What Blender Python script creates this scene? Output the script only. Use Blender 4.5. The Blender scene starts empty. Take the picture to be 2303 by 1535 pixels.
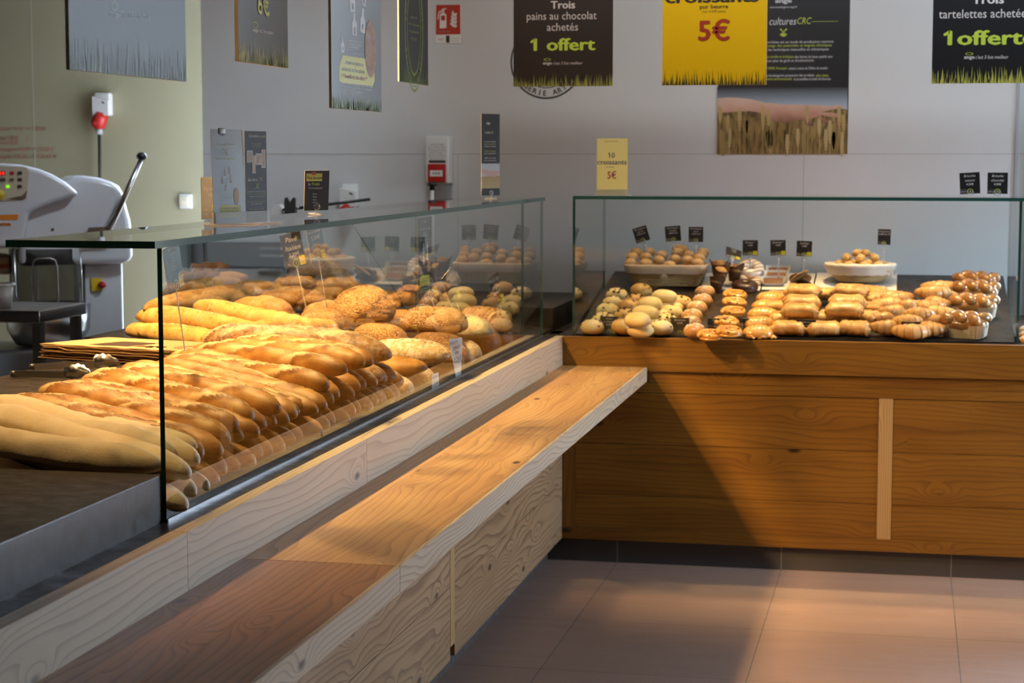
import bpy, math, random
import numpy as np
from mathutils import Vector, Matrix, Euler

S = bpy.context.scene
COL = S.collection
R = math.radians
random.seed(7)
RNG = np.random.default_rng(11)

# ---------------------------------------------------------------- camera, sky, lights, exposure
W, H, F = 2303, 1535, 4242.0
CAM = np.array([0.0, 0.0, 1.62])
_y, _p = R(11.87), R(5.625)
FW = np.array([-math.sin(_y) * math.cos(_p), math.cos(_y) * math.cos(_p), -math.sin(_p)])
RT = np.array([math.cos(_y), math.sin(_y), 0.0])
UP = np.cross(RT, FW)
cd = bpy.data.cameras.new('camera')
cam = bpy.data.objects.new('camera', cd)
COL.objects.link(cam)
cam.matrix_world = Matrix(((RT[0], UP[0], -FW[0], CAM[0]), (RT[1], UP[1], -FW[1], CAM[1]),
                           (RT[2], UP[2], -FW[2], CAM[2]), (0, 0, 0, 1)))
cd.sensor_width = 36.0
cd.lens = 36.0 * F / W
cd.clip_start = 0.05
cd.dof.use_dof = True
cd.dof.focus_distance = 4.55
cd.dof.aperture_fstop = 7.5
S.camera = cam

S.view_settings.view_transform = 'Standard'
S.view_settings.look = 'None'
S.view_settings.gamma = 1.0
S.view_settings.use_curve_mapping = False
S.view_settings.exposure = 0.0
S.cycles.max_bounces = 8
S.cycles.diffuse_bounces = 3
S.cycles.glossy_bounces = 4
S.cycles.transmission_bounces = 4
S.cycles.transparent_max_bounces = 16
S.cycles.caustics_reflective = False
S.cycles.caustics_refractive = False
S.cycles.sample_clamp_indirect = 6.0

WALL_FILL = 7.5
SKY = 42.0            # daylight through the open shop front and the side windows
LAMP = 370.0          # each ceiling spot, watts
LAMP_COL = (1.0, 0.62, 0.26)
w = bpy.data.worlds.new('daylight')
S.world = w
w.use_nodes = True
wt = w.node_tree
wt.nodes.clear()
_tc = wt.nodes.new('ShaderNodeTexCoord')
_sx = wt.nodes.new('ShaderNodeSeparateXYZ')
_rp = wt.nodes.new('ShaderNodeValToRGB')
_bg = wt.nodes.new('ShaderNodeBackground')
_wo = wt.nodes.new('ShaderNodeOutputWorld')
wt.links.new(_tc.outputs['Generated'], _sx.inputs[0])
wt.links.new(_sx.outputs['Z'], _rp.inputs[0])
_e = _rp.color_ramp.elements
_e[0].position = 0.0; _e[0].color = (0.10, 0.11, 0.10, 1)
_e[1].position = 0.03; _e[1].color = (0.55, 0.66, 0.80, 1)
_n = _e.new(0.35); _n.color = (0.76, 0.92, 1.18, 1)
wt.links.new(_rp.outputs[0], _bg.inputs['Color'])
_bg.inputs['Strength'].default_value = SKY
wt.links.new(_bg.outputs[0], _wo.inputs[0])


def spot(x, y, z, tx, ty, tz, power, size=R(96), blend=0.6, radius=0.06):
    l = bpy.data.lights.new('ceiling_spot_light', 'SPOT')
    l.energy = power
    l.color = LAMP_COL
    l.spot_size = size
    l.spot_blend = blend
    l.shadow_soft_size = radius
    o = bpy.data.objects.new('ceiling_spot_light', l)
    COL.objects.link(o)
    o.location = (x, y, z)
    o.rotation_euler = (Vector((tx, ty, tz)) - Vector((x, y, z))).to_track_quat('-Z', 'Y').to_euler()
    return o


# two rows of warm ceiling spots, one over each counter
for _x, _yy, _ty, _k in ((-2.40, 4.3, 4.9, 0.25), (-2.40, 4.9, 5.2, 0.8), (-2.40, 5.4, 5.6, 0.75), (-2.40, 5.9, 6.0, 0.6)):
    spot(_x, _yy, 2.96, _x + 0.95, _ty, 1.0, LAMP * _k, R(88), 0.6)
spot(-2.35, 6.7, 2.96, -1.72, 6.45, 1.0, LAMP * 0.55, R(44), 0.9)
spot(-2.30, 3.3, 2.96, -1.72, 3.62, 1.0, LAMP * 0.24, R(50), 0.9)
for _x, _k in ((-0.95, 0.7), (-0.30, 1.9), (0.35, 0.7)):
    spot(_x, 8.0, 2.96, _x, 7.66, 1.0, LAMP * 0.55 * _k, R(50), 1.0)


# added fill lights that brighten the back wall, warmer towards the left
for _x, _k, _c in ((-1.9, 0.30, (1.0, 0.90, 0.74)), (-0.9, 0.60, (0.88, 0.91, 0.95)), (0.3, 0.8, (0.72, 0.86, 1.0)), (1.4, 0.95, (0.70, 0.85, 1.0))):
    l = bpy.data.lights.new('wall_fill_light', 'AREA')
    l.shape = 'RECTANGLE'; l.size = 1.1; l.size_y = 0.12
    l.energy = WALL_FILL * _k; l.color = _c; l.spread = R(110)
    o = bpy.data.objects.new('wall_fill_light', l); COL.objects.link(o)
    o.location = (_x, 6.5, 3.05)
    o.rotation_euler = (Vector((_x, 8.45, 1.55)) - Vector((_x, 6.5, 3.05))).to_track_quat('-Z', 'Y').to_euler()


l = bpy.data.lights.new('mixer_fill_light', 'AREA')  # added fill light aimed at the dough mixer to brighten it
l.shape = 'RECTANGLE'; l.size = 0.6; l.size_y = 0.2; l.energy = 4.5; l.color = (0.74, 0.87, 1.0); l.spread = R(75)
o = bpy.data.objects.new('mixer_fill_light', l); COL.objects.link(o); o.location = (-1.95, 7.2, 3.0)
o.rotation_euler = (Vector((-3.35, 8.1, 1.3)) - Vector((-1.95, 7.2, 3.0))).to_track_quat('-Z', 'Y').to_euler()


# ---------------------------------------------------------------- picking real points: a ray through the photo meets a real surface
def ray(px, py):
    return FW * F + RT * (px - W / 2) + UP * (H / 2 - py)


def at_y(px, py, Y):
    d = ray(px, py); return CAM + d * ((Y - CAM[1]) / d[1])


def at_x(px, py, X):
    d = ray(px, py); return CAM + d * ((X - CAM[0]) / d[0])


def at_z(px, py, Z):
    d = ray(px, py); return CAM + d * ((Z - CAM[2]) / d[2])


def tray_left(x):       # bread tray: slopes up from the glass to the back of the counter
    return float(np.interp(-x, (1.42, 1.95), (0.912, 1.0)))


def tray_right(y):      # pastry ramp
    return float(np.interp(y, (7.40, 7.98, 8.42), (0.912, 1.02, 1.10)))


def on_left(px, py, h):
    d = ray(px, py)
    ts = np.linspace(2.5 / d[1], 8.4 / d[1], 4000)
    P = CAM[None] + d[None] * ts[:, None]
    g = P[:, 2] - (np.interp(-P[:, 0], (1.42, 1.95), (0.912, 1.0)) + h)
    i = np.argmax(g < 0)
    return P[i]


def on_right(px, py, h):
    d = ray(px, py)
    ts = np.linspace(7.3 / d[1], 8.44 / d[1], 4000)
    P = CAM[None] + d[None] * ts[:, None]
    g = P[:, 2] - (np.interp(P[:, 1], (7.40, 7.98, 8.42), (0.912, 1.02, 1.10)) + h)
    i = np.argmax(g < 0) if (g < 0).any() else len(ts) - 1
    return P[i]


# ---------------------------------------------------------------- objects
ORD = ('first', 'second', 'third', 'fourth', 'fifth', 'sixth', 'seventh', 'eighth', 'ninth', 'tenth', 'eleventh', 'twelfth',
       'thirteenth', 'fourteenth', 'fifteenth', 'sixteenth', 'seventeenth', 'eighteenth', 'nineteenth', 'twentieth',
       'twenty-first', 'twenty-second', 'twenty-third', 'twenty-fourth', 'twenty-fifth', 'twenty-sixth')


def tag(o, label=None, cat=None, group=None, kind=None):
    if label: o['label'] = label
    if cat: o['category'] = cat
    if group: o['group'] = group
    if kind: o['kind'] = kind
    return o


def link(name, me, parent=None, mats=None):
    o = bpy.data.objects.new(name, me)
    COL.objects.link(o)
    if parent is not None: o.parent = parent
    if mats:
        for m in (mats if isinstance(mats, (list, tuple)) else [mats]): me.materials.append(m)
    return o


def empty(name, loc=(0, 0, 0), rot=(0, 0, 0)):
    o = bpy.data.objects.new(name, None)
    o.empty_display_size = 0.02
    COL.objects.link(o)
    o.location = loc
    o.rotation_euler = rot
    return o


def copy_tree(o, parent=None):
    c = o.copy(); COL.objects.link(c)
    if parent is not None: c.parent = parent
    for ch in list(o.children): copy_tree(ch, c)
    return c


class MB:
    """collects shapes and links them as ONE mesh object"""
    def __init__(s): s.v, s.f, s.m, s.g, s.sm, s.at = [], [], [], [], [], {}
    def add(s, V, Fc, m=0, smooth=False, g=None):
        b = len(s.v)
        s.v += [tuple(map(float, p)) for p in V]
        s.f += [tuple(int(i) + b for i in f) for f in Fc]
        s.m += [m] * len(Fc); s.sm += [smooth] * len(Fc)
        s.g += [tuple(map(float, q)) for q in g] if g is not None else [(0, 0, 0)] * len(V)
        return s
    def box(s, a, b, m=0, grain=None, pid=0.0, rot=None, piv=None):
        x0, y0, z0 = a; x1, y1, z1 = b
        V = [(x0, y0, z0), (x1, y0, z0), (x1, y1, z0), (x0, y1, z0), (x0, y0, z1), (x1, y0, z1), (x1, y1, z1), (x0, y1, z1)]
        Fc = [(0, 3, 2, 1), (4, 5, 6, 7), (0, 1, 5, 4), (1, 2, 6, 5), (2, 3, 7, 6), (3, 0, 4, 7)]
        g = None
        if grain is not None:      # unshared corners so that every face has its own grain coordinates
            V2, F2, g = [], [], []
            for f in Fc:
                b0 = len(V2)
                for i in f:
                    p = V[i]; V2.append(p)
                    al = p[grain]; o = [p[k] for k in range(3) if k != grain]
                    g.append((al + pid * 3.7, o[0] + pid * 1.31, o[1] + pid * 0.77))
                F2.append((b0, b0 + 1, b0 + 2, b0 + 3))
            V, Fc = V2, F2
        if rot is not None:
            M = Euler(rot).to_matrix(); c = Vector(piv if piv else ((x0 + x1) / 2, (y0 + y1) / 2, (z0 + z1) / 2))
            V = [tuple(M @ (Vector(p) - c) + c) for p in V]
        return s.add(V, Fc, m, False, g)
    def bbox(s, a, b, r=0.004, m=0, n=2):
        """box with rounded edges"""
        A = np.minimum(a, b).astype(float); B = np.maximum(a, b).astype(float)
        r = min(r, (B - A).min() / 2 * 0.98)
        k = n + 1
        lin = np.concatenate([np.linspace(-1, -0.5, k), np.linspace(0.5, 1, k)])
        C = (A + B) / 2; Hh = (B - A) / 2
        V, Fc, idx = [], [], {}
        def vid(p):
            key = tuple(np.round(p, 6))
            if key not in idx:
                idx[key] = len(V)
                q = np.array(p)
                core = np.sign(q) * (Hh - r)
                d = np.where(np.abs(q) > 0.5 - 1e-9, (np.abs(q) - 0.5) * 2, 0) * np.sign(q)
                if np.linalg.norm(d) > 0: d = d / np.linalg.norm(d)
                V.append(tuple(C + core + d * r))
            return idx[key]
        L = len(lin)
        for ax in range(3):
            o = [k2 for k2 in range(3) if k2 != ax]
            for sg in (-1, 1):
                for i in range(L - 1):
                    for j in range(L - 1):
                        q = []
                        for (ii, jj) in ((i, j), (i + 1, j), (i + 1, j + 1), (i, j + 1)):
                            p = [0, 0, 0]; p[ax] = sg; p[o[0]] = lin[ii]; p[o[1]] = lin[jj]
                            q.append(vid(p))
                        flip = (sg > 0) == (ax == 1)
                        Fc.append(tuple(q[::-1] if flip else q))
        return s.add(V, Fc, m, True)
    def tube(s, pts, r, n=10, m=0, closed=False, caps=True):
        P = [Vector(p) for p in pts]; N = len(P)
        rr = r if isinstance(r, (list, tuple, np.ndarray)) else [r] * N
        V, Fc = [], []
        ref = None
        for i in range(N):
            a = P[(i - 1) % N] if (closed or i > 0) else P[i]; b = P[(i + 1) % N] if (closed or i < N - 1) else P[i]
            d = (b - a).normalized()
            if ref is None:
                ref = Vector((0, 0, 1)) if abs(d.z) < 0.9 else Vector((1, 0, 0))
            u = d.cross(ref).normalized(); ref = u.cross(d).normalized()
            for k in range(n):
                t = 2 * math.pi * k / n
                V.append(P[i] + (u * math.cos(t) + ref * math.sin(t)) * rr[i])
        for i in range(N if closed else N - 1):
            j = (i + 1) % N
            for k in range(n): Fc.append((i * n + k, i * n + (k + 1) % n, j * n + (k + 1) % n, j * n + k))
        if caps and not closed:
            Fc.append(tuple(range(n))[::-1]); Fc.append(tuple(range((N - 1) * n, N * n)))
        return s.add(V, Fc, m, True)
    def lathe(s, prof, n=24, c=(0, 0, 0), m=0, sx=1.0, sy=1.0):
        V, Fc = [], []
        for (r, z) in prof:
            for k in range(n):
                t = 2 * math.pi * k / n
                V.append((c[0] + r * math.cos(t) * sx, c[1] + r * math.sin(t) * sy, c[2] + z))
        for i in range(len(prof) - 1):
            for k in range(n): Fc.append((i * n + k, i * n + (k + 1) % n, (i + 1) * n + (k + 1) % n, (i + 1) * n + k))
        return s.add(V, Fc, m, True)
    def ball(s, c, r, n=10, m=0):
        r = (r, r, r) if not isinstance(r, (tuple, list)) else r
        V, Fc = [(c[0], c[1], c[2] - r[2])], []
        k2 = max(4, n // 2)
        for i in range(1, k2):
            a = -math.pi / 2 + math.pi * i / k2
            for k in range(n):
                t = 2 * math.pi * k / n
                V.append((c[0] + r[0] * math.cos(a) * math.cos(t), c[1] + r[1] * math.cos(a) * math.sin(t), c[2] + r[2] * math.sin(a)))
        V.append((c[0], c[1], c[2] + r[2])); T = len(V) - 1
        for k in range(n): Fc.append((0, 1 + (k + 1) % n, 1 + k))
        for i in range(k2 - 2):
            for k in range(n): Fc.append((1 + i * n + k, 1 + i * n + (k + 1) % n, 1 + (i + 1) * n + (k + 1) % n, 1 + (i + 1) * n + k))
        for k in range(n): Fc.append((1 + (k2 - 2) * n + k, 1 + (k2 - 2) * n + (k + 1) % n, T))
        return s.add(V, Fc, m, True)
    def prism(s, poly, y0, y1, m=0, plane='xz', smooth=False):
        """extrude a polygon given in a plane; 'xz' extrudes along y, 'xy' along z, 'yz' along x"""
        n = len(poly)
        def P(a, b, h): return {'xz': (a, h, b), 'xy': (a, b, h), 'yz': (h, a, b)}[plane]
        V = [P(a, b, y0) for a, b in poly] + [P(a, b, y1) for a, b in poly]
        Fc = [tuple(range(n)), tuple(range(n, 2 * n))[::-1]] + [(i, n + i, n + (i + 1) % n, (i + 1) % n) for i in range(n)]
        area = sum(poly[i][0] * poly[(i + 1) % n][1] - poly[(i + 1) % n][0] * poly[i][1] for i in range(n))
        flip = (area > 0)
        if plane == 'xz': flip = not flip
        if (y1 < y0): flip = not flip
        if flip: Fc = [f[::-1] for f in Fc]
        return s.add(V, Fc, m, smooth)
    def flat(s, poly, h, m=0):
        """a polygon of print in the local xy plane at height h"""
        return s.add([(a, b, h) for a, b in poly], [tuple(range(len(poly)))], m)
    def build(s, name, mats, parent=None):
        me = bpy.data.meshes.new(name)
        me.from_pydata(s.v, [], s.f)
        me.polygons.foreach_set('material_index', s.m)
        me.polygons.foreach_set('use_smooth', s.sm)
        if any(any(q) for q in s.g):
            a = me.attributes.new('grain', 'FLOAT_VECTOR', 'POINT')
            a.data.foreach_set('vector', np.array(s.g, dtype=np.float32).ravel())
        me.update()
        return link(name, me, parent, mats)


# ---------------------------------------------------------------- materials (all procedural)
class NT:
    def __init__(s, name):
        s.mat = bpy.data.materials.new(name); s.mat.use_nodes = True
        s.t = s.mat.node_tree; s.t.nodes.clear()
    def n(s, typ, ins=None, **kw):
        nd = s.t.nodes.new('ShaderNode' + typ)
        for k, v in kw.items(): setattr(nd, k, v)
        for k, v in (ins or {}).items():
            sock = nd.inputs[k]
            if isinstance(v, bpy.types.NodeSocket): s.t.links.new(v, sock)
            else: sock.default_value = v
        return nd
    def math(s, op, a, b=None, clamp=False):
        nd = s.n('Math', {0: a} if b is None else {0: a, 1: b}, operation=op); nd.use_clamp = clamp
        return nd.outputs[0]
    def vmath(s, op, a, b): return s.n('VectorMath', {0: a, 1: b}, operation=op).outputs[0]
    def mix(s, f, a, b):
        nd = s.t.nodes.new('ShaderNodeMix'); nd.data_type = 'RGBA'
        for k, v in ((0, f), (6, a), (7, b)):
            if isinstance(v, bpy.types.NodeSocket): s.t.links.new(v, nd.inputs[k])
            else: nd.inputs[k].default_value = c4(v) if k else v
        return nd.outputs[2]
    def ramp(s, f, stops):
        nd = s.n('ValToRGB', {0: f}); e = nd.color_ramp.elements
        while len(e) < len(stops): e.new(0.5)
        for i, (p, c) in enumerate(stops): e[i].position = p; e[i].color = c4(c)
        return nd.outputs[0]
    def step(s, f, a, b):
        return s.n('MapRange', {0: f, 1: a, 2: b, 3: 0.0, 4: 1.0}, interpolation_type='SMOOTHSTEP').outputs[0]
    def noise(s, v, scale, detail=3.0, rough=0.55, dist=0.0):
        return s.n('TexNoise', {'Vector': v, 'Scale': scale, 'Detail': detail, 'Roughness': rough, 'Distortion': dist})
    def attr(s, name): return s.n('Attribute', attribute_name=name)
    def out(s, col, rough=0.5, metal=0.0, bump=None, bstr=0.3, bdist=0.002, spec=0.5, coat=0.0, **kw):
        ins = {'Base Color': c4(col) if isinstance(col, (tuple, list)) else col, 'Roughness': rough, 'Metallic': metal,
               'Specular IOR Level': spec, 'Coat Weight': coat, 'Coat Roughness': 0.08}
        ins.update(kw)
        if bump is not None:
            ins['Normal'] = s.n('Bump', {'Height': bump, 'Strength': bstr, 'Distance': bdist}).outputs[0]
        p = s.n('BsdfPrincipled', ins)
        s.n('OutputMaterial', {0: p.outputs[0]})
        return s.mat


def c4(c): return (c[0], c[1], c[2], 1.0) if len(c) == 3 else tuple(c)


def plain(name, col, rough=0.5, metal=0.0, **kw):
    return NT(name).out(col, rough, metal, **kw)


_pc = {}
def ink(col):
    """printed colour, shared"""
    k = tuple(round(x, 3) for x in col)
    if k not in _pc: _pc[k] = plain('printed_ink', col, 0.45)
    return _pc[k]


def wood(name, light, mid, dark, across=22.0, wob=2.2, rough=0.42, knots=0.55, tint=0.25, lc=0.62, lw=0.86):
    t = NT(name)
    g = t.attr('grain').outputs['Vector']
    gs = t.vmath('MULTIPLY', g, (1.0, 5.5, 5.5))
    kn = t.n('TexVoronoi', {'Vector': t.vmath('MULTIPLY', g, (3.6, 8.5, 8.5)), 'Scale': 1.0, 'Randomness': 1.0}, feature='F1')
    kd = kn.outputs['Distance']
    pick = t.math('GREATER_THAN', t.n('SeparateColor', {0: kn.outputs['Color']}).outputs[0], 1.0 - knots)
    near = t.math('MULTIPLY', t.math('POWER', 2.718, t.math('MULTIPLY', t.math('MULTIPLY', kd, kd), -16.0)), pick)
    big = t.noise(gs, 1.15, 2.0, 0.45).outputs[0]
    sep = t.n('SeparateXYZ', {0: g})
    acr = t.math('ADD', sep.outputs[1], sep.outputs[2])
    h = t.math('ADD', t.math('MULTIPLY', acr, across), t.math('MULTIPLY', big, wob * 4.0))
    h = t.math('ADD', h, t.math('MULTIPLY', near, 2.4))
    fine = t.noise(t.vmath('MULTIPLY', g, (6.0, 240.0, 240.0)), 1.0, 2.0).outputs[0]
    saw = t.math('FRACT', t.math('MULTIPLY', h, 1.6))
    line = t.ramp(saw, ((0.0, (0.03,) * 3), (lw - 0.30, (0.16,) * 3), (lw, (0.85,) * 3), (0.97, (1, 1, 1)), (1.0, (0.05,) * 3)))
    blot = t.noise(t.vmath('MULTIPLY', g, (1.4, 9.0, 9.0)), 1.0, 3.0).outputs[0]
    base = t.mix(t.math('MULTIPLY', t.step(blot, 0.35, 0.7), tint * 2), light, mid)
    base = t.mix(t.math('MULTIPLY', t.n('SeparateColor', {0: line}).outputs[0], lc), base, dark)
    base = t.mix(t.math('MULTIPLY', t.step(fine, 0.5, 0.75), 0.25), base, mid)
    kmask = t.math('MULTIPLY', t.step(kd, 0.125, 0.05), pick)
    base = t.mix(t.math('MULTIPLY', kmask, 0.9), base, (dark[0] * 0.22, dark[1] * 0.2, dark[2] * 0.2))
    return t.out(base, rough, bump=t.math('ADD', fine, t.n('SeparateColor', {0: line}).outputs[0]), bstr=0.12, bdist=0.0015)


def laminate(name, c1, c2, rough=0.32):
    t = NT(name)
    o = t.n('TexCoord').outputs['Object']
    a = t.noise(o, 7.0, 6.0, 0.65, 0.6).outputs[0]
    b = t.noise(t.vmath('MULTIPLY', o, (9.0, 14.0, 14.0)), 2.0, 5.0, 0.7).outputs[0]
    c = t.noise(o, 160.0, 2.0).outputs[0]
    f = t.math('ADD', t.math('MULTIPLY', a, 0.6), t.math('MULTIPLY', b, 0.4))
    col = t.mix(t.step(f, 0.35, 0.68), c1, c2)
    col = t.mix(t.math('MULTIPLY', t.step(c, 0.55, 0.8), 0.35), col, (c1[0] * 0.5, c1[1] * 0.5, c1[2] * 0.5))
    r = t.n('MapRange', {0: b, 1: 0.3, 2: 0.75, 3: rough - 0.1, 4: rough + 0.16}).outputs[0]
    return t.out(col, r, bump=f, bstr=0.08, bdist=0.001, spec=0.28)


def crust(name, c1, c2, cut, ear, scale=1.0, flour=0.0, bump=0.35, rough=0.5, coat=0.0, speck=None, crack=0.0, sp=0.0):
    t = NT(name)
    o = t.n('TexCoord').outputs['Object']
    rnd = t.n('ObjectInfo').outputs['Random']
    v = t.vmath('ADD', o, t.n('CombineXYZ', {0: t.math('MULTIPLY', rnd, 37.0), 1: t.math('MULTIPLY', rnd, 17.0), 2: rnd}).outputs[0])
    n1 = t.noise(v, 16.0 / scale, 5.0, 0.6, 0.4).outputs[0]
    n2 = t.noise(v, 75.0 / scale, 5.0, 0.65).outputs[0]
    n3 = t.noise(v, 420.0 / scale, 2.0).outputs[0]
    dark = (c2[0] * 0.42, c2[1] * 0.34, c2[2] * 0.3)
    col = t.mix(t.step(n1, 0.33, 0.67), c1, c2)
    col = t.mix(t.math('MULTIPLY', t.step(n2, 0.52, 0.72), 0.3), col, c2)
    col = t.mix(t.math('MULTIPLY', t.attr('end').outputs['Fac'], t.n('MapRange', {0: n1, 1: 0.3, 2: 0.7, 3: 0.35, 4: 0.95}).outputs[0]), col, dark)
    ct = t.math('MULTIPLY', t.attr('cut').outputs['Fac'], t.n('MapRange', {0: n2, 1: 0.3, 2: 0.6, 3: 0.55, 4: 1.0}).outputs[0], True)
    col = t.mix(ct, col, cut)
    col = t.mix(t.attr('ear').outputs['Fac'], col, ear)
    hgt = t.math('ADD', t.math('MULTIPLY', n2, 0.7), t.math('MULTIPLY', n3, 0.25))
    if crack:
        vo = t.n('TexVoronoi', {'Vector': t.n('VectorMath', {0: v, 1: t.noise(v, 30.0, 3.0).outputs[1]}, operation='ADD').outputs[0], 'Scale': 9.0},
                 feature='DISTANCE_TO_EDGE').outputs['Distance']
        e = t.step(vo, 0.0, 0.07)
        col = t.mix(t.math('MULTIPLY', t.math('SUBTRACT', 1.0, e), crack), col, (c2[0] * 0.35, c2[1] * 0.3, c2[2] * 0.25))
        hgt = t.math('ADD', hgt, t.math('MULTIPLY', e, 1.2))
    if flour:
        fl = t.math('MULTIPLY', t.step(t.math('ADD', n2, t.math('MULTIPLY', n1, 0.4)), 0.62, 0.82), flour)
        col = t.mix(fl, col, (0.82, 0.76, 0.66))
    if speck:
        vs = t.n('TexVoronoi', {'Vector': v, 'Scale': speck[1], 'Randomness': 1.0}, feature='F1')
        m = t.math('MULTIPLY', t.step(vs.outputs['Distance'], 0.42, 0.25), t.math('GREATER_THAN', t.n('SeparateColor', {0: vs.outputs['Color']}).outputs[0], speck[2]))
        col = t.mix(m, col, speck[0])
        hgt = t.math('ADD', hgt, t.math('MULTIPLY', m, 0.7))
    hs = t.n('HueSaturation', {'Color': col, 'Value': t.n('MapRange', {0: rnd, 1: 0.0, 2: 1.0, 3: 0.86, 4: 1.12}).outputs[0], 'Hue': 0.5, 'Saturation': 1.0, 'Fac': 1.0}).outputs[0]
    return t.out(hs, rough, bump=hgt, bstr=bump, bdist=0.004 * scale, coat=coat, spec=0.35)


def seeded(name, base, s1, s2, s3):
    t = NT(name)
    o = t.n('TexCoord').outputs['Object']
    rnd = t.n('ObjectInfo').outputs['Random']
    v = t.vmath('ADD', o, t.n('CombineXYZ', {0: t.math('MULTIPLY', rnd, 9.0), 1: rnd, 2: rnd}).outputs[0])
    vo = t.n('TexVoronoi', {'Vector': v, 'Scale': 170.0, 'Randomness': 1.0}, feature='F1')
    r = t.n('SeparateColor', {0: vo.outputs['Color']}).outputs[0]
    top = t.step(t.math('ADD', t.attr('top').outputs['Fac'], t.math('MULTIPLY', t.noise(v, 40.0, 4.0).outputs[0], 0.35)), 0.42, 0.72)
    sc = t.ramp(r, ((0.0, s1), (0.45, s2), (0.8, s3), (1.0, s1)))
    col = t.mix(t.math('MULTIPLY', top, t.step(vo.outputs['Distance'], 0.6, 0.35)), base, sc)
    return t.out(col, 0.5, bump=t.math('MULTIPLY', t.math('SUBTRACT', 1.0, vo.outputs['Distance']), top), bstr=0.9, bdist=0.004)


def glass_mat():
    t = NT('clear_glass')
    fr = t.n('Fresnel', {'IOR': 1.5}).outputs[0]
    two = t.math('DIVIDE', t.math('MULTIPLY', fr, 2.0), t.math('ADD', fr, 1.0), True)
    front = t.math('SUBTRACT', 1.0, t.n('NewGeometry').outputs['Backfacing'])
    f = t.math('MULTIPLY', two, front, True)
    a = t.n('BsdfTransparent', {'Color': (0.955, 0.985, 0.975, 1)})
    b = t.n('BsdfGlossy', {'Color': (1, 1, 1, 1), 'Roughness': 0.0})
    mx = t.n('MixShader', {0: f, 1: a.outputs[0], 2: b.outputs[0]})
    t.n('OutputMaterial', {0: mx.outputs[0]})
    return t.mat


def clear_plastic():
    t = NT('clear_plastic')
    fr = t.n('LayerWeight', {'Blend': 0.35}).outputs['Facing']
    f = t.n('MapRange', {0: fr, 1: 0.0, 2: 1.0, 3: 0.12, 4: 0.7}).outputs[0]
    a = t.n('BsdfTransparent', {'Color': (0.9, 0.92, 0.95, 1)})
    b = t.n('BsdfPrincipled', {'Base Color': (0.75, 0.78, 0.85, 1), 'Roughness': 0.12})
    mx = t.n('MixShader', {0: f, 1: a.outputs[0], 2: b.outputs[0]})
    t.n('OutputMaterial', {0: mx.outputs[0]})
    return t.mat


def tile(name, c1, c2, grout, sx, sy, ox=0.0, oy=0.0, axes=(0, 1), g=0.004):
    t = NT(name)
    o = t.n('TexCoord').outputs['Object']
    sp = t.n('SeparateXYZ', {0: o})
    def dist(sock, size, off):
        fr = t.math('FRACT', t.math('DIVIDE', t.math('SUBTRACT', sock, off - 50 * size), size))
        return t.math('MULTIPLY', t.math('MINIMUM', fr, t.math('SUBTRACT', 1.0, fr)), size), t.math('FLOOR', t.math('DIVIDE', t.math('SUBTRACT', sock, off - 50 * size), size))
    dx, ix = dist(sp.outputs[axes[0]], sx, ox)
    dy, iy = dist(sp.outputs[axes[1]], sy, oy)
    m = t.math('LESS_THAN', t.math('MINIMUM', dx, dy), g / 2)
    wn = t.n('TexWhiteNoise', {'Vector': t.n('CombineXYZ', {0: ix, 1: iy, 2: 0.0}).outputs[0]}, noise_dimensions='3D').outputs[0]
    n = t.noise(t.vmath('MULTIPLY', o, (2.0, 9.0, 9.0)), 2.0, 5.0, 0.6).outputs[0]
    n2 = t.noise(o, 90.0, 3.0).outputs[0]
    col = t.mix(t.math('ADD', t.math('MULTIPLY', n, 0.7), t.math('MULTIPLY', wn, 0.3)), c1, c2)
    col = t.mix(m, col, grout)
    return t.out(col, t.n('MapRange', {0: n, 1: 0.3, 2: 0.7, 3: 0.42, 4: 0.6}).outputs[0], bump=t.math('SUBTRACT', t.math('MULTIPLY', n2, 0.3), m), bstr=0.25, bdist=0.001)


def wicker_mat():
    t = NT('wicker')
    o = t.n('TexCoord').outputs['Object']
    n = t.noise(o, 120.0, 3.0).outputs[0]
    return t.out(t.mix(n, (0.66, 0.50, 0.25), (0.42, 0.29, 0.12)), 0.6, bump=n, bstr=0.3, bdist=0.001)


def wall_paint(name, c):
    t = NT(name)
    o = t.n('TexCoord').outputs['Object']
    n = t.noise(o, 3.0, 4.0).outputs[0]
    n2 = t.noise(o, 300.0, 2.0).outputs[0]
    return t.out(t.mix(n, c, (c[0] * 0.93, c[1] * 0.93, c[2] * 0.92)), 0.45, bump=n2, bstr=0.05, bdist=0.0005)


M = {}
M['fascia_wood'] = wood('fascia_pine', (0.62, 0.50, 0.345), (0.55, 0.42, 0.27), (0.26, 0.15, 0.08), across=30, wob=1.1, lc=0.50, lw=0.90)
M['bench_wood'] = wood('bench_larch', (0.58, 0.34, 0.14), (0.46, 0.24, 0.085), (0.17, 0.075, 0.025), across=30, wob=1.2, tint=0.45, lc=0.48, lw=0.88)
M['panel_wood'] = wood('panel_pine', (0.28, 0.125, 0.012), (0.20, 0.080, 0.006), (0.070, 0.024, 0.003), across=28, wob=0.9, tint=0.45, lc=0.42, lw=0.88)
M['front_wood'] = wood('front_larch', (0.44, 0.29, 0.155), (0.34, 0.205, 0.10), (0.085, 0.040, 0.018), across=26, wob=1.5, tint=0.4)
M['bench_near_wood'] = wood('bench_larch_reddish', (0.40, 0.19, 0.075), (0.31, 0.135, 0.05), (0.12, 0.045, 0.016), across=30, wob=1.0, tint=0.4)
M['stile_wood'] = wood('stile_pine', (0.55, 0.36, 0.15), (0.47, 0.30, 0.12), (0.26, 0.14, 0.05), across=70, wob=0.2, knots=0.03)
M['edge_wood'] = wood('bench_edge_pine', (0.62, 0.50, 0.34), (0.52, 0.40, 0.25), (0.28, 0.17, 0.09), across=40, wob=2.2)
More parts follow.
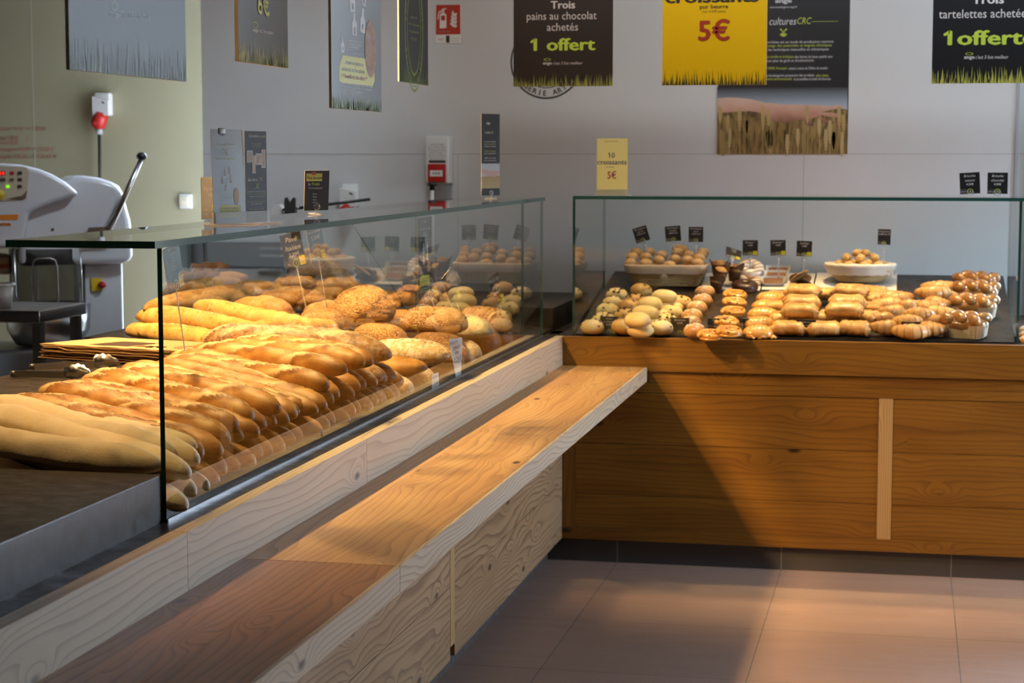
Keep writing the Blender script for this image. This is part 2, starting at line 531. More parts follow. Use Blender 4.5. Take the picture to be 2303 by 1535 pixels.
M['laminate'] = laminate('dark_laminate', (0.013, 0.010, 0.008), (0.042, 0.030, 0.021), rough=0.4)
M['floor'] = tile('floor_tiles', (0.230, 0.150, 0.110), (0.305, 0.205, 0.155), (0.10, 0.085, 0.075), 0.651, 0.65, -0.465, 6.40)
M['skirt'] = tile('skirting_tiles', (0.06, 0.055, 0.055), (0.085, 0.078, 0.075), (0.22, 0.22, 0.22), 0.651, 3.0, -0.465, -1.0, axes=(0, 2))
M['skirt_y'] = tile('skirting_tiles_side', (0.06, 0.055, 0.055), (0.085, 0.078, 0.075), (0.22, 0.22, 0.22), 0.65, 3.0, 6.40, -1.0, axes=(1, 2))
M['wall'] = wall_paint('white_wall_panel', (0.645, 0.65, 0.655))
M['wall_left'] = wall_paint('dimmed_cream_panel', (0.30, 0.27, 0.17))  # cream wall with its lack of light painted into a darker base
M['ceiling'] = plain('ceiling_grey', (0.25, 0.25, 0.25), 0.8)
M['far_wall'] = plain('shop_wall_grey', (0.14, 0.13, 0.12), 0.8)
M['glass'] = glass_mat()
M['glass_edge'] = plain('green_glass_edge', (0.020, 0.085, 0.070), 0.12, spec=0.8)
M['plastic'] = clear_plastic()
M['steel'] = plain('brushed_steel', (0.52, 0.53, 0.54), 0.28, 1.0)
M['dark_steel'] = plain('dark_steel', (0.16, 0.16, 0.16), 0.35, 0.8)
M['black'] = plain('black_plastic', (0.012, 0.012, 0.012), 0.4)
M['white'] = plain('white_plastic', (0.72, 0.72, 0.70), 0.35)
M['machine'] = plain('white_enamel', (0.62, 0.63, 0.66), 0.22, coat=0.4)
M['beige'] = plain('beige_panel', (0.52, 0.46, 0.35), 0.4)
M['red'] = plain('red_plastic', (0.42, 0.015, 0.012), 0.4)
M['yellow'] = plain('yellow_plastic', (0.70, 0.48, 0.02), 0.45)
M['orange'] = plain('orange_print', (0.75, 0.22, 0.02), 0.45)
M['card'] = plain('black_card', (0.016, 0.015, 0.016), 0.33)
M['slate_card'] = plain('dark_grey_card', (0.028, 0.029, 0.033), 0.5, spec=0.3)
M['card_edge'] = plain('white_board_edge', (0.82, 0.72, 0.62), 0.6)
M['yellow_card'] = plain('yellow_card', (0.80, 0.47, 0.002), 0.35)
M['pale_yellow'] = plain('pale_yellow_card', (0.88, 0.76, 0.28), 0.4)
M['paper'] = plain('white_paper', (0.80, 0.79, 0.76), 0.7)
M['white_board'] = plain('white_tray_board', (0.78, 0.74, 0.70), 0.6)
M['kraft'] = plain('brown_kraft_paper', (0.47, 0.30, 0.145), 0.75)
M['wicker'] = wicker_mat()
M['linen'] = plain('linen_cloth', (0.52, 0.41, 0.30), 0.9)
M['pick'] = plain('white_pick', (0.8, 0.76, 0.68), 0.5)
M['led'] = NT('led_display'); _t = M['led']
_em = _t.n('Emission', {'Color': (1.0, 0.03, 0.02, 1), 'Strength': 1.6}); _t.n('OutputMaterial', {0: _em.outputs[0]}); M['led'] = _t.mat
_t = NT('green_led'); _em = _t.n('Emission', {'Color': (0.35, 1.0, 0.02, 1), 'Strength': 1.0}); _t.n('OutputMaterial', {0: _em.outputs[0]}); M['green_led'] = _t.mat

# bread
M['golden'] = crust('golden_crust', (0.62, 0.33, 0.085), (0.44, 0.185, 0.035), (0.84, 0.64, 0.33), (0.17, 0.06, 0.013))
M['palebread'] = crust('pale_crust', (0.86, 0.74, 0.52), (0.78, 0.62, 0.36), (0.86, 0.78, 0.58), (0.60, 0.40, 0.18), bump=0.28, rough=0.6, scale=1.6, flour=0.35)
M['blond'] = crust('blond_crust', (0.72, 0.47, 0.16), (0.58, 0.31, 0.075), (0.82, 0.66, 0.36), (0.40, 0.19, 0.05), bump=0.4, speck=((0.42, 0.22, 0.07), 60.0, 0.86))
M['rustic'] = crust('rustic_crust', (0.52, 0.25, 0.065), (0.33, 0.125, 0.028), (0.82, 0.62, 0.33), (0.12, 0.042, 0.012), flour=0.35)
M['brown'] = crust('brown_crust', (0.40, 0.17, 0.045), (0.27, 0.095, 0.022), (0.72, 0.50, 0.24), (0.10, 0.035, 0.010), flour=0.15)
M['orange_crust'] = crust('orange_crust', (0.62, 0.27, 0.05), (0.45, 0.155, 0.022), (0.84, 0.66, 0.38), (0.18, 0.06, 0.015), flour=0.2)
M['floured'] = crust('floured_crust', (0.62, 0.44, 0.22), (0.45, 0.27, 0.10), (0.84, 0.72, 0.50), (0.24, 0.11, 0.035), flour=0.8)
M['cracked'] = crust('cracked_floured_crust', (0.74, 0.60, 0.37), (0.62, 0.46, 0.25), (0.52, 0.25, 0.07), (0.25, 0.11, 0.04), flour=0.5, crack=0.9)
M['seeded'] = seeded('sesame_crust', (0.36, 0.155, 0.038), (0.78, 0.58, 0.30), (0.55, 0.30, 0.10), (0.24, 0.12, 0.05))
M['dark_seeded'] = seeded('dark_seed_crust', (0.20, 0.085, 0.025), (0.55, 0.37, 0.16), (0.30, 0.15, 0.05), (0.13, 0.06, 0.025))
M['seed'] = crust('sesame_seed', (0.80, 0.62, 0.34), (0.62, 0.38, 0.14), (0.8, 0.6, 0.3), (0.3, 0.15, 0.05), bump=0.0)
# pastry
M['pale_bun'] = crust('pale_milk_bun', (0.80, 0.62, 0.30), (0.70, 0.49, 0.19), (0.8, 0.7, 0.5), (0.5, 0.3, 0.1), bump=0.12, rough=0.5, coat=0.1)
M['gold_bun'] = crust('golden_milk_bun', (0.72, 0.44, 0.13), (0.58, 0.30, 0.07), (0.8, 0.7, 0.5), (0.4, 0.2, 0.06), bump=0.12, rough=0.45, coat=0.2)
M['choc'] = plain('dark_chocolate', (0.045, 0.017, 0.008), 0.35)
M['sugar'] = plain('pearl_sugar', (0.86, 0.83, 0.78), 0.5)
M['briochette'] = crust('sugar_brioche', (0.56, 0.28, 0.075), (0.40, 0.17, 0.04), (0.84, 0.74, 0.55), (0.25, 0.1, 0.03), bump=0.2, coat=0.15)
M['glazed'] = crust('glazed_pastry', (0.74, 0.37, 0.06), (0.55, 0.22, 0.03), (0.82, 0.58, 0.22), (0.30, 0.10, 0.02), bump=0.2, rough=0.3, coat=0.7)
M['puff'] = crust('flaky_puff_pastry', (0.74, 0.45, 0.15), (0.46, 0.20, 0.035), (0.82, 0.60, 0.28), (0.26, 0.10, 0.025), bump=0.6, rough=0.42, coat=0.25)
M['croissant'] = crust('croissant_crust', (0.62, 0.32, 0.085), (0.44, 0.185, 0.04), (0.78, 0.52, 0.22), (0.20, 0.07, 0.018), bump=0.35, rough=0.4, coat=0.25)
M['brioche'] = crust('glossy_brioche', (0.43, 0.195, 0.045), (0.33, 0.135, 0.028), (0.70, 0.45, 0.18), (0.2, 0.08, 0.02), bump=0.06, rough=0.22, coat=0.9)
M['roll'] = crust('mini_doughnut_roll', (0.60, 0.36, 0.12), (0.45, 0.23, 0.065), (0.78, 0.62, 0.38), (0.25, 0.12, 0.04), bump=0.15, flour=0.25)
M['chou'] = crust('choux_puff', (0.68, 0.42, 0.12), (0.50, 0.27, 0.065), (0.8, 0.6, 0.3), (0.3, 0.15, 0.05), bump=0.3)
M['muffin'] = crust('marbled_muffin', (0.60, 0.34, 0.10), (0.16, 0.06, 0.02), (0.7, 0.5, 0.2), (0.1, 0.04, 0.015), bump=0.5)
M['brown_paper'] = plain('brown_tulip_paper', (0.13, 0.055, 0.025), 0.7)
M['icing'] = plain('white_icing', (0.80, 0.72, 0.66), 0.3, coat=0.4)
M['caramel'] = plain('caramel_drizzle', (0.45, 0.22, 0.08), 0.3)
M['cake'] = crust('brown_cake', (0.26, 0.12, 0.05), (0.17, 0.07, 0.028), (0.3, 0.15, 0.06), (0.1, 0.04, 0.02), bump=0.5)
M['cookie'] = crust('cookie', (0.52, 0.33, 0.13), (0.12, 0.05, 0.022), (0.6, 0.4, 0.2), (0.1, 0.04, 0.02), bump=0.6, speck=((0.04, 0.015, 0.008), 70.0, 0.6))
M['baking_paper'] = crust('baked_paper_mould', (0.68, 0.60, 0.48), (0.58, 0.46, 0.31), (0.7, 0.6, 0.5), (0.5, 0.4, 0.3), bump=0.3, rough=0.6)


# ---------------------------------------------------------------- shapes of bread and pastry
def lump(P, seed, k, n=7):
    """smooth pseudo-noise in 3D, vectorised"""
    g = np.random.default_rng(seed)
    o = np.zeros(P.shape[:-1])
    for _ in range(n):
        d = g.normal(size=3); d *= k * g.uniform(0.5, 1.6) / np.linalg.norm(d)
        o += np.sin(P @ d + g.uniform(0, 6.28))
    return o / math.sqrt(n)


def grid_mesh(name, P, mats, attrs=None, parent=None, matidx=None, caps=True):
    """closed tube grid P[nu, nv, 3] with pole caps"""
    nu, nv = P.shape[:2]
    V = P.reshape(-1, 3)
    i = np.arange(nu - 1)[:, None]; j = np.arange(nv)[None]
    q = np.stack([i * nv + j, i * nv + (j + 1) % nv, (i + 1) * nv + (j + 1) % nv, (i + 1) * nv + j], -1).reshape(-1, 4)
    Fc = [tuple(map(int, f)) for f in q]
    if caps:
        V = np.concatenate([V, P[0].mean(0)[None], P[-1].mean(0)[None]])
        a, b = nu * nv, nu * nv + 1
        for k in range(nv):
            Fc.append((a, (k + 1) % nv, k)); Fc.append((b, (nu - 1) * nv + k, (nu - 1) * nv + (k + 1) % nv))
    me = bpy.data.meshes.new(name)
    me.from_pydata([tuple(map(float, p)) for p in V], [], Fc)
    me.polygons.foreach_set('use_smooth', [True] * len(Fc))
    for k, v in (attrs or {}).items():
        vv = v.reshape(-1).astype(np.float32)
        if caps: vv = np.concatenate([vv, [v[0].mean()], [v[-1].mean()]]).astype(np.float32)
        at = me.attributes.new(k, 'FLOAT', 'POINT'); at.data.foreach_set('value', vv)
    me.update()
    for m in (mats if isinstance(mats, (list, tuple)) else [mats]): me.materials.append(m)
    return me


def loaf(name, mat, L, Wd, Hh, seed=1, pw=2.4, blunt=0.5, slashes=None, bend=0.0, lumpy=0.05, flat=0.55, ring=0, ringamp=0.0,
         nu=90, nv=32, ends=1.0, wide=None):
    """a loaf along x with its base at z = 0. slashes: list of (x centre fraction, side offset, angle, length, width)"""
    g = np.random.default_rng(seed)
    th = np.linspace(0, math.pi, nu)
    t = -np.cos(th)                                   # -1..1
    r = np.clip(1 - np.abs(t) ** pw, 0, 1) ** blunt
    ph = np.linspace(0, 2 * math.pi, nv, endpoint=False)
    c, s_ = np.cos(ph), np.sin(ph)
    x = np.broadcast_to((t * L / 2)[:, None], (nu, nv)).copy()
    y = Wd / 2 * r[:, None] * c[None]
    zz = np.where(s_ > 0, s_, np.sign(s_) * np.abs(s_) ** 0.8 * flat)
    z = Hh / (1 + flat) * r[:, None] * zz[None]
    P = np.stack([x, y, z], -1)
    sc = 1.0 / max(Wd, Hh)
    l1 = lump(P * np.array([0.5, 1, 1]), seed, 2.2 * sc) * lumpy + lump(P, seed + 50, 7.0 * sc) * lumpy * 0.35
    if ring: l1 = l1 + ringamp * (0.5 + 0.5 * np.sin(ring * math.pi * t))[:, None] * np.ones(nv)[None]
    cut = np.zeros((nu, nv)); ear = np.zeros((nu, nv))
    up = np.clip(s_, 0, 1)[None] ** 0.5
    for (xc, yc, an, ln, wd) in (slashes or []):
        X = x - xc * L / 2; Y = y - yc * Wd / 2
        u = X * math.cos(an) + Y * math.sin(an); v = -X * math.sin(an) + Y * math.cos(an)
        v = v + 0.12 * wd * np.sin(u * 9 / ln + seed) + wd * 0.25 * lump(P, seed + 9, 14 * sc)
        win = np.exp(-(2 * u / ln) ** 4) * up
        cc = np.exp(-(v / wd) ** 4) * win
        ee = np.exp(-((v + wd * 1.0) / (wd * 0.30)) ** 2) * win + 0.5 * np.exp(-((v - wd * 1.05) / (wd * 0.25)) ** 2) * win
        cut = np.maximum(cut, cc); ear = np.maximum(ear, np.clip(ee, 0, 1))
        l1 = l1 + 0.05 * cc + 0.13 * np.clip(ee, 0, 1) - 0.06 * np.exp(-((v - wd * 0.55) / (wd * 0.4)) ** 2) * win
    rad = (1 + l1)[..., None]
    P[..., 1:] *= rad
    P[..., 1] += bend * (t[:, None] ** 2 - 0.4) + 0.02 * Wd * np.sin(t * 3 + seed)[:, None]
    P[..., 2] -= P[..., 2].min()
    end = np.clip((np.abs(t) - 0.80) / 0.2, 0, 1)[:, None] * np.ones(nv)[None] * ends
    top = np.clip(s_, -1, 1)[None] * np.ones(nu)[:, None] * 0.5 + 0.5
    return grid_mesh(name, P, mat, dict(cut=cut * (1 - ear * 0.6), ear=ear * 0.85, end=end, top=top))


def baguette_slashes(n, seed, an=0.27, wd=0.0125, L=0.62):
    g = np.random.default_rng(seed)
    return [(-0.86 + 1.72 * (k + 0.5) / n + g.uniform(-0.04, 0.04), g.uniform(-0.22, 0.22), an + g.uniform(-0.10, 0.10), L / n * g.uniform(1.25, 1.5), wd * g.uniform(0.75, 1.3)) for k in range(n)]


def put(me, name, P, label, cat, group=None, yaw=0.0, pitch=0.0, roll=0.0, sc=1.0, mat=None):
    o = link(name, me)
    o.location = tuple(map(float, P)); o.rotation_euler = (roll, pitch, yaw)
    if sc != 1.0: o.scale = (sc,) * 3 if not isinstance(sc, (tuple, list)) else sc
    return tag(o, label, cat, group)


# ---------------------------------------------------------------- lettering
_txt = {}
_fc = bpy.data.curves.new('lettering_source', 'FONT')
_fo = bpy.data.objects.new('lettering_source', _fc)
COL.objects.link(_fo)


def _raw(s, shear, res):
    _fc.body = s; _fc.shear = shear; _fc.resolution_u = res
    bpy.context.view_layer.update()
    me = _fo.to_mesh()
    V = np.array([tuple(v.co) for v in me.vertices]).reshape(-1, 3)
    Fc = [tuple(p.vertices) for p in me.polygons]
    _fo.to_mesh_clear()
    return V, Fc


def glyphs(s, bold=0.0, shear=0.0, res=2):
    """outline of a line of text; bold strokes are thickened by overlapping copies; the figure 1 gets its flag"""
    k = (s, bold, shear, res)
    if k not in _txt:
        V, Fc = _raw(s, shear, res)
        V = [tuple(v) for v in V]; Fc = list(Fc)
        for i, ch in enumerate(s):
            if ch == '1':
                P, _ = _raw(s[:i + 1], shear, 1)
                x = P[:, 0].max(); b = len(V)
                V += [(x - 0.06, 0.70, 0), (x - 0.24, 0.55, 0), (x - 0.24, 0.45, 0), (x - 0.06, 0.57, 0)]; Fc.append((b, b + 1, b + 2, b + 3))
        V = np.array(V).reshape(-1, 3)
        if bold > 0 and len(V):
            A, Fa, n = [], [], len(V)
            for q, (dx, dy) in enumerate(((0, 0), (bold, 0), (-bold, 0), (0, bold * 0.6), (0, -bold * 0.6))):
                A.append(V + np.array([dx, dy, 0.004 * q])); Fa += [tuple(i + q * n for i in f) for f in Fc]
            V, Fc = np.concatenate(A), Fa
        _txt[k] = (V, Fc)
    return _txt[k]


def write(mb, s, x, y, h, m=0, align='c', width=None, bold=0.0, shear=0.0, res=2, z=0.0006, ang=0.0):
    """put a line of lettering with cap height h and baseline y into the local xy plane"""
    V, Fc = glyphs(s, bold, shear, res)
    if len(V) == 0: return
    k = h / 0.70
    x0, x1 = V[:, 0].min(), V[:, 0].max()
    kx = (width / (x1 - x0)) if width else k
    P = np.zeros_like(V)
    P[:, 0] = (V[:, 0] - (x0 if align == 'l' else x1 if align == 'r' else (x0 + x1) / 2)) * kx
    P[:, 1] = V[:, 1] * k
    if ang:
        ca, sa = math.cos(ang), math.sin(ang)
        P[:, :2] = P[:, :2] @ np.array([[ca, sa], [-sa, ca]])
    P[:, 0] += x; P[:, 1] += y; P[:, 2] = z + V[:, 2] * k
    mb.add(P, Fc, m)


def grass(mb, w, hmax, n, m=0, seed=3, z=0.0005, x0=0.0, y0=0.0, hmin=0.35, wid=0.0035):
    g = np.random.default_rng(seed)
    for k in range(n):
        x = x0 + w * (k + g.uniform(0, 1)) / n; hh = hmax * g.uniform(hmin, 1); l = g.uniform(-0.12, 0.12) * hh; b = wid * g.uniform(0.5, 1.2)
        xa, xb, xt = np.clip([x - b, x + b, x + l], x0, x0 + w)
        mb.flat([(xa, y0), (xb, y0), (xt, y0 + hh)], z, m)


WHITE = (0.80, 0.80, 0.80); LIME = (0.50, 0.62, 0.06); GREEN = (0.40, 0.52, 0.06); YEL = (0.85, 0.80, 0.03)


def logo(mb, x, y, w, h, mw, mg):
    """the small ring over the slogan line"""
    n = 18
    for k in range(n):
        a, b = 2 * math.pi * k / n, 2 * math.pi * (k + 1) / n
        p = lambda t, q: (x + w * q * math.cos(t), y + h * q * math.sin(t))
        mb.flat([p(a, 1), p(b, 1), p(b, 0.78), p(a, 0.78)], 0.0006, mg)


# ---------------------------------------------------------------- the setting
FL = MB().box((-7, -3.0, -0.1), (2.3, 9.8, 0.0)).build('floor', M['floor']); tag(FL, kind='structure')
CE = MB().box((-7, -3.0, 3.12), (2.38, 9.8, 3.25)).build('ceiling', M['ceiling']); tag(CE, kind='structure')
YB = 8.45                                            # back wall behind the pastry counter
xc = float(at_y(455, 250, YB)[0])
BW = MB().box((xc, YB, 0), (0.87, YB + 0.12, 3.12)).build('wall_back', M['wall']); tag(BW, kind='structure')
YL = 9.6                                            # the same wall set back behind the dough mixer
LW = MB().box((-7, YL, 0), (xc + 0.001, YL + 0.12, 3.12)).build('wall_back_left', M['wall_left']); tag(LW, kind='structure')
tag(MB().box((-7.12, -3, 0), (-7, 9.72, 3.12)).build('wall_left', M['wall_left']), kind='structure')
# joints between the wall panels
jm = plain('panel_joint', (0.42, 0.41, 0.39), 0.7)
j = MB()
zj = float(at_y(1500, 346, YB)[2])
j.box((xc, YB - 0.0012, zj - 0.0015), (0.80, YB + 0.01, zj + 0.0015))
for px, a, b in ((1808, 0.9, zj), (1030, 0.9, zj)):
    x = float(at_y(px, 346, YB)[0]); j.box((x - 0.0015, YB - 0.0012, a), (x + 0.0015, YB + 0.01, b))
tag(j.build('trim_1', jm), kind='structure')
xe = float(at_y(2284, 300, YB)[0])
tag(MB().box((xe, YB - 0.012, 0.9), (xe + 0.012, YB + 0.01, 3.1)).box((xe + 0.055, YB - 0.03, 0.9), (xe + 0.075, YB + 0.05, 3.1)).build('trim_2', plain('grey_trim', (0.35, 0.36, 0.38), 0.5)), kind='structure')
j = MB(); x = float(at_y(72, 120, YL)[0]); j.box((x - 0.002, YL - 0.0015, 0), (x + 0.002, YL + 0.01, 3.1))
tag(j.build('trim_3', plain('panel_joint_left', (0.38, 0.35, 0.28), 0.7)), kind='structure')
# daylight comes in through the side windows at the right, beside the pastry counter
XW = 2.3
fr = MB()
for y in (6.6, 7.0, 7.42): fr.box((XW, y, 0.95), (XW + 0.06, y + 0.06, 2.05))
fr.box((XW, 6.6, 0.90), (XW + 0.08, 7.5, 0.96)).box((XW, 6.6, 2.0), (XW + 0.08, 7.5, 2.06))
tag(fr.build('window_1', M['dark_steel']), kind='structure')
tag(MB().box((XW, -3.0, 0), (XW + 0.12, 6.6, 3.12)).box((XW, 7.5, 0), (XW + 0.12, 9.4, 3.12)).box((XW, 6.6, 0), (XW + 0.12, 7.5, 0.90)).box((XW, 6.6, 2.06), (XW + 0.12, 7.5, 3.12)).build('wall_right', M['far_wall']), kind='structure')
fr = MB()
for x in (-7.0, -1.0, 2.3): fr.box((x, -3.0, 0), (x + 0.08, -2.92, 3.12))
fr.box((-7, -3, 0), (2.3, -2.92, 3.12))
tag(fr.build('wall_front', M['far_wall']), kind='structure')

# ---------------------------------------------------------------- the counters
YF = 7.34                                            # front plane of the pastry counter
XF = -1.337                                          # front plane of the bread counter
ZT = 0.905                                           # top of the wooden rails
ZP = 1.0                                             # raised dark laminate top
GX = -1.418                                          # bread glass plane
GY = 7.42                                            # pastry glass plane
Y0, Y1 = 3.43, 7.315                                 # ends of the bread glass
YN = 0.6                                             # near end of the bread counter
XR = 1.35                                            # right end of the pastry counter

bc = empty('bread_counter', (-1.9, 4.5, 0))
tag(bc, 'long wooden bread counter running towards the back, with planked front and bench', 'counter')
def wpart(name, boxes, mat, parent, ax):
    mb = MB()
    for k, (a, b) in enumerate(boxes): mb.box(a, b, 0, ax, pid=k + 1 + len(name) * 0.37 + a[1] * 0.13)
    o = mb.build(name, mat, parent)
    o.matrix_parent_inverse = Matrix.Translation(-Vector(parent.location))
    return o
def mpart(name, mb, mat, parent):
    o = mb.build(name, mat, parent)
    if parent.type == 'EMPTY': o.matrix_parent_inverse = (Matrix.Translation(parent.location) @ parent.rotation_euler.to_matrix().to_4x4()).inverted()
    return o
# top rail (pale boards with butt joints), plank panels, stiles
ja, jb = 3.345, 4.565
for a, b in ((YN, ja), (ja + 0.002, jb), (jb + 0.002, 7.375)):
    wpart('top_rail', [((-1.370, a, 0.775), (XF, b, ZT))], M['fascia_wood'], bc, 1)
zs = (0.095, 0.321, 0.528, 0.735)
st = (YN, 2.2, 5.45, 7.338)
for i in range(3):
    a, b = st[i] + (0.054 if i else 0), st[i + 1]
    bx = []
    for k in range(3): bx.append(((-1.372, a + 0.001, zs[k] + (0.0012 if k else 0)), (XF, b - 0.001, zs[k + 1] - 0.0012)))
    wpart('front_planks', bx, M['front_wood'], bc, 1)
for y in st[1:3]: wpart('stile', [((-1.372, y, 0.135), (XF + 0.001, y + 0.053, 0.735))], M['stile_wood'], bc, 2)
mpart('plinth', MB().box((-1.42, YN, 0), (-1.40, 7.36, 0.10)), M['skirt_y'], bc)
# dark laminate body: strip in front of the glass, sloping tray, back shelf, near raised end, corner block
body = MB().box((-2.5, YN, 0.10), (-1.372, 6.0, 0.86)).box((-2.76, 6.0, 0.10), (-1.372, 8.44, 0.86))
mpart('carcass', body, M['laminate'], bc)
mpart('front_ledge', MB().box((-1.43, YN, 0.86), (-1.3705, 7.575, ZT)), M['laminate'], bc)
mpart('raised_end', MB().bbox((-2.5, YN, 0.86), (GX - 0.003, Y0 - 0.002, ZP), 0.003), M['laminate'], bc)
tr = MB().prism([(-1.425, 0.86), (-1.425, 0.912), (-1.95, ZP), (-1.95, 0.86)], Y0, 7.575, 0, 'xz')
mpart('bread_tray', tr, M['laminate'], bc)
mpart('back_shelf', MB().box((-2.5, Y0, 0.86), (-1.95, 6.0, ZP)).box((-2.76, 6.0, 0.86), (-1.95, 7.575, ZP)), M['laminate'], bc)
mpart('corner_block', MB().bbox((-2.76, 7.577, 0.86), (-1.42, 8.445, ZP), 0.003), M['laminate'], bc)

# bench board along the bread counter
bt = empty('bench', (-1.17, 4.5, 0.76))
tag(bt, 'long glossy wooden bench shelf fixed along the front of the bread counter', 'bench')
xs = (-1.3365, -1.262, -1.158, -1.085, -1.008)
for a, b in ((YN, 3.640), (3.643, 7.335)):
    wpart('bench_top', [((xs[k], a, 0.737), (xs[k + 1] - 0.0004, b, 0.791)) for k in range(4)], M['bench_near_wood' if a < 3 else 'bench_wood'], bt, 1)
for a, b in ((YN, 3.640), (3.643, 7.335)):
    wpart('front_edge', [((-1.0075, a, 0.735), (-0.998, b, 0.7905))], M['edge_wood'], bt, 1)

pc = empty('pastry_counter', (-0.2, 7.9, 0))
tag(pc, 'wooden pastry counter across the back with horizontal planks and one pale upright', 'counter')
wpart('top_rail', [((XF + 0.001, YF, 0.775), (XR, YF + 0.034, ZT))], M['panel_wood'], pc, 0)
wpart('upper_planks', [((-0.996, YF + 0.012, 0.728), (XR, YF + 0.04, 0.7745)), ((XF + 0.001, YF + 0.006, 0.690), (XR, YF + 0.04, 0.7268))], M['panel_wood'], pc, 0)
vs = (XF + 0.001, -1.286, -0.099, -0.045, 1.10, 1.15)
zq = (0.141, 0.277, 0.482, 0.688)
for a, b in ((vs[1], vs[2]), (vs[3], vs[4])):
    wpart('front_planks', [((a + 0.0012, YF + 0.006, zq[k] + 0.001), (b - 0.0012, YF + 0.04, zq[k + 1] - 0.001)) for k in range(3)], M['panel_wood'], pc, 0)
for a, b, m in ((vs[0], vs[1], 'panel_wood'), (vs[2], vs[3], 'stile_wood'), (vs[4], vs[5], 'stile_wood')):
    wpart('stile', [((a, YF + 0.003, 0.141), (b, YF + 0.04, 0.689))], M[m], pc, 2)
wpart('bottom_rail', [((XF + 0.001, YF, 0.093), (XR, YF + 0.034, 0.1405))], M['panel_wood'], pc, 0)
mpart('plinth', MB().box((-1.40, 7.36, 0), (XR, 7.38, 0.10)), M['skirt'], pc)
mpart('carcass', MB().box((-1.365, 7.381, 0.10), (XR, 8.44, 0.86)), M['laminate'], pc)
mpart('front_ledge', MB().box((-1.369, 7.3745, 0.86), (XR, 7.44, ZT)), M['laminate'], pc)
mpart('pastry_ramp', MB().prism([(7.405, 0.86), (7.405, 0.912), (7.98, 1.02), (8.42, 1.10), (8.445, 1.10), (8.445, 0.86)], -1.295, 0.405, 0, 'yz'), M['laminate'], pc)
mpart('side_ledge', MB().box((-1.418, 7.442, 0.86), (-1.2955, 8.445, ZT)), M['laminate'], pc)
mpart('side_ledge', MB().box((0.4055, 7.442, 0.86), (XR, 8.445, 0.93)), M['laminate'], pc)


# ---------------------------------------------------------------- the glass cases
def pane(name, a, b, parent):
    """a real pane: clear faces, green edges"""
    d = [b[k] - a[k] for k in range(3)]; ax = d.index(min(d))
    mb = MB().box(a, b)
    pairs = {0: (3, 5), 1: (2, 4), 2: (0, 1)}[ax]
    mb.m = [0 if i in pairs else 1 for i in range(6)]
    return mpart(name, mb, [M['glass'], M['glass_edge']], parent)

gl = empty('glass_case', (GX, 5.3, 0.9))
tag(gl, 'clear glass guard over the bread with a shelf of glass on top', 'display case')
ys = 5.39
p1 = pane('front_pane', (GX - 0.005, Y0, ZT), (GX + 0.005, ys - 0.001, 1.443), gl)
p2 = pane('front_pane', (GX - 0.005, ys + 0.001, ZT), (GX + 0.005, Y1, 1.443), gl)
p1.data.polygons[4].material_index = 0; p2.data.polygons[2].material_index = 0      # polished butt joint
mpart('joint_strip', MB().box((GX - 0.0015, ys - 0.0009, 1.163), (GX + 0.0015, ys + 0.0009, 1.443)), plain('glass_joint', (0.42, 0.52, 0.46), 0.3), gl)
pane('top_pane', (-1.712, 3.375, 1.4435), (-1.404, 7.318, 1.4575), gl)
g0 = at_y(780, 508, ys)
gp = MB().prism([(GX - 0.0055, 1.442), (GX - 0.0055, 1.163), (GX - 0.03, 1.163), (float(g0[0]), 1.442)], ys - 0.005, ys + 0.005, 0, 'xz')
gp.m = [0, 0, 1, 1, 1, 1]
mpart('gusset', gp, [M['glass'], M['glass_edge']], gl)
mpart('base_channel', MB().box((GX + 0.0055, Y0, ZT), (GX + 0.0085, Y1, ZT + 0.006)), M['steel'], gl)

XGL, XGR = -1.308, 0.415
gr = empty('glass_case', (-0.45, GY, 0.9))
tag(gr, 'clear glass case with green edges over the pastry counter', 'display case')
pane('front_pane', (XGL, GY - 0.005, ZT), (XGR, GY + 0.005, 1.447), gr)
pane('top_pane', (XGL - 0.002, GY - 0.012, 1.4475), (XGR + 0.35, GY + 0.30, 1.4605), gr)
pane('side_pane', (XGL - 0.005, GY + 0.0055, ZT), (XGL + 0.005, 8.19, 1.447), gr)
pane('side_pane', (XGR - 0.005, GY + 0.0055, ZT), (XGR + 0.005, 8.19, 1.447), gr)


# ---------------------------------------------------------------- bread: the baguettes
def bag(k, mat, L=0.62, Wd=0.072, Hh=0.062, n=5, bend=0.0, **kw):
    return loaf('baguette', mat, L, Wd, Hh, seed=k, pw=6.5, blunt=0.5, slashes=baguette_slashes(n, k, L=L) if n else None, bend=bend,
                lumpy=kw.pop('lumpy', 0.075), nu=130, nv=36, **kw)


GOLD = [bag(k, M['golden'], n=4 if k % 2 else 3, bend=(-0.012, 0.01, 0.004, -0.006, 0.0)[k % 5]) for k in (21, 22, 23, 24, 25)]
PALE = [bag(k, M['palebread'], L=0.66, n=0, bend=0.012 * (k % 2), lumpy=0.10, ends=0.0) for k in (31, 32, 33)]
DARK = [bag(k, M['rustic'], n=3) for k in (41, 42)]
TIPX = -1.442


def axis(back, tip, L, tipx=TIPX):
    """the two ends of a loaf of length L: the tip stands just behind the glass, the back end on its line of sight"""
    T = at_x(tip[0], tip[1], tipx)
    best = None
    for z in np.arange(T[2] - 0.02, T[2] + 0.30, 0.002):
        B = at_z(back[0], back[1], z)
        d = np.linalg.norm(B - T)
        if B[1] - T[1] > 0.02 and (best is None or abs(d - L) < best[0]): best = (abs(d - L), B)
    return T, best[1]


def lay(me, name, T, B, label, group, roll=0.0, sc=1.0, cat='bread', hh=0.03):
    d = Vector(T) - Vector(B); u = d.normalized()
    mid = (Vector(T) + Vector(B)) / 2
    yaw = math.atan2(u.y, u.x); pit = -math.asin(u.z)
    o = put(me, name, (mid.x, mid.y, mid.z - hh * sc), label, cat, group, yaw, pit, roll)
    if sc != 1.0: o.scale = (1, sc, sc)
    return o


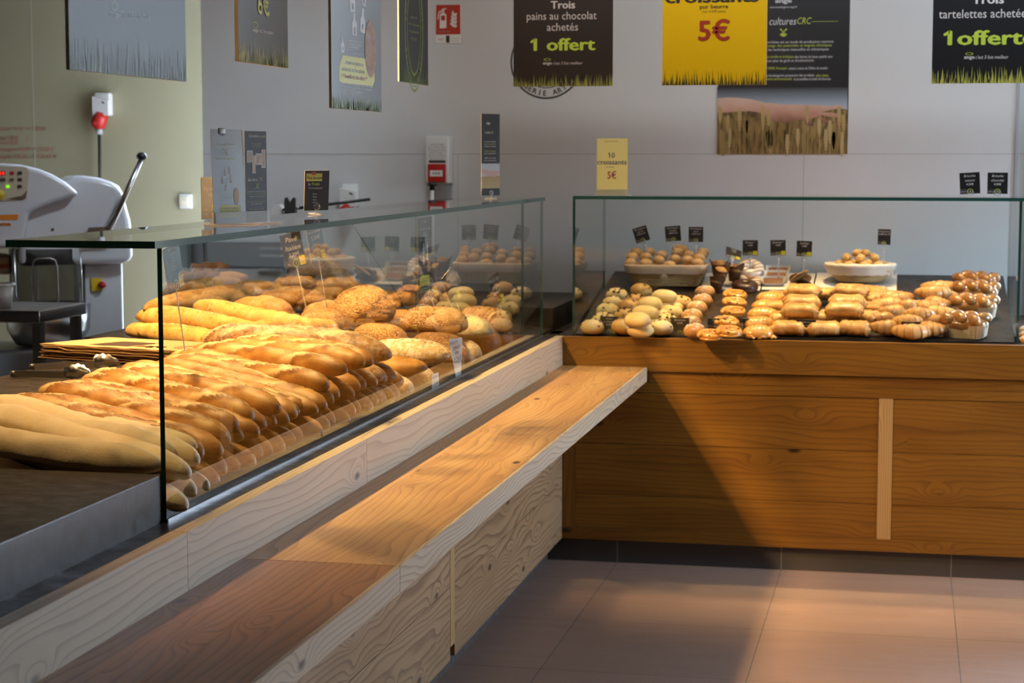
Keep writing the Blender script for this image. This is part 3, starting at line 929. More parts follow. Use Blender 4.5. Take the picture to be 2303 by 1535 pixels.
G1 = 'baguettes piled behind the near glass'
top_rows = [
    (PALE[0], (-190, 965), (368, 1045), 'pale underbaked baguette lying nearest the dark raised end of the counter', 0.68, 0),
    (PALE[1], (-85, 928), (398, 1022), 'pale underbaked baguette in the middle of the three on top', 0.68, 1),
    (PALE[2], (40, 905), (440, 1002), 'pale underbaked baguette next to the first golden one', 0.66, 2),
    (GOLD[0], (108, 890), (500, 975), 'golden baguette with long pale slashes lying beside the pale baguettes', 0.62, 3),
    (GOLD[1], (172, 868), (534, 955), 'golden baguette, second from the pale ones, its back end pale', 0.62, 4),
    (GOLD[2], (208, 842), (572, 934), 'golden baguette, third from the pale ones, with a dark baked tip', 0.62, 0),
    (GOLD[3], (262, 838), (614, 912), 'golden baguette, fourth from the pale ones, raised tip baked dark brown', 0.60, 1),
    (GOLD[4], (345, 850), (655, 922), 'golden baguette, fifth from the pale ones, lying low beside the glass', 0.56, 2),
    (GOLD[0], (385, 858), (690, 915), 'golden baguette, sixth from the pale ones, half under a thick one', 0.56, 3),
    (GOLD[2], (395, 812), (738, 862), 'thick golden baguette whose back end touches the stack of paper bags', 0.60, 4),
    (GOLD[3], (440, 785), (772, 826), 'thick golden baguette behind the one that touches the paper bags', 0.60, 0),
    (GOLD[1], (488, 780), (806, 812), 'golden baguette between two thick ones, only its blunt tip free', 0.60, 1),
    (GOLD[4], (540, 772), (826, 806), 'golden baguette directly in front of the dark tipped country loaf', 0.55, 2),
]
for me, b, t, lab, L, k in top_rows:
    T, B = axis(b, t, L)
    lay(me, 'baguette', T, B, lab, G1, roll=(0.1, -0.25, 0.3, -0.1, 0.2)[k])
# layers underneath: only their round tips show along the foot of the glass
u0 = Vector((0.905, -0.405, -0.10)).normalized()
mid_l = ('golden', 'second'); n_b = 0
for layer, (z, ya, yb, st_) in enumerate(((0.944, 3.475, 5.16, 0.079), (1.002, 3.51, 5.06, 0.081))):
    y = ya; i = 0
    while y < yb:
        pale = y < (3.70 if layer == 0 else 3.62)
        me = PALE[i % 3] if pale else (GOLD[i % 5] if y < 4.86 else DARK[i % 2])
        T = Vector(((-1.427, -1.434)[layer] - 0.007 * ((i * 7) % 3), y, z + 0.004 * ((i * 5) % 3)))
        B = T - u0 * 0.60
        kind = 'pale' if pale else ('golden' if y < 4.86 else 'dark brown')
        lay(me, 'baguette', T, B, '%s baguette tip against the glass, %s from the near end in the %s layer' % (kind, ORD[i], ('bottom', 'middle')[layer]),
            'baguette tips in the lower layers', roll=(i * 1.3) % 1.2 - 0.6, sc=1.0 if not pale else 0.98)
        y += st_ * (1 + 0.10 * math.sin(i * 2.1)); i += 1

# ---------------------------------------------------------------- bread: the loaves further along
def L_at(px, py, h):
    return on_left(px, py, h)


def place(me, name, px, py, h, label, yaw=0.0, group=None, pitch=0.0, roll=0.0, sc=1.0, hh=0.04, cat='bread'):
    P = L_at(px, py, h)
    V = np.array([tuple(v.co) for v in me.vertices]) * np.array(sc if isinstance(sc, tuple) else (sc,) * 3)
    Mr = np.array(Euler((roll, pitch, yaw)).to_matrix())
    over = (V @ Mr.T)[:, 0].max() + P[0] - (GX - 0.011)          # keep every loaf behind the glass
    if over > 0: P = P - np.array([over, 0, 0])
    return put(me, name, (P[0], P[1], P[2] - hh), label, cat, group, yaw, pitch, roll, sc)


def two_cuts(an=0.35, n=3, ln=0.1, wd=0.014):
    return [(-0.7 + 1.4 * (k + 0.5) / n, 0.0, an, ln, wd) for k in range(n)]


Y_ = -0.42    # most loaves lie like the baguettes, tips towards the shop
country = loaf('country_loaf', M['rustic'], 0.46, 0.125, 0.085, 61, pw=3.2, slashes=[(-0.62, 0.1, 0.28, 0.22, 0.018), (-0.12, 0.0, 0.22, 0.24, 0.02), (0.42, -0.1, 0.3, 0.2, 0.018)], lumpy=0.06, nu=110)
T, B = axis((590, 752), (876, 790), 0.46)
lay(country, 'country_loaf', T, B, 'big dark country loaf with split pale crust and dark pointed tip', 'country loaves', hh=0.045)
T, B = axis((470, 752), (735, 768), 0.46, -1.62)
lay(country, 'country_loaf', T, B, 'country loaf with a torn pale slash behind the dark tipped one', 'country loaves', roll=0.4, hh=0.045)
bat = loaf('batard', M['brown'], 0.30, 0.095, 0.075, 62, pw=3.0, slashes=two_cuts(0.3, 3, 0.12))
batf = loaf('batard', M['floured'], 0.30, 0.115, 0.075, 63, pw=2.8, slashes=two_cuts(0.25, 2, 0.15, 0.017))
bato = loaf('batard', M['orange_crust'], 0.28, 0.11, 0.075, 64, pw=2.6, slashes=two_cuts(0.5, 3, 0.10, 0.017))
batc = loaf('batard', M['cracked'], 0.27, 0.12, 0.085, 65, pw=2.4, slashes=[(0, 0.25, 0.08, 0.20, 0.026)], lumpy=0.05)
flatb = loaf('flat_loaf', M['golden'], 0.21, 0.125, 0.06, 66, pw=2.5, flat=0.75, lumpy=0.05)
sed = loaf('seeded_loaf', M['seeded'], 0.27, 0.135, 0.10, 67, pw=3.2, lumpy=0.05)
dsed = loaf('seeded_loaf', M['dark_seeded'], 0.25, 0.12, 0.095, 68, pw=3.0, lumpy=0.05)
boule = loaf('boule', M['seeded'], 0.215, 0.205, 0.14, 69, pw=2.1, blunt=0.5, flat=0.75, lumpy=0.05, nu=70, nv=44)
strip = loaf('striped_loaf', M['brown'], 0.26, 0.115, 0.09, 70, pw=5.0, slashes=[(-0.75 + 0.1875 * k, 0, 1.45, 0.14, 0.008) for k in range(9)], lumpy=0.03, nu=120)


def seeds_on(o, n, Lx, Ly, Hz, seed):
    g = np.random.default_rng(seed); mb = MB()
    for _ in range(n):
        a, b = g.uniform(0, 6.283), g.uniform(0.05, 0.95) ** 0.7 * 1.35
        nx, ny, nz = math.sin(b) * math.cos(a), math.sin(b) * math.sin(a), math.cos(b)
        p = np.array([nx * Lx / 2 * 1.02, ny * Ly / 2 * 1.02, Hz * 0.43 + nz * Hz * 0.585])
        q = Euler((g.uniform(0, 3), g.uniform(0, 3), g.uniform(0, 3))).to_matrix()
        V = [Vector((0.0030, 0, 0)), Vector((-0.0030, 0, 0)), Vector((0, 0.0017, 0)), Vector((0, -0.0017, 0)), Vector((0, 0, 0.0012)), Vector((0, 0, -0.0012))]
        mb.add([Vector(p) + q @ v for v in V], [(0, 2, 4), (2, 1, 4), (1, 3, 4), (3, 0, 4), (2, 0, 5), (1, 2, 5), (3, 1, 5), (0, 3, 5)])
    s_ = mb.build('sesame_seeds', M['seed'], o)
    return tag(s_, kind='stuff')


o = place(boule, 'boule', 820, 690, 0.125, 'tall round boule covered in pale sesame seeds, highest of the seeded loaves', 0.3, 'seeded loaves', hh=0.07)
seeds_on(o, 900, 0.215, 0.205, 0.14, 5)
place(sed, 'seeded_loaf', 975, 722, 0.105, 'long brown loaf topped with sesame, right of the round boule', -0.10, 'seeded loaves', sc=(0.92, 0.95, 0.95), hh=0.045)
place(sed, 'seeded_loaf', 853, 752, 0.075, 'sesame loaf lying low in front of the round boule', -0.5, 'seeded loaves', sc=(0.85, 0.8, 0.8), hh=0.045)
place(sed, 'seeded_loaf', 722, 712, 0.085, 'small sesame loaf between the caraway loaf and the boule', -0.35, 'seeded loaves', sc=(0.62, 0.75, 0.75), hh=0.045)
place(dsed, 'seeded_loaf', 985, 768, 0.055, 'dark seeded loaf under the long sesame loaf', -0.45, 'seeded loaves', sc=(0.9, 0.85, 0.8), hh=0.045)
place(dsed, 'seeded_loaf', 1052, 800, 0.045, 'dark seeded loaf just right of the tall handwritten paper', Y_ - 0.45, 'seeded loaves', sc=(0.85, 0.9, 0.9), hh=0.045)
place(batc, 'batard', 1082, 732, 0.095, 'cream floured loaf with cracked crust on top at the far end', Y_ - 0.1, 'floured loaves', hh=0.045)
place(batc, 'batard', 1118, 782, 0.045, 'cracked floured loaf low against the far end of the glass', Y_ - 0.35, 'floured loaves', sc=0.9, hh=0.045)
place(batc, 'batard', 1094, 792, 0.04, 'cracked floured loaf with an orange split beside the low cracked one', Y_ - 0.4, 'floured loaves', sc=0.85, hh=0.045)
place(bat, 'batard', 1068, 785, 0.055, 'brown loaf between the dark seeded loaf and the cracked loaves', Y_ - 0.35, 'brown loaves', sc=1.05, hh=0.045)
place(strip, 'striped_loaf', 1128, 722, 0.085, 'striped brown loaf on top behind the cream cracked loaf', Y_ - 0.35, 'striped loaves', hh=0.045)
place(strip, 'striped_loaf', 1152, 764, 0.045, 'striped brown loaf at the foot of the glass near its far corner', Y_ - 0.15, 'striped loaves', hh=0.045)
place(strip, 'striped_loaf', 1178, 752, 0.045, 'last striped loaf in the far corner of the bread tray', Y_ - 0.35, 'striped loaves', sc=0.85, hh=0.045)
place(batf, 'batard', 940, 785, 0.065, 'pale floured loaf with a broad split below the sesame loaf', -0.25, 'floured loaves', sc=1.0, hh=0.045)
place(flatb, 'flat_loaf', 1000, 792, 0.060, 'smooth round golden loaf left of the tall handwritten paper', -0.3, 'golden loaves', sc=0.85, hh=0.035)
place(flatb, 'flat_loaf', 926, 816, 0.065, 'flat golden loaf with a smooth round end above the brown tips', -0.35, 'golden loaves', sc=0.9, hh=0.035)
place(batf, 'batard', 985, 836, 0.035, 'flour dusted loaf between the two handwritten papers', -0.5, 'floured loaves', sc=(0.85, 0.95, 0.95), hh=0.045)
place(batf, 'batard', 945, 858, 0.035, 'floured loaf left of the small handwritten paper', -0.6, 'floured loaves', sc=(0.8, 0.9, 0.9), hh=0.045)
for k, (px, py, h, w_) in enumerate(((846, 836, 0.085, 'topmost'), (872, 832, 0.080, 'middle'), (905, 842, 0.060, 'farthest'))):
    place(bat, 'batard', px, py, h, 'dark brown loaf in front of the country loaf tip, %s of the three' % w_, Y_ - 0.1, 'brown loaves', hh=0.04, roll=0.3 * k)
for k, (px, py) in enumerate(((862, 880), (893, 866), (922, 868))):
    place(bat, 'batard', px, py, 0.035, 'brown loaf at the foot of the glass, %s of three before the floured loaves' % ORD[k], Y_ - 0.1, 'brown loaves', hh=0.04, roll=0.5 * k)
# back of the pile
car = loaf('caraway_loaf', M['orange_crust'], 0.26, 0.12, 0.085, 71, pw=2.6, slashes=[(0.05, 0, 1.2, 0.12, 0.006)], lumpy=0.06)
place(car, 'caraway_loaf', 588, 692, 0.075, 'smooth brown oval loaf lying across the middle of the pile', -0.25, 'brown loaves', hh=0.045)
place(bato, 'batard', 655, 664, 0.075, 'orange brown loaf with a pale triangular cut at the back of the pile', 0.1, 'orange loaves', hh=0.045)
place(bato, 'batard', 760, 648, 0.075, 'long orange loaf under the dark cut loaves', 0.25, 'orange loaves', sc=(1.1, 1, 1), hh=0.045)
place(bato, 'batard', 748, 684, 0.065, 'orange loaf tucked against the left of the sesame boule', 0.5, 'orange loaves', sc=0.8, hh=0.045)
place(bato, 'batard', 880, 664, 0.055, 'orange loaf behind the right of the sesame boule', 0.2, 'orange loaves', sc=0.85, hh=0.045)
place(flatb, 'flat_loaf', 905, 700, 0.065, 'pale loaf end showing between boule and long sesame loaf', 0.1, 'golden loaves', sc=0.7, hh=0.035)
rb = loaf('rye_loaf', M['rustic'], 0.235, 0.17, 0.10, 72, pw=2.2, slashes=[(-0.35, 0.3, 0.3, 0.15, 0.026), (0.3, -0.2, -0.5, 0.15, 0.028), (0.1, 0.5, 1.2, 0.12, 0.02)], lumpy=0.07)
place(rb, 'rye_loaf', 712, 606, 0.135, 'dark blistered loaf with pale cut faces, highest loaf at the back', 0.1, 'dark cut loaves', hh=0.05)
place(rb, 'rye_loaf', 752, 634, 0.095, 'dark loaf with two pale cut faces under the highest loaf', -0.5, 'dark cut loaves', sc=0.95, hh=0.05)
place(rb, 'rye_loaf', 662, 634, 0.085, 'dark loaf with a white cut face left of the highest loaf', 0.5, 'dark cut loaves', sc=0.8, hh=0.05)
place(flatb, 'flat_loaf', 572, 634, 0.085, 'small orange roll behind the twisted pale baguettes', 0.4, 'golden loaves', sc=0.75, hh=0.035)
place(batf, 'batard', 530, 646, 0.080, 'pale scored roll at the right end of the twisted baguettes', 0.35, 'floured loaves', sc=0.75, hh=0.045)
FB = [loaf('baguette', M['blond'], 0.60, 0.068, 0.06, seed=k, pw=4.5, slashes=[(0.0, 0.1, 0.03, 0.36, 0.012)] if k % 2 else None, lumpy=0.075, bend=0.012, nu=110) for k in (81, 82, 83)]
G2 = 'blond baguettes at the back of the pile'
def lay2(me, b, t, hb, ht, lab, sc=1.0):
    Bp, Tp = L_at(b[0], b[1], hb), L_at(t[0], t[1], ht)
    d = (Tp - Bp); L = np.linalg.norm(d)
    o = lay(me, 'baguette', Tp, Bp, lab, G2, sc=sc)
    o.scale = (L / 0.60, sc, sc)
lay2(FB[0], (306, 742), (560, 775), 0.035, 0.035, 'blond baguette lowest in the pile just behind the paper bags')
lay2(FB[1], (280, 740), (520, 758), 0.035, 0.03, 'blond baguette whose round end lies farthest left on the counter')
lay2(FB[2], (335, 697), (620, 752), 0.09, 0.075, 'pale bumpy baguette with brown blisters across the upper pile')
lay2(FB[0], (302, 708), (560, 735), 0.085, 0.06, 'blond baguette end just left of the bumpy one')
lay2(FB[1], (432, 684), (716, 736), 0.115, 0.085, 'smooth speckled blond baguette lying on top in the middle')
lay2(FB[2], (328, 690), (572, 648), 0.115, 0.09, 'twisted blond baguette slanting up to the right under the price card')
lay2(FB[0], (372, 660), (500, 636), 0.105, 0.09, 'blond baguette behind the twisted one, farthest back', 1.0)
lay2(FB[1], (560, 742), (762, 738), 0.075, 0.06, 'pale speckled baguette end below the sesame loaves', 1.15)

# paper bags and tongs on the back shelf
pb = empty('paper_bag_stack', (0, 0, 0))
tag(pb, 'stack of folded brown paper bread bags lying behind the baguettes', 'paper bags')
A, Bq, Cq = at_z(92, 808, 1.0), at_z(400, 826, 1.0), at_z(200, 772, 1.045)
ux = Vector(Bq - A); ux.z = 0; Lb = 0.62; ux.normalize(); uy = Vector((-ux.y, ux.x, 0))
org = Vector((A[0], A[1], 1.0))
g_ = np.random.default_rng(4)
for k in range(14):
    mb = MB(); n = 22; q = 0.0034 * k + 0.0012
    off = g_.uniform(-0.012, 0.012); sk = (0.22 if k == 13 else 0.10) + g_.uniform(-0.015, 0.015); dy = g_.uniform(-0.006, 0.006)
    V, Fc = [], []
    for i in range(n + 1):
        for (a, zz) in ((0, 0), (0.26, 0), (0.26, 0.0022), (0, 0.0022)):
            xx = Lb * i / n + off + sk * a; wv = 0.0030 * math.sin(i * 0.8 + k) * (1 if a == 0 else 0.2)
            p = org + ux * xx + uy * (a + dy); V.append((p.x, p.y, p.z + q + zz + abs(wv) * 0.6 + (0.006 if (k == 9 and i < 3 and a == 0) else 0)))
    for i in range(n):
        for c_ in range(4): Fc.append((i * 4 + c_, i * 4 + (c_ + 1) % 4, (i + 1) * 4 + (c_ + 1) % 4, (i + 1) * 4 + c_))
    Fc += [(3, 2, 1, 0), (n * 4, n * 4 + 1, n * 4 + 2, n * 4 + 3)]
    mb.add(V, Fc)
    mb.build('paper_bag', M['kraft'], pb)
pm = MB(); brn = ink((0.055, 0.028, 0.014))
def bagpt(a, b): p = org + ux * (0.05 + a) + uy * b; return (p.x, p.y, 1.0 + 0.0034 * 14 + 0.0022)
pm.add([bagpt(0.10, 0.04), bagpt(0.24, 0.04), bagpt(0.27, 0.16), bagpt(0.14, 0.16)], [(0, 1, 2, 3)])
for r in (0.055, 0.045, 0.035, 0.025):
    for k in range(20):
        a, b = 6.283 * k / 20, 6.283 * (k + 1) / 20
        pm.add([bagpt(0.44 + r * math.cos(a), 0.10 + r * math.sin(a)), bagpt(0.44 + r * math.cos(b), 0.10 + r * math.sin(b)),
                bagpt(0.44 + (r - 0.003) * math.cos(b), 0.10 + (r - 0.003) * math.sin(b)), bagpt(0.44 + (r - 0.003) * math.cos(a), 0.10 + (r - 0.003) * math.sin(a))], [(0, 1, 2, 3)])
V, Fc = glyphs('ange', 0.02)
pm.add([bagpt(0.26 + v[0] * 0.055 + v[1] * 0.01, 0.05 + v[1] * 0.075) for v in V], Fc)
pm.build('printed_mark', brn, pb)


def tongs(label, p0, p1, mat, spread):
    t_ = empty('tongs', tuple(p0)); tag(t_, label, 'tongs', 'serving tongs beside the paper bags')
    d = Vector(p1) - Vector(p0); L = d.length; a = math.atan2(d.y, d.x); t_.rotation_euler = (0, 0, a)
    for s_ in (-1, 1):
        mb = MB()
        pts = [(0, 0.004 * s_, 0.008), (L * 0.3, s_ * spread * 0.6, 0.010), (L * 0.7, s_ * spread, 0.010)]
        V, Fc = [], []
        for i, (x, y, z) in enumerate(pts):
            V += [(x, y, z - 0.008), (x, y + 0.0015, z - 0.008), (x, y + 0.0015, z + 0.010), (x, y, z + 0.010)]
        for i in range(len(pts) - 1):
            for c_ in range(4): Fc.append((i * 4 + c_, i * 4 + (c_ + 1) % 4, (i + 1) * 4 + (c_ + 1) % 4, (i + 1) * 4 + c_))
        Fc += [(3, 2, 1, 0), (8, 9, 10, 11)]
        mb.add(V, Fc); mb.build('arm', mat, t_)
        mb = MB(); n = 9; V, Fc = [], []
        for i in range(n):      # scalloped gripping end
            x = L * 0.7 + L * 0.3 * i / (n - 1); hw = 0.026 * math.sin(math.pi * (0.25 + 0.7 * i / (n - 1))) + (0.0035 if i % 2 else -0.001)
            yy = s_ * (spread + 0.010 * math.sin(math.pi * i / (n - 1)))
            V += [(x, yy, 0.012 - hw * 0.35), (x, yy + s_ * 0.003, 0.012 + hw), (x, yy + s_ * 0.0045, 0.012 + hw), (x, yy + s_ * 0.0015, 0.012 - hw * 0.35)]
        for i in range(n - 1):
            for c_ in range(4): Fc.append((i * 4 + c_, i * 4 + (c_ + 1) % 4, (i + 1) * 4 + (c_ + 1) % 4, (i + 1) * 4 + c_))
        mb.add(V, Fc, 0, True); mb.build('scalloped_grip', mat, t_)
    MB().tube([(0, 0, 0.002), (0, 0, 0.018)], 0.008, 12, 0).build('hinge', M['dark_steel'], t_)
tongs('steel tongs lying nearest, with a scalloped grip, left of the baguettes', at_z(30, 848, 1.001), at_z(200, 852, 1.001), M['steel'], 0.012)
tongs('steel tongs lying against the front of the paper bags', at_z(72, 832, 1.001), at_z(270, 826, 1.001), M['steel'], 0.016)


# ---------------------------------------------------------------- pastries on the ramp
RA = math.atan2(0.108, 0.58)


def seat(o, P, base, yaw=0.0, roll=RA, sc=1.0):
    o.location = (float(P[0]), float(P[1]), float(P[2]) - base)
    o.rotation_euler = (roll, 0, yaw)
    o.scale = (sc,) * 3 if not isinstance(sc, tuple) else sc
    return o


def chips_on(parent, name, mat, n, Lx, Ly, Hz, r, seed, flat=0.5, spread=1.25, base=0.40):
    g = np.random.default_rng(seed); mb = MB()
    for _ in range(n):
        a, b = g.uniform(0, 6.283), math.acos(1 - g.uniform(0.0, 1.0) * (1 - math.cos(spread)))
        q = (math.sin(b) * math.cos(a) * Lx / 2, math.sin(b) * math.sin(a) * Ly / 2, Hz * base + math.cos(b) * Hz * (1 - base))
        rr = r * g.uniform(0.6, 1.25)
        mb.ball(q, (rr, rr * g.uniform(0.6, 1), rr * flat), 6)
    return mb.build(name, mat, parent)


def stuffproto(me, name, maker=None):
    """a first example with its parts, moved or copied into place afterwards"""
    o = link(name, me)
    if maker: maker(o)
    return o


class Kind:
    def __init__(s, proto): s.p, s.used = proto, False
    def make(s):
        if not s.used: s.used = True; return s.p
        return copy_tree(s.p)


def milk_bun(mat, seed, n, cm):
    me = loaf('milk_bun', mat, 0.112, 0.080, 0.060, seed, pw=2.5, flat=0.8, lumpy=0.075, nu=36, nv=24, ends=0.25)
    o = link('milk_bun', me)
    if n: chips_on(o, 'chocolate_chips', cm, n, 0.110, 0.079, 0.061, 0.0070, seed)
    return Kind(o)


K_pale = [milk_bun(M['pale_bun'], 101 + k, (15, 12, 13)[k], M['choc']) for k in range(3)]
K_gold = [milk_bun(M['gold_bun'], 111 + k, 22, M['choc']) for k in range(2)]
K_plain = [milk_bun(M['pale_bun'], 121 + k, 0, None) for k in range(2)]


def briochette(seed):
    o = link('briochette', loaf('briochette', M['briochette'], 0.088, 0.080, 0.055, seed, pw=2.2, flat=0.8, lumpy=0.08, nu=32, nv=24,
                                slashes=[(0, 0, 0.3, 0.07, 0.012)]))
    chips_on(o, 'sugar_grains', M['sugar'], 46, 0.086, 0.078, 0.055, 0.0030, seed, 0.8, 1.0)
    return Kind(o)


K_sug = [briochette(131), briochette(132)]


def row(kinds, pts, fmt, cat, group, base=0.0, Hc=0.025, yaw0=0.0, sc=1.0, hs=None, names=ORD):
    for i, (px, py) in enumerate(pts):
        o = kinds[i % len(kinds)].make()
        h = (hs[i] if hs else base)
        P = on_right(px, py, h + Hc)
        seat(o, P, Hc, yaw0 + 0.25 * math.sin(i * 2.3 + yaw0), sc=sc)
        tag(o, fmt % names[i], cat, group)


row(K_pale, [(1332, 736), (1357, 718), (1367, 700), (1378, 684), (1387, 663)], 'pale chocolate chip bun, %s from the glass in the leftmost row', 'bun', 'chocolate chip buns', Hc=0.026, yaw0=0.2, sc=(0.85, 1, 1))
row(K_gold, [(1398, 736), (1404, 710), (1416, 691), (1427, 676), (1441, 655)], 'golden chocolate chip bun, %s from the glass in the second row', 'bun', 'chocolate chip buns', Hc=0.026, yaw0=0.9, sc=(0.85, 1, 1))
row(K_plain, [(1441, 742), (1460, 727), (1478, 708), (1508, 690)], 'plain pale bun underneath, %s from the glass in the third row', 'bun', 'plain pale buns', Hc=0.026, sc=0.95)
row(K_plain, [(1436, 720), (1452, 702), (1464, 684), (1495, 666)], 'plain pale bun lying on top, %s from the glass in the third row', 'bun', 'plain pale buns', base=0.042, Hc=0.026, yaw0=-0.3)
row(K_pale, [(1486, 738), (1497, 721), (1509, 704)], 'pale chocolate chip bun, %s from the glass, right of the plain buns', 'bun', 'chocolate chip buns', Hc=0.026, yaw0=0.6, sc=(0.85, 1, 1))
o = K_gold[0].make(); seat(o, on_right(1526, 682, 0.026), 0.026, 0.5); tag(o, 'golden chocolate chip bun behind the pale ones right of the plain buns', 'bun', 'chocolate chip buns')
row(K_sug, [(1562, 742), (1553, 726), (1557, 709), (1567, 692), (1580, 675), (1586, 657)], 'sugar topped brioche roll, %s from the glass in its row', 'brioche roll', 'sugar topped brioche rolls', Hc=0.027)


def raisin_swirl(seed):
    g = np.random.default_rng(seed)
    mb = MB(); n = 70; pts = []; rr = []
    for i in range(n):
        a = 2 * math.pi * 2.6 * i / (n - 1); r = 0.004 + 0.044 * i / (n - 1)
        pts.append((r * math.cos(a), r * math.sin(a), 0.016 + 0.004 * math.cos(i * 0.3))); rr.append(0.0105 + 0.001 * math.sin(i * 0.9) - (0.005 if i == n - 1 else 0))
    mb.tube(pts, rr, 12)
    me = mb
    o = me.build('raisin_swirl', M['glazed'])
    MB().lathe([(0.0, 0.004), (0.046, 0.003), (0.048, 0.010), (0.0, 0.016)], 28).build('custard', M['glazed'], o)
    mb = MB()
    for k in range(9):
        a, r = g.uniform(0, 6.28), g.uniform(0.008, 0.042)
        mb.ball((r * math.cos(a), r * math.sin(a), 0.023), (0.005, 0.004, 0.0035), 8)
    mb.build('raisins', M['choc'], o)
    return Kind(o)


K_rai = [raisin_swirl(141), raisin_swirl(142)]
row(K_rai, [(1642, 744), (1636, 722), (1651, 700), (1654, 679), (1655, 662), (1600, 752)], 'glazed raisin swirl, %s from the glass in its row', 'pastry', 'raisin swirls', Hc=0.016, sc=1.0, hs=[0.02, 0.03, 0.02, 0.02, 0.02, 0.0])


def turnover(seed):
    o = link('apple_turnover', loaf('apple_turnover', M['glazed'], 0.125, 0.090, 0.046, seed, pw=2.4, flat=0.6, lumpy=0.04, nu=60, nv=28,
              slashes=[(-0.7 + 0.28 * k, 0.05, 1.15, 0.07, 0.0035) for k in range(6)], ends=0.4))
    mb = MB().tube([(0.060 * math.cos(a), -0.040 - 0.004 * math.sin(a * 9), 0.012 + 0.004 * math.sin(a * 14)) for a in np.linspace(0.25, 2.9, 24)], 0.006, 8)
    mb.build('crimped_edge', M['glazed'], o)
    return Kind(o)


K_tur = [turnover(151), turnover(152)]
row(K_tur, [(1705, 744), (1708, 724), (1715, 704), (1722, 686), (1733, 668)], 'shiny ridged apple turnover, %s from the glass in its row', 'pastry', 'apple turnovers', Hc=0.024, yaw0=0.3, hs=[0.0, 0.02, 0.02, 0.02, 0.02])


def pain_choc(seed):
    """a rolled rectangle of puff pastry: two scrolls with layered ends"""
    g = np.random.default_rng(seed)
    nu, nv = 60, 40
    t = np.linspace(-1, 1, nu); ph = np.linspace(0, 2 * math.pi, nv, endpoint=False)
    r = np.clip(1 - np.abs(t) ** 9, 0, 1) ** 0.5
    lay_ = 0.030 * np.abs(np.sin(t * 34 + np.sin(t * 5))) * np.clip((np.abs(t) - 0.55) / 0.3, 0, 1)
    c, s_ = np.cos(ph), np.sin(ph)
    cx = np.sign(c) * np.abs(c) ** 0.9; sz = np.sign(s_) * np.abs(s_) ** 0.95
    groove = 1 - 0.10 * np.exp(-((c - 0.12) / 0.16) ** 2) * (s_ > 0)
    P = np.zeros((nu, nv, 3))
    P[..., 0] = (t * 0.058)[:, None]
    wid = 0.043 * (1 + 0.05 * np.sin(t * 2 + seed))
    P[..., 1] = wid[:, None] * r[:, None] * cx[None] * (1 + lay_[:, None])
    P[..., 2] = 0.026 * r[:, None] * (sz * groove)[None] * (1 + lay_[:, None])
    P += (lump(P, seed, 60) * 0.0016 + lump(P * np.array([2.5, 1, 1]), seed + 3, 160) * 0.0009)[..., None] * np.array([0, 1, 1])
    P[..., 2] -= P[..., 2].min()
    cut = np.clip((np.abs(t) - 0.72) / 0.25, 0, 1)[:, None] * np.clip(0.5 + 0.5 * np.sin(ph * 7 + t[:, None] * 3), 0, 1)
    me = grid_mesh('chocolate_pastry', P, M['puff'], dict(cut=cut * 0.6, ear=np.zeros((nu, nv)), end=np.zeros((nu, nv)) + 0.15))
    o = link('chocolate_pastry', me)
    # rolled ends: short stepped drums on both end faces
    mb = MB()
    for sx in (-1, 1):
        for yy in (-0.019, 0.018):
            for q in range(4):
                rr = 0.0205 - 0.0042 * q
                mb.tube([(sx * (0.050 + 0.0034 * q), yy, 0.025), (sx * (0.0560 + 0.0036 * q), yy, 0.025), (sx * (0.0572 + 0.0036 * q), yy, 0.025)], [rr, rr, rr * 0.86], 16)
    mb.build('rolled_ends', M['puff'], o)
    mb = MB()
    for sx in (-1, 1):
        for yy in (-0.019, 0.018): mb.tube([(sx * 0.058, yy, 0.025), (sx * 0.0700, yy, 0.025)], 0.0042, 8)
    mb.build('chocolate_sticks', M['choc'], o)
    return Kind(o)


K_pc = [pain_choc(161), pain_choc(162), pain_choc(163)]
gpc = 'chocolate filled puff pastries'
row(K_pc, [(1773, 738), (1853, 738), (1922, 739)], 'flaky chocolate pastry in the bottom layer by the glass, %s from the left', 'pastry', gpc, Hc=0.026, sc=1.05)
row(K_pc, [(1832, 716), (1765, 716), (1875, 714)], 'flaky chocolate pastry in the bottom layer, %s of those half hidden behind', 'pastry', gpc, Hc=0.026, sc=1.05)
row(K_pc, [(1799, 700), (1803, 680), (1806, 657)], 'flaky chocolate pastry on top of the left stack, %s from the glass', 'pastry', gpc, base=0.045, Hc=0.026, sc=1.1)
row(K_pc, [(1899, 698), (1906, 680), (1912, 657)], 'flaky chocolate pastry on top of the middle stack, %s from the glass', 'pastry', gpc, base=0.045, Hc=0.026, sc=1.1)
row(K_pc, [(1945, 712), (1950, 692), (1956, 672), (1962, 657)], 'flaky chocolate pastry low at the right of the stacks, %s from the glass', 'pastry', gpc, Hc=0.026, yaw0=-0.5, base=0.01)
row(K_pc, [(1752, 690), (1758, 668), (1855, 662)], 'flaky chocolate pastry at the left back of the stacks, %s of three', 'pastry', gpc, Hc=0.026, base=0.012)


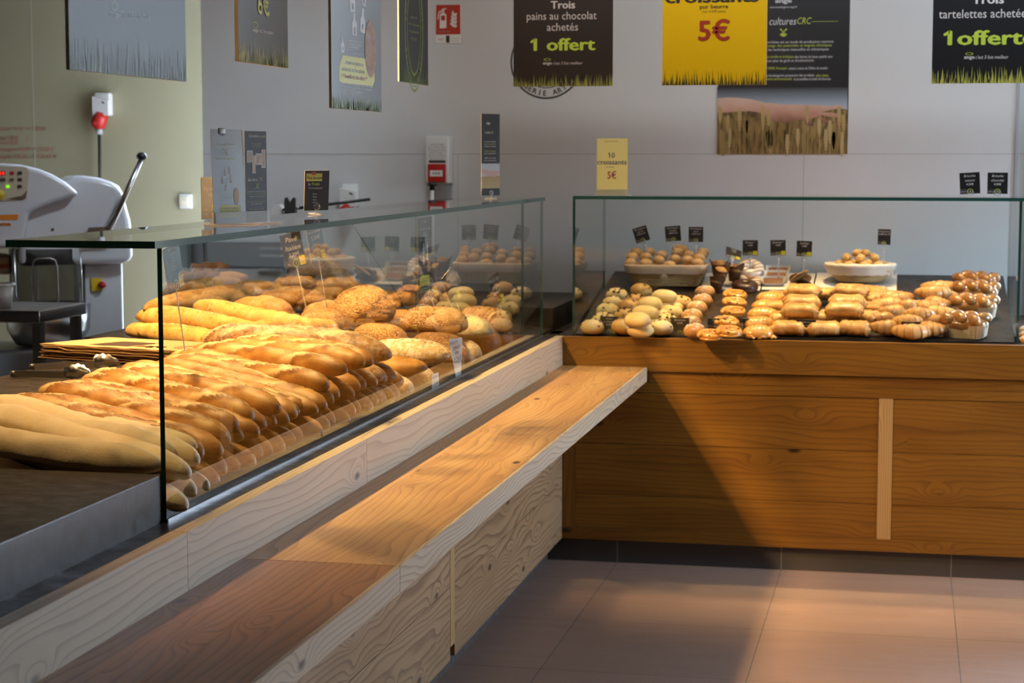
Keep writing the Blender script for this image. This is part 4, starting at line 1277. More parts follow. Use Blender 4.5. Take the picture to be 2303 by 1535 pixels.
def croissant(seed, curl=1.0):
    g = np.random.default_rng(seed)
    nu, nv = 84, 24
    t = np.linspace(-1, 1, nu)
    a = t * 1.25 * curl
    cx, cy = 0.060 * np.sin(a) * 1.15, -0.060 * np.cos(a) * 0.9 + 0.035
    r = 0.030 * (1 - np.abs(t) ** 1.6) ** 0.62 + 0.003
    k = (t + 1) / 2 * 7.5; st = np.abs(t) * 3.9
    step_ = (st % 1.0)
    r = r * (1.0 + 0.13 * (1 - step_) - 0.05)
    ph = np.linspace(0, 2 * math.pi, nv, endpoint=False)
    P = np.zeros((nu, nv, 3))
    tx, ty = np.gradient(cx), np.gradient(cy); nn = np.hypot(tx, ty); tx, ty = tx / nn, ty / nn
    c, s_ = np.cos(ph), np.sin(ph)
    P[..., 0] = cx[:, None] - ty[:, None] * r[:, None] * c[None]
    P[..., 1] = cy[:, None] + tx[:, None] * r[:, None] * c[None]
    P[..., 2] = r[:, None] * np.where(s_ > 0, s_, s_ * 0.75)[None]
    P += (lump(P, seed, 70) * 0.0008)[..., None]
    P[..., 2] -= P[..., 2].min()
    line = np.exp(-((step_ - 0.98) / 0.08) ** 2) + np.exp(-(step_ / 0.06) ** 2)
    fine = 0.5 + 0.5 * np.sin(t * 90)
    me = grid_mesh('croissant', P, M['croissant'], dict(cut=(0.35 * fine * np.ones(nu))[:, None] * np.ones(nv), ear=np.clip(line, 0, 1)[:, None] * np.ones(nv) * 0.6, end=np.clip((np.abs(t) - 0.75) / 0.25, 0, 1)[:, None] * np.ones(nv)))
    return Kind(link('croissant', me))


K_cr = [croissant(171), croissant(172, 0.8), croissant(173, 1.1)]
gcr = 'croissants in a heap'
cp = [(1994, 735, 0.0, 0.4), (2095, 738, 0.0, -0.3), (2050, 744, 0.0, 0.1), (1985, 716, 0.0, 0.5), (2040, 722, 0.02, 0.2), (2088, 720, 0.01, -0.4), (2010, 700, 0.02, 0.6), (2066, 706, 0.035, 0.1),
      (2105, 702, 0.015, -0.5), (1996, 684, 0.01, 0.5), (2040, 688, 0.035, 0.4), (2082, 690, 0.03, -0.2), (2020, 672, 0.02, 0.6), (2112, 682, 0.02, -0.6), (2000, 668, 0.0, 0.4), (2098, 658, 0.045, 0.2), (2125, 664, 0.02, -0.4), (2112, 646, 0.03, 0.3)]
cl = ['nearest the glass at the left of the heap', 'nearest the glass at the right of the heap', 'behind the price card that names it', 'second up along the left edge of the heap',
      'above the price card in the middle of the heap', 'second up along the right edge of the heap', 'third up along the left edge of the heap', 'right of centre in the middle of the heap',
      'third up along the right edge, beside the brioche', 'fourth up along the left edge of the heap', 'lying crosswise at the very centre of the heap', 'just above the right of the centre',
      'behind the one lying at the centre', 'fourth up along the right edge, beside the brioche', 'farthest back along the left edge', 'the big one on top at the back', 'at the back against the loaf tins', 'topmost and farthest back in the heap']
for i, (px, py, h, yw) in enumerate(cp):
    o = K_cr[i % 3].make(); seat(o, on_right(px, py, h + 0.028), 0.028, yw, sc=1.04)
    tag(o, 'croissant ' + cl[i], 'croissant', gcr)


def brioche_loaf(seed, chips):
    r_ = empty('brioche_loaf')
    mb = MB(); n = 56; prof = []
    for (f, z) in ((0.88, 0.0), (1.0, 0.052), (0.97, 0.052), (0.86, 0.002)):
        ring = []
        for k in range(n):
            a = 2 * math.pi * k / n
            cx = math.copysign(abs(math.cos(a)) ** 0.42, math.cos(a)); sy = math.copysign(abs(math.sin(a)) ** 0.42, math.sin(a))
            pl = 1 + 0.022 * (1 if k % 2 else -1)
            ring.append((0.088 * f * cx * pl, 0.046 * f * sy * pl, z))
        prof.append(ring)
    V = [p for r in prof for p in r]; Fc = []
    for i in range(3):
        for k in range(n): Fc.append((i * n + k, i * n + (k + 1) % n, (i + 1) * n + (k + 1) % n, (i + 1) * n + k))
    Fc.append(tuple(range(n))[::-1])
    mb.add(V, Fc).build('paper_mould', M['baking_paper'], r_)
    # plaited top: two strands of overlapping lobes
    g = np.random.default_rng(seed)
    body = loaf('dough', M['brioche'], 0.178, 0.092, 0.062, seed, pw=4, flat=0.8, lumpy=0.02, nu=30, nv=24, ends=0)
    ob = link('dough', body, r_); ob.location = (0, 0, 0.022)
    for k in range(6):
        s_ = 1 if k % 2 else -1
        me = loaf('plait_strand', M['brioche'], 0.078, 0.047, 0.046, seed + k, pw=2.2, flat=0.8, lumpy=0.03, nu=28, nv=20, ends=0)
        q = link('plait_strand', me, r_)
        q.location = (-0.066 + 0.0265 * k, s_ * 0.016, 0.050 + 0.004 * math.sin(k)); q.rotation_euler = (0, 0.05, s_ * 0.85 + 0.1)
        if chips: chips_on(q, 'chocolate_chips', M['choc'], 6, 0.07, 0.044, 0.047, 0.0034, seed + k, 0.5, 0.9)
    return Kind(r_)


K_br = brioche_loaf(181, False); K_bc = brioche_loaf(182, True)
for (px, py, kd, yw, lab) in ((2172, 712, K_br, -0.35, 'plaited shiny brioche loaf in a paper mould, nearest the glass'), (2192, 672, K_br, -0.30, 'plaited shiny brioche loaf in a paper mould, second from the glass'),
                              (2196, 641, K_bc, -0.25, 'plaited brioche with chocolate chips, nearer of the two'), (2196, 622, K_bc, -0.22, 'plaited brioche with chocolate chips, farthest from the glass')):
    o = kd.make(); P = on_right(px, py, 0.074)
    seat(o, P, 0.074, yw); tag(o, lab, 'brioche', 'plaited brioche loaves at the right end')


# ---------------------------------------------------------------- baskets, trays and small cakes on the upper ramp
def ramp_pt(px, py): return on_right(px, py, 0.0)


RB = math.atan2(0.08, 0.44)
def basket_rect():
    c = ramp_pt(1492, 655); b = empty('wicker_basket', (c[0], c[1] + 0.115, c[2] + 0.022), (0, 0, 0.03))
    tag(b, 'rectangular wicker basket with linen lining, full of small round rolls', 'basket', 'lined wicker baskets')
    hw0, hd0, hw1, hd1, hh = 0.140, 0.092, 0.172, 0.118, 0.085
    mb = MB()
    def ring(f, z, n=44, dx=0.0):
        out = []
        w_, d_ = hw0 + (hw1 - hw0) * f + dx, hd0 + (hd1 - hd0) * f + dx
        for k in range(n):
            a = 2 * math.pi * k / n
            out.append((w_ * math.copysign(abs(math.cos(a)) ** 0.35, math.cos(a)), d_ * math.copysign(abs(math.sin(a)) ** 0.35, math.sin(a)), z))
        return out
    for i in range(12):
        z = 0.003 + hh * 0.96 * i / 11
        rg = ring(i / 11, z)
        rg = [(x * (1 + 0.012 * (1 if (k // 2 + i) % 2 else -1)), y * (1 + 0.012 * (1 if (k // 2 + i) % 2 else -1)), z_) for k, (x, y, z_) in enumerate(rg)]
        mb.tube(rg, 0.0036, 6, 0, True)
    for k in range(0, 44, 2):
        mb.tube([ring(0, 0.0)[k], ring(1, hh)[k]], 0.0026, 6)
    mb.build('woven_body', M['wicker'], b)
    mb = MB().box((-hw0 * 0.97, -hd0 * 0.97, 0.0), (hw0 * 0.97, hd0 * 0.97, 0.006)); mb.build('woven_base', M['wicker'], b)
    # linen: turned over the rim
    V, Fc = [], []; n = 44
    for (f, z, dx) in ((0.66, hh * 0.62, 0.012), (1.0, hh + 0.001, 0.010), (1.02, hh + 0.008, 0.004), (1.0, hh + 0.004, -0.006), (0.3, 0.045, -0.008)):
        V += [(x + 0.0015 * math.sin(k * 2.3), y + 0.0015 * math.cos(k * 1.9), z) for k, (x, y, _) in enumerate(ring(f, z, n, dx))]
    for i in range(4):
        for k in range(n): Fc.append((i * n + k, i * n + (k + 1) % n, (i + 1) * n + (k + 1) % n, (i + 1) * n + k))
    Fc.append(tuple(range(4 * n, 5 * n)))
    mb = MB().add(V, Fc, 0, True); mb.build('linen_lining', M['linen'], b)
    mb = MB()
    for s_ in (-1, 1):
        mb.tube([(0, -hd1 - 0.006, hh * 0.62), (s_ * 0.014, -hd1 - 0.010, hh * 0.52), (s_ * 0.016, -hd1 - 0.006, hh * 0.40), (0.002 * s_, -hd1 - 0.006, hh * 0.60)], 0.0018, 6)
        mb.tube([(0, -hd1 - 0.006, hh * 0.6), (s_ * 0.008, -hd1 - 0.004, hh * 0.3), (s_ * 0.012, -hd1 + 0.002, hh * 0.08)], 0.0018, 6)
    mb.build('tied_bow', M['linen'], b)
    return b


BK = basket_rect()
rolls = [Kind(link('mini_roll', loaf('mini_roll', M['roll'], 0.056, 0.052, 0.042, 191 + k, pw=2.2, flat=0.85, lumpy=0.05, nu=24, nv=20, ends=0.2))) for k in range(3)]
rp = [(1431, 567), (1422, 578), (1418, 591), (1461, 566), (1453, 578), (1452, 592), (1489, 573), (1482, 585), (1506, 597), (1525, 559), (1534, 562), (1523, 568), (1518, 582), (1551, 573), (1546, 585), (1581, 567), (1578, 574), (1572, 581), (1569, 591)]
bz, by = BK.location.z, BK.location.y
for i, (px, py) in enumerate(rp):
    Yq = by + 0.10 - 0.19 * (py - 558) / 40.0
    P = at_y(px, py, Yq)
    o = rolls[i % 3].make(); seat(o, P, 0.021, i * 0.7, 0.0)
    tag(o, 'small round roll in the rectangular basket, %s going left to right' % ORD[i], 'roll', 'small rolls in the rectangular basket')


def basket_round():
    c = ramp_pt(1932, 651); b = empty('wicker_basket', (c[0], c[1] + 0.105, c[2] + 0.030))
    tag(b, 'round wicker basket with white linen lining, heaped with sugar puffs', 'basket', 'lined wicker baskets')
    mb = MB()
    for i in range(9):
        f = i / 8
        mb.tube([((0.090 + 0.045 * f ** 0.7) * math.cos(a) * (1 + 0.015 * (1 if (k + i) % 2 else -1)), (0.078 + 0.040 * f ** 0.7) * math.sin(a) * (1 + 0.015 * (1 if (k + i) % 2 else -1)), 0.003 + 0.050 * f) for k, a in enumerate(np.linspace(0, 2 * math.pi, 40, endpoint=False))], 0.0036, 6, 0, True)
    mb.build('woven_body', M['wicker'], b)
    MB().lathe([(0.0, 0.0), (1.0, 0.0), (1.0, 0.005), (0.0, 0.005)], 30, (0, 0, 0), 0, 0.086, 0.074).build('woven_base', M['wicker'], b)
    V, Fc = [], []; n = 48
    for (r, z) in ((0.134, 0.030), (0.152, 0.062), (0.155, 0.072), (0.146, 0.080), (0.132, 0.074), (0.105, 0.040), (0.02, 0.030)):
        for k in range(n):
            a = 2 * math.pi * k / n; q = r + 0.0022 * math.sin(k * 1.7) + 0.0015 * math.sin(k * 3.1)
            V.append((q * math.cos(a), q * 0.86 * math.sin(a), z + 0.0015 * math.sin(k * 2.2)))
    for i in range(6):
        for k in range(n): Fc.append((i * n + k, i * n + (k + 1) % n, (i + 1) * n + (k + 1) % n, (i + 1) * n + k))
    Fc.append(tuple(range(6 * n, 7 * n)))
    MB().add(V, Fc, 0, True).build('linen_lining', plain('white_linen', (0.78, 0.70, 0.62), 0.9), b)
    mb = MB()
    mb.tube([(0.115, -0.085, 0.05), (0.135, -0.090, 0.040), (0.128, -0.080, 0.02), (0.110, -0.080, 0.0)], 0.0022, 6).tube([(0.115, -0.085, 0.05), (0.150, -0.072, 0.052), (0.145, -0.066, 0.03)], 0.0022, 6)
    mb.build('tied_bow', M['linen'], b)
    return b


BR = basket_round()


def chou(seed):
    o = link('choux_puff', loaf('choux_puff', M['chou'], 0.043, 0.041, 0.033, seed, pw=2.1, flat=0.8, lumpy=0.09, nu=22, nv=20, ends=0.1))
    chips_on(o, 'sugar_pearls', M['sugar'], 13, 0.043, 0.041, 0.034, 0.0026, seed, 0.9, 1.3)
    return Kind(o)


K_ch = [chou(201), chou(202), chou(203)]
g = np.random.default_rng(5); n_ = 0
for lev, (cnt, rad, z) in enumerate(((9, 0.098, 0.056), (5, 0.055, 0.062), (6, 0.066, 0.086), (3, 0.024, 0.104))):
    for k in range(cnt):
        a = 2 * math.pi * (k + 0.3 * lev) / cnt
        o = K_ch[n_ % 3].make(); o.location = BR.location + Vector((rad * math.cos(a), 0.86 * rad * math.sin(a), z)); o.rotation_euler = (g.uniform(-0.3, 0.3), g.uniform(-0.3, 0.3), g.uniform(0, 6))
        tag(o, 'sugar pearled choux puff in the round basket, %s counting round its %s ring' % (ORD[k], ('outer lower', 'inner lower', 'upper', 'topmost')[lev]), 'choux puff', 'choux puffs in the round basket'); n_ += 1

for (x0, x1, lab) in ((1572, 1708, 'white board tray under the muffins and iced doughnuts'), (1712, 1826, 'white board tray under the white paper cakes and cookies'), (1830, 2016, 'white board tray under the round basket')):
    a = on_right(x0, 653, 0.003); b = on_right(x1, 655, 0.003)
    o = MB().box((float(a[0]), 0, 0), (float(b[0]) , 0.30, 0.004)).build('white_tray', M['white_board'])
    o.location = (0, float(a[1]) + 0.005, float(a[2]) + 0.001); o.rotation_euler = (RB, 0, 0)
    tag(o, lab, 'tray', 'white board trays')


def muffin(seed):
    r_ = empty('muffin')
    mb = MB(); n = 40; V, Fc = [], []
    for i, (r, z) in enumerate(((0.020, 0.0), (0.030, 0.045), (0.036, 0.062))):
        for k in range(n):
            a = 2 * math.pi * k / n; pk = (0.022 * max(0, math.cos(2 * a)) ** 2 if i == 2 else 0)
            V.append(((r + pk * 0.4) * math.cos(a), (r + pk * 0.4) * math.sin(a), z + pk))
    for i in range(2):
        for k in range(n): Fc.append((i * n + k, i * n + (k + 1) % n, (i + 1) * n + (k + 1) % n, (i + 1) * n + k))
    Fc.append(tuple(range(n))[::-1])
    mb.add(V, Fc, 0, True).build('tulip_paper', M['brown_paper'], r_)
    q = link('muffin_top', loaf('muffin_top', M['muffin'], 0.064, 0.060, 0.045, seed, pw=2.2, lumpy=0.1, nu=24, nv=20, ends=0.2), r_); q.location = (0, 0, 0.032)
    return Kind(r_)


K_mu = [muffin(211), muffin(212)]
for i, (px, py, h, lab) in enumerate(((1618, 597, 0.045, 'at the back left, highest'), (1616, 613, 0.03, 'in the middle of the left column'), (1608, 630, 0.0, 'in front, beside the basket'), (1650, 607, 0.03, 'at the right, its paper peak highest'))):
    o = K_mu[i % 2].make(); seat(o, on_right(px, py, h + 0.05), 0.05, i * 0.8, RA); tag(o, 'marbled muffin in brown tulip paper, ' + lab, 'muffin', 'marbled muffins')


def doughnut(base, top, drizzle, nm='doughnut'):
    r_ = empty(nm)
    def tor(R_, r, z0, zs, a0=0, a1=2 * math.pi):
        V, Fc = [], []; n, m = 32, 16
        for i in range(n):
            a = 2 * math.pi * i / n
            for k in range(m):
                b = a0 + (a1 - a0) * k / m
                V.append(((R_ + r * math.cos(b)) * math.cos(a), (R_ + r * math.cos(b)) * math.sin(a), z0 + zs * r * math.sin(b)))
        for i in range(n):
            for k in range(m): Fc.append((i * m + k, ((i + 1) % n) * m + k, ((i + 1) % n) * m + (k + 1) % m, i * m + (k + 1) % m))
        return V, Fc
    V, Fc = tor(0.029, 0.021, 0.017, 0.8); MB().add(V, Fc, 0, True).build('dough_ring', base, r_)
    V, Fc = tor(0.029, 0.0205, 0.0205, 0.8); MB().add(V, Fc, 0, True).build('icing', top, r_)
    if drizzle:
        mb = MB()
        for q in range(5):
            y = -0.036 + 0.018 * q
            pts = []
            for x in np.linspace(-1, 1, 15):
                X = 0.048 * x; Yq = y + 0.012 * x; d = math.hypot(X, Yq)
                if d > 0.049: continue
                pts.append((X, Yq, 0.0212 + 0.8 * math.sqrt(max(0, 0.0205 ** 2 - (d - 0.029) ** 2))))
            if len(pts) > 2: mb.tube(pts, 0.0013, 6)
        mb.build('caramel_drizzle', M['caramel'], r_)
    return Kind(r_)


K_d = doughnut(M['roll'], M['icing'], True); K_dc = doughnut(M['cake'], M['choc'], False)
for (px, py, h, kd, lab, rl) in ((1686, 632, 0.0, K_d, 'white iced doughnut with caramel lines lying in front', 0.25), (1688, 603, 0.045, K_d, 'white iced doughnut with caramel lines stacked behind', 0.5), (1675, 644, 0.0, K_dc, 'chocolate doughnut half under the white iced ones', 0.1)):
    o = kd.make(); seat(o, on_right(px, py, h + 0.018), 0.018, 0.3, rl + 0.15, 1.15); tag(o, lab, 'doughnut', 'iced doughnuts')


def paper_cake():
    r_ = empty('paper_cake')
    V, Fc = [], []; n = 40
    for i, (w_, d_, z) in enumerate(((0.040, 0.018, 0.0), (0.052, 0.027, 0.034), (0.053, 0.0285, 0.036))):
        for k in range(n):
            a = 2 * math.pi * k / n; pl = 1 + (0.03 * (1 if k % 2 else -1) if i else 0)
            pe = 0.010 * abs(math.cos(a)) ** 6 if i else 0
            V.append((w_ * pl * math.copysign(abs(math.cos(a)) ** 0.5, math.cos(a)), d_ * pl * math.copysign(abs(math.sin(a)) ** 0.5, math.sin(a)), z + pe))
    for i in range(2):
        for k in range(n): Fc.append((i * n + k, i * n + (k + 1) % n, (i + 1) * n + (k + 1) % n, (i + 1) * n + k))
    Fc.append(tuple(range(n))[::-1])
    MB().add(V, Fc, 0, True).build('paper_case', M['paper'], r_)
    MB().bbox((-0.040, -0.019, 0.004), (0.040, 0.019, 0.032), 0.004).build('brown_cake', M['cake'], r_)
    return Kind(r_)


K_pk = paper_cake()
for (px, py, h, lab) in ((1739, 634, 0.0, 'brown cake in a white paper case, nearest'), (1746, 621, 0.012, 'brown cake in a white paper case, middle of three'), (1750, 610, 0.022, 'brown cake in a white paper case, farthest')):
    o = K_pk.make(); seat(o, on_right(px, py, h + 0.018), 0.018, 0.05, 0.55); tag(o, lab, 'cake', 'brown cakes in paper cases')
K_ck = Kind(link('cookie', loaf('cookie', M['cookie'], 0.094, 0.092, 0.017, 221, pw=2.1, blunt=0.35, flat=0.6, lumpy=0.03, nu=26, nv=28, ends=0)))
for k in range(5):
    o = K_ck.make(); seat(o, on_right(1800, 638 - 4.6 * k, 0.013 + 0.016 * k), 0.008, k * 1.1, 0.35 + 0.06 * k)
    tag(o, 'round chocolate cookie, %s from the bottom of the leaning stack' % ORD[k], 'cookie', 'cookies in a leaning stack')
# small tarts in the next case, at the right edge of the photo
for k, (px, py) in enumerate(((2299, 742), (2300, 753), (2302, 764))):
    r_ = empty('tartlet'); P = at_z(px + 12, py + 8, 0.932); r_.location = tuple(map(float, P))
    MB().lathe([(0.0, 0.0), (0.026, 0.0), (0.036, 0.020), (0.033, 0.020), (0.0, 0.012)], 24).build('pastry_shell', M['puff'], r_)
    MB().ball((0, 0, 0.018), (0.031, 0.031, 0.016), 16).build('cream', M['icing'], r_)
    MB().ball((0, 0, 0.028), (0.018, 0.018, 0.010), 12).build('apricot_topping', M['glazed'], r_)
    tag(r_, 'small tartlet with cream beyond the right glass, %s from the front' % ORD[2 - k], 'tartlet', 'tartlets at the right edge')


# ---------------------------------------------------------------- boards hanging from the ceiling
def mats_of(*cols): return [c if isinstance(c, bpy.types.Material) else ink(c) for c in cols]


def sign(name, w, h, t, face, edge, label, cat, group=None, bottom_pale=False):
    """an upright board: local x along its width, y up, front face at z = 0"""
    mb = MB().box((0, 0, -t), (w, h, 0))
    mb.m = [1, 0, 1, 1, 1, 1]
    o = mb.build(name, [face, edge])
    return tag(o, label, cat, group)


FACE_X = (R(90), 0, R(90))      # faces the shop from the bread counter (+x)
FACE_Y = (R(90), 0, 0)          # faces the camera (-y)


def hang(o, w, h, zb):
    mb = MB()
    for x in (0.08 * w, 0.92 * w): mb.tube([(x, h - 0.005, -0.003), (x, 3.12 - zb, -0.003)], 0.0012, 6)
    return mb.build('hanging_wire', M['dark_steel'], o)


def board_x(X, px0, px1, pyb0, pyb1, top, t, face, label, group='hanging promotion boards'):
    a, b = at_x(px0, pyb0, X), at_x(px1, pyb1, X)
    w, zb = float(b[1] - a[1]), float((a[2] + b[2]) / 2)
    o = sign('hanging_board', w, top - zb, t, face, M['card_edge'], label, 'sign', group)
    o.location = (X, float(a[1]), zb); o.rotation_euler = FACE_X
    hang(o, w, top - zb, zb)
    def uv(px, py):
        p = at_x(px, py, X); return float(p[1] - a[1]), float(p[2] - zb)
    return o, w, uv


def board_y(Y, px0, px1, pyb, top, t, face, label, group='hanging promotion boards', name='hanging_board', wires=True):
    a, b = at_y(px0, pyb, Y), at_y(px1, pyb, Y)
    w, zb = float(b[0] - a[0]), float((a[2] + b[2]) / 2)
    o = sign(name, w, top - zb, t, face, M['card_edge'], label, 'sign', group)
    o.location = (float(a[0]), Y, zb); o.rotation_euler = FACE_Y
    if wires: hang(o, w, top - zb, zb)
    def uv(px, py):
        p = at_y(px, py, Y); return float(p[0] - a[0]), float(p[2] - zb)
    return o, w, uv


def lines(mb, uv, items):
    """items: (text, px centre, py baseline, cap height px, material, kw)"""
    for (s, px, py, hp, m, kw) in items:
        x, y = uv(px, py); h = abs(uv(px, py - hp)[1] - y)
        kw = dict(kw)
        if 'wpx' in kw:
            q = kw.pop('wpx'); kw['width'] = abs(uv(px + q / 2, py)[0] - uv(px - q / 2, py)[0])
        write(mb, s, x, y, h, m, **kw)


SLOGAN = "c'est 3 fois meilleur"
glossy = plain('grey_sheen_print', (0.115, 0.135, 0.15), 0.5, spec=0.4)  # grey base colour stands in for the sheen on a black board
o, w_, uv = board_x(-1.40, 157, 419, 159, 181, 2.35, 0.0066, glossy, 'large hanging board nearest, greyed by painted sheen, blank but for a slogan and grass')
mb = MB(); lines(mb, uv, [('ange', 259, 37, 12, 0, dict(wpx=24, bold=0.025)), (SLOGAN, 305, 41, 13, 0, dict(wpx=66))]); logo(mb, *uv(257, 14), 0.014, 0.008, 0, 1)
mb.build('lettering', mats_of((0.36, 0.40, 0.44), (0.22, 0.28, 0.16)), o)
mb = MB(); grass(mb, w_, 0.080, 95, 0, 5, hmin=0.3, wid=0.0018); mb.build('grass_print', [plain('pale_grass_print', (0.24, 0.31, 0.15), 0.5, spec=0.4)], o)

o, w_, uv = board_x(-1.60, 537, 648, 139, 152, 2.45, 0.0095, M['card'], 'black hanging board with a lime green price of six euros and grass')
mb = MB(); lines(mb, uv, [('6€', 592, 33, 46, 1, dict(wpx=27, bold=0.035)), ('ange', 574, 71, 7, 0, dict(wpx=12, bold=0.03)), (SLOGAN, 598, 75, 8, 0, dict(wpx=34))]); logo(mb, *uv(574, 57), 0.016, 0.009, 0, 1)
mb.build('lettering', mats_of(WHITE, LIME), o)
mb = MB(); grass(mb, w_, 0.064, 90, 0, 6, wid=0.0022); grass(mb, w_, 0.040, 60, 1, 7, wid=0.0022); mb.build('grass_print', mats_of((0.50, 0.55, 0.14), (0.30, 0.36, 0.05)), o)

o, w_, uv = board_x(-1.30, 746, 858, 245, 250, 2.35, 0.006, M['card'], 'tall narrow hanging board with white bottles and a yellow cider offer')
mb = MB()
lines(mb, uv, [('Demandez le règlement du jeu dans', 797, 95, 5, 0, dict(wpx=33)), ('votre boulangerie ou consultez', 796, 102, 5, 0, dict(wpx=32)), ('le sur notre site internet', 794, 108, 5, 0, dict(wpx=26)),
               ('http://www.boulangerie-ange.fr', 796, 118, 5, 0, dict(wpx=33, bold=0.02)),
               ('... et pour une galette ou', 795, 146, 9, 2, dict(wpx=43)), ('une brioche des Rois achetée', 794, 162, 9, 2, dict(wpx=51)), ('= 1 bouteille de cidre offerte **', 797, 178, 9, 3, dict(wpx=58, bold=0.02)),
               ('*Dans la limite des stocks disponibles. Offre valable', 804, 193, 3.5, 0, dict(wpx=70)), ('au mois de janvier en boulangerie. ** A consommer', 804, 200, 3.5, 0, dict(wpx=68)), ('avec modération', 793, 207, 3.5, 0, dict(wpx=46))])
mb.build('lettering', mats_of(WHITE, LIME, (0.06, 0.06, 0.03), (0.50, 0.10, 0.01)), o)
mb = MB()
mb.flat([uv(763, 148), uv(770, 124), uv(826, 132), uv(842, 150), uv(842, 182), uv(838, 194), uv(768, 186), uv(763, 182)], 0.0003, 0)
mb.build('yellow_banner', mats_of(YEL), o)
mb = MB(); cx, cy = uv(833, 110); rx, ry = 0.050, 0.070
mb.flat([(cx + rx * math.cos(a), cy + ry * math.sin(a)) for a in np.linspace(0, 6.283, 32, endpoint=False)], 0.0009, 0)
mb.build('golden_cake_picture', [M['orange_crust']], o)
mb = MB()
def bottle(px, py, hp, lean, ltr):
    x, y = uv(px, py); h = abs(uv(px, py - hp)[1] - y); k = h
    pr = [(-0.17, 0), (0.17, 0), (0.19, 0.06), (0.19, 0.52), (0.09, 0.68), (0.08, 0.86), (0.10, 0.88), (0.10, 1.0), (-0.10, 1.0), (-0.10, 0.88), (-0.08, 0.86), (-0.09, 0.68), (-0.19, 0.52), (-0.19, 0.06)]
    c_, s_ = math.cos(lean), math.sin(lean)
    mb.flat([(x + k * 1.9 * (a * c_ - b * s_ * 0.5), y + k * (a * s_ + b * c_)) for a, b in pr], 0.0004, 0)
    write(mb, ltr, x + k * 0.0, y + k * 0.16, k * 0.3, 1, bold=0.04)
bottle(793, 30, 60, 0.1, 'a'); bottle(818, 14, 40, -0.1, 'n'); bottle(797, 80, 52, 0.0, 'g'); bottle(815, 74, 56, -0.1, 'e'); bottle(771, 118, 36, 0.15, 'o')
mb.build('bottle_picture', mats_of((0.75, 0.75, 0.72), (0.02, 0.02, 0.02)), o)
mb = MB(); grass(mb, w_, 0.052, 90, 0, 8, wid=0.0028); grass(mb, w_, 0.03, 70, 1, 9, wid=0.003); mb.build('grass_print', mats_of((0.33, 0.42, 0.05), (0.16, 0.24, 0.02)), o)

o, w_, uv = board_x(-1.60, 898, 963, 182, 193, 2.50, 0.005, M['slate_card'], 'dark hanging board with a green round stamp, farthest along the bread counter')
mb = MB()
cx, cy = uv(931, 66)
for r1, r2 in ((1.0, 0.95), (0.92, 0.90), (0.74, 0.70)):
    for k in range(40):
        a, b = 6.283 * k / 40, 6.283 * (k + 1) / 40
        p = lambda t, q: (cx + 0.118 * q * math.cos(t), cy + 0.205 * q * math.sin(t))
        mb.flat([p(a, r1), p(b, r1), p(b, r2), p(a, r2)], 0.0005, 0)
for k, ch in enumerate('BOULANGERIE ARTISANALE * FARINE DE QUALITE * '):
    a = math.pi * 0.95 - k * 6.283 / 45
    write(mb, ch, cx + 0.118 * 0.83 * math.cos(a), cy + 0.205 * 0.83 * math.sin(a), 0.016, 0, ang=a - math.pi / 2)
lines(mb, uv, [('pour', 931, 42, 7, 0, dict(wpx=14)), ('nos recettes', 931, 58, 7, 0, dict(wpx=24)), ('la passion', 931, 74, 7, 0, dict(wpx=20)), ('du goût', 931, 90, 7, 0, dict(wpx=14))])
mb.build('lettering', mats_of((0.28, 0.40, 0.06)), o)
mb = MB(); grass(mb, w_, 0.062, 70, 0, 12, wid=0.0030); mb.build('grass_print', mats_of((0.10, 0.16, 0.03)), o)

brown_print = plain('dark_brown_print', (0.026, 0.017, 0.013), 0.45)
o, w_, uv = board_y(7.40, 1155, 1378, 194, 2.45, 0.012, brown_print, 'dark brown hanging board offering a free chocolate pastry')
mb = MB(); lines(mb, uv, [('Trois', 1266, 19, 17, 0, dict(wpx=55, bold=0.03)), ('pains au chocolat', 1263, 44, 18, 0, dict(wpx=157)), ('achetés', 1265, 69, 18, 0, dict(wpx=70)), ('1 offert', 1266, 113, 27, 1, dict(wpx=146, bold=0.035)),
                         ('ange', 1231, 145, 7, 0, dict(wpx=20, bold=0.03)), (SLOGAN, 1277, 145, 7, 0, dict(wpx=66, shear=0.2))]); logo(mb, *uv(1231, 134), 0.014, 0.005, 0, 1)
mb.build('lettering', mats_of((0.62, 0.55, 0.50), LIME), o)
mb = MB(); grass(mb, w_, 0.055, 75, 0, 21, wid=0.0026, hmin=0.25); mb.build('grass_print', mats_of((0.34, 0.33, 0.07)), o)

o, w_, uv = board_y(7.40, 1489, 1723, 191, 2.45, 0.012, M['yellow_card'], 'yellow hanging board with ten croissants for five euros')
mb = MB(); lines(mb, uv, [('croissants', 1601, 5, 24, 0, dict(wpx=210, bold=0.035)), ('pur beurre', 1606, 19, 9, 0, dict(wpx=64, bold=0.02)), ('(soit 0,50€ pièce)', 1606, 28, 5, 0, dict(wpx=52)), ('5€', 1606, 90, 44, 1, dict(wpx=72, bold=0.03))])
mb.build('lettering', mats_of((0.03, 0.025, 0.015), (0.38, 0.035, 0.012)), o)
mb = MB(); grass(mb, w_, 0.065, 85, 0, 22, wid=0.0026, hmin=0.25); mb.build('grass_print', mats_of((0.05, 0.05, 0.012)), o)

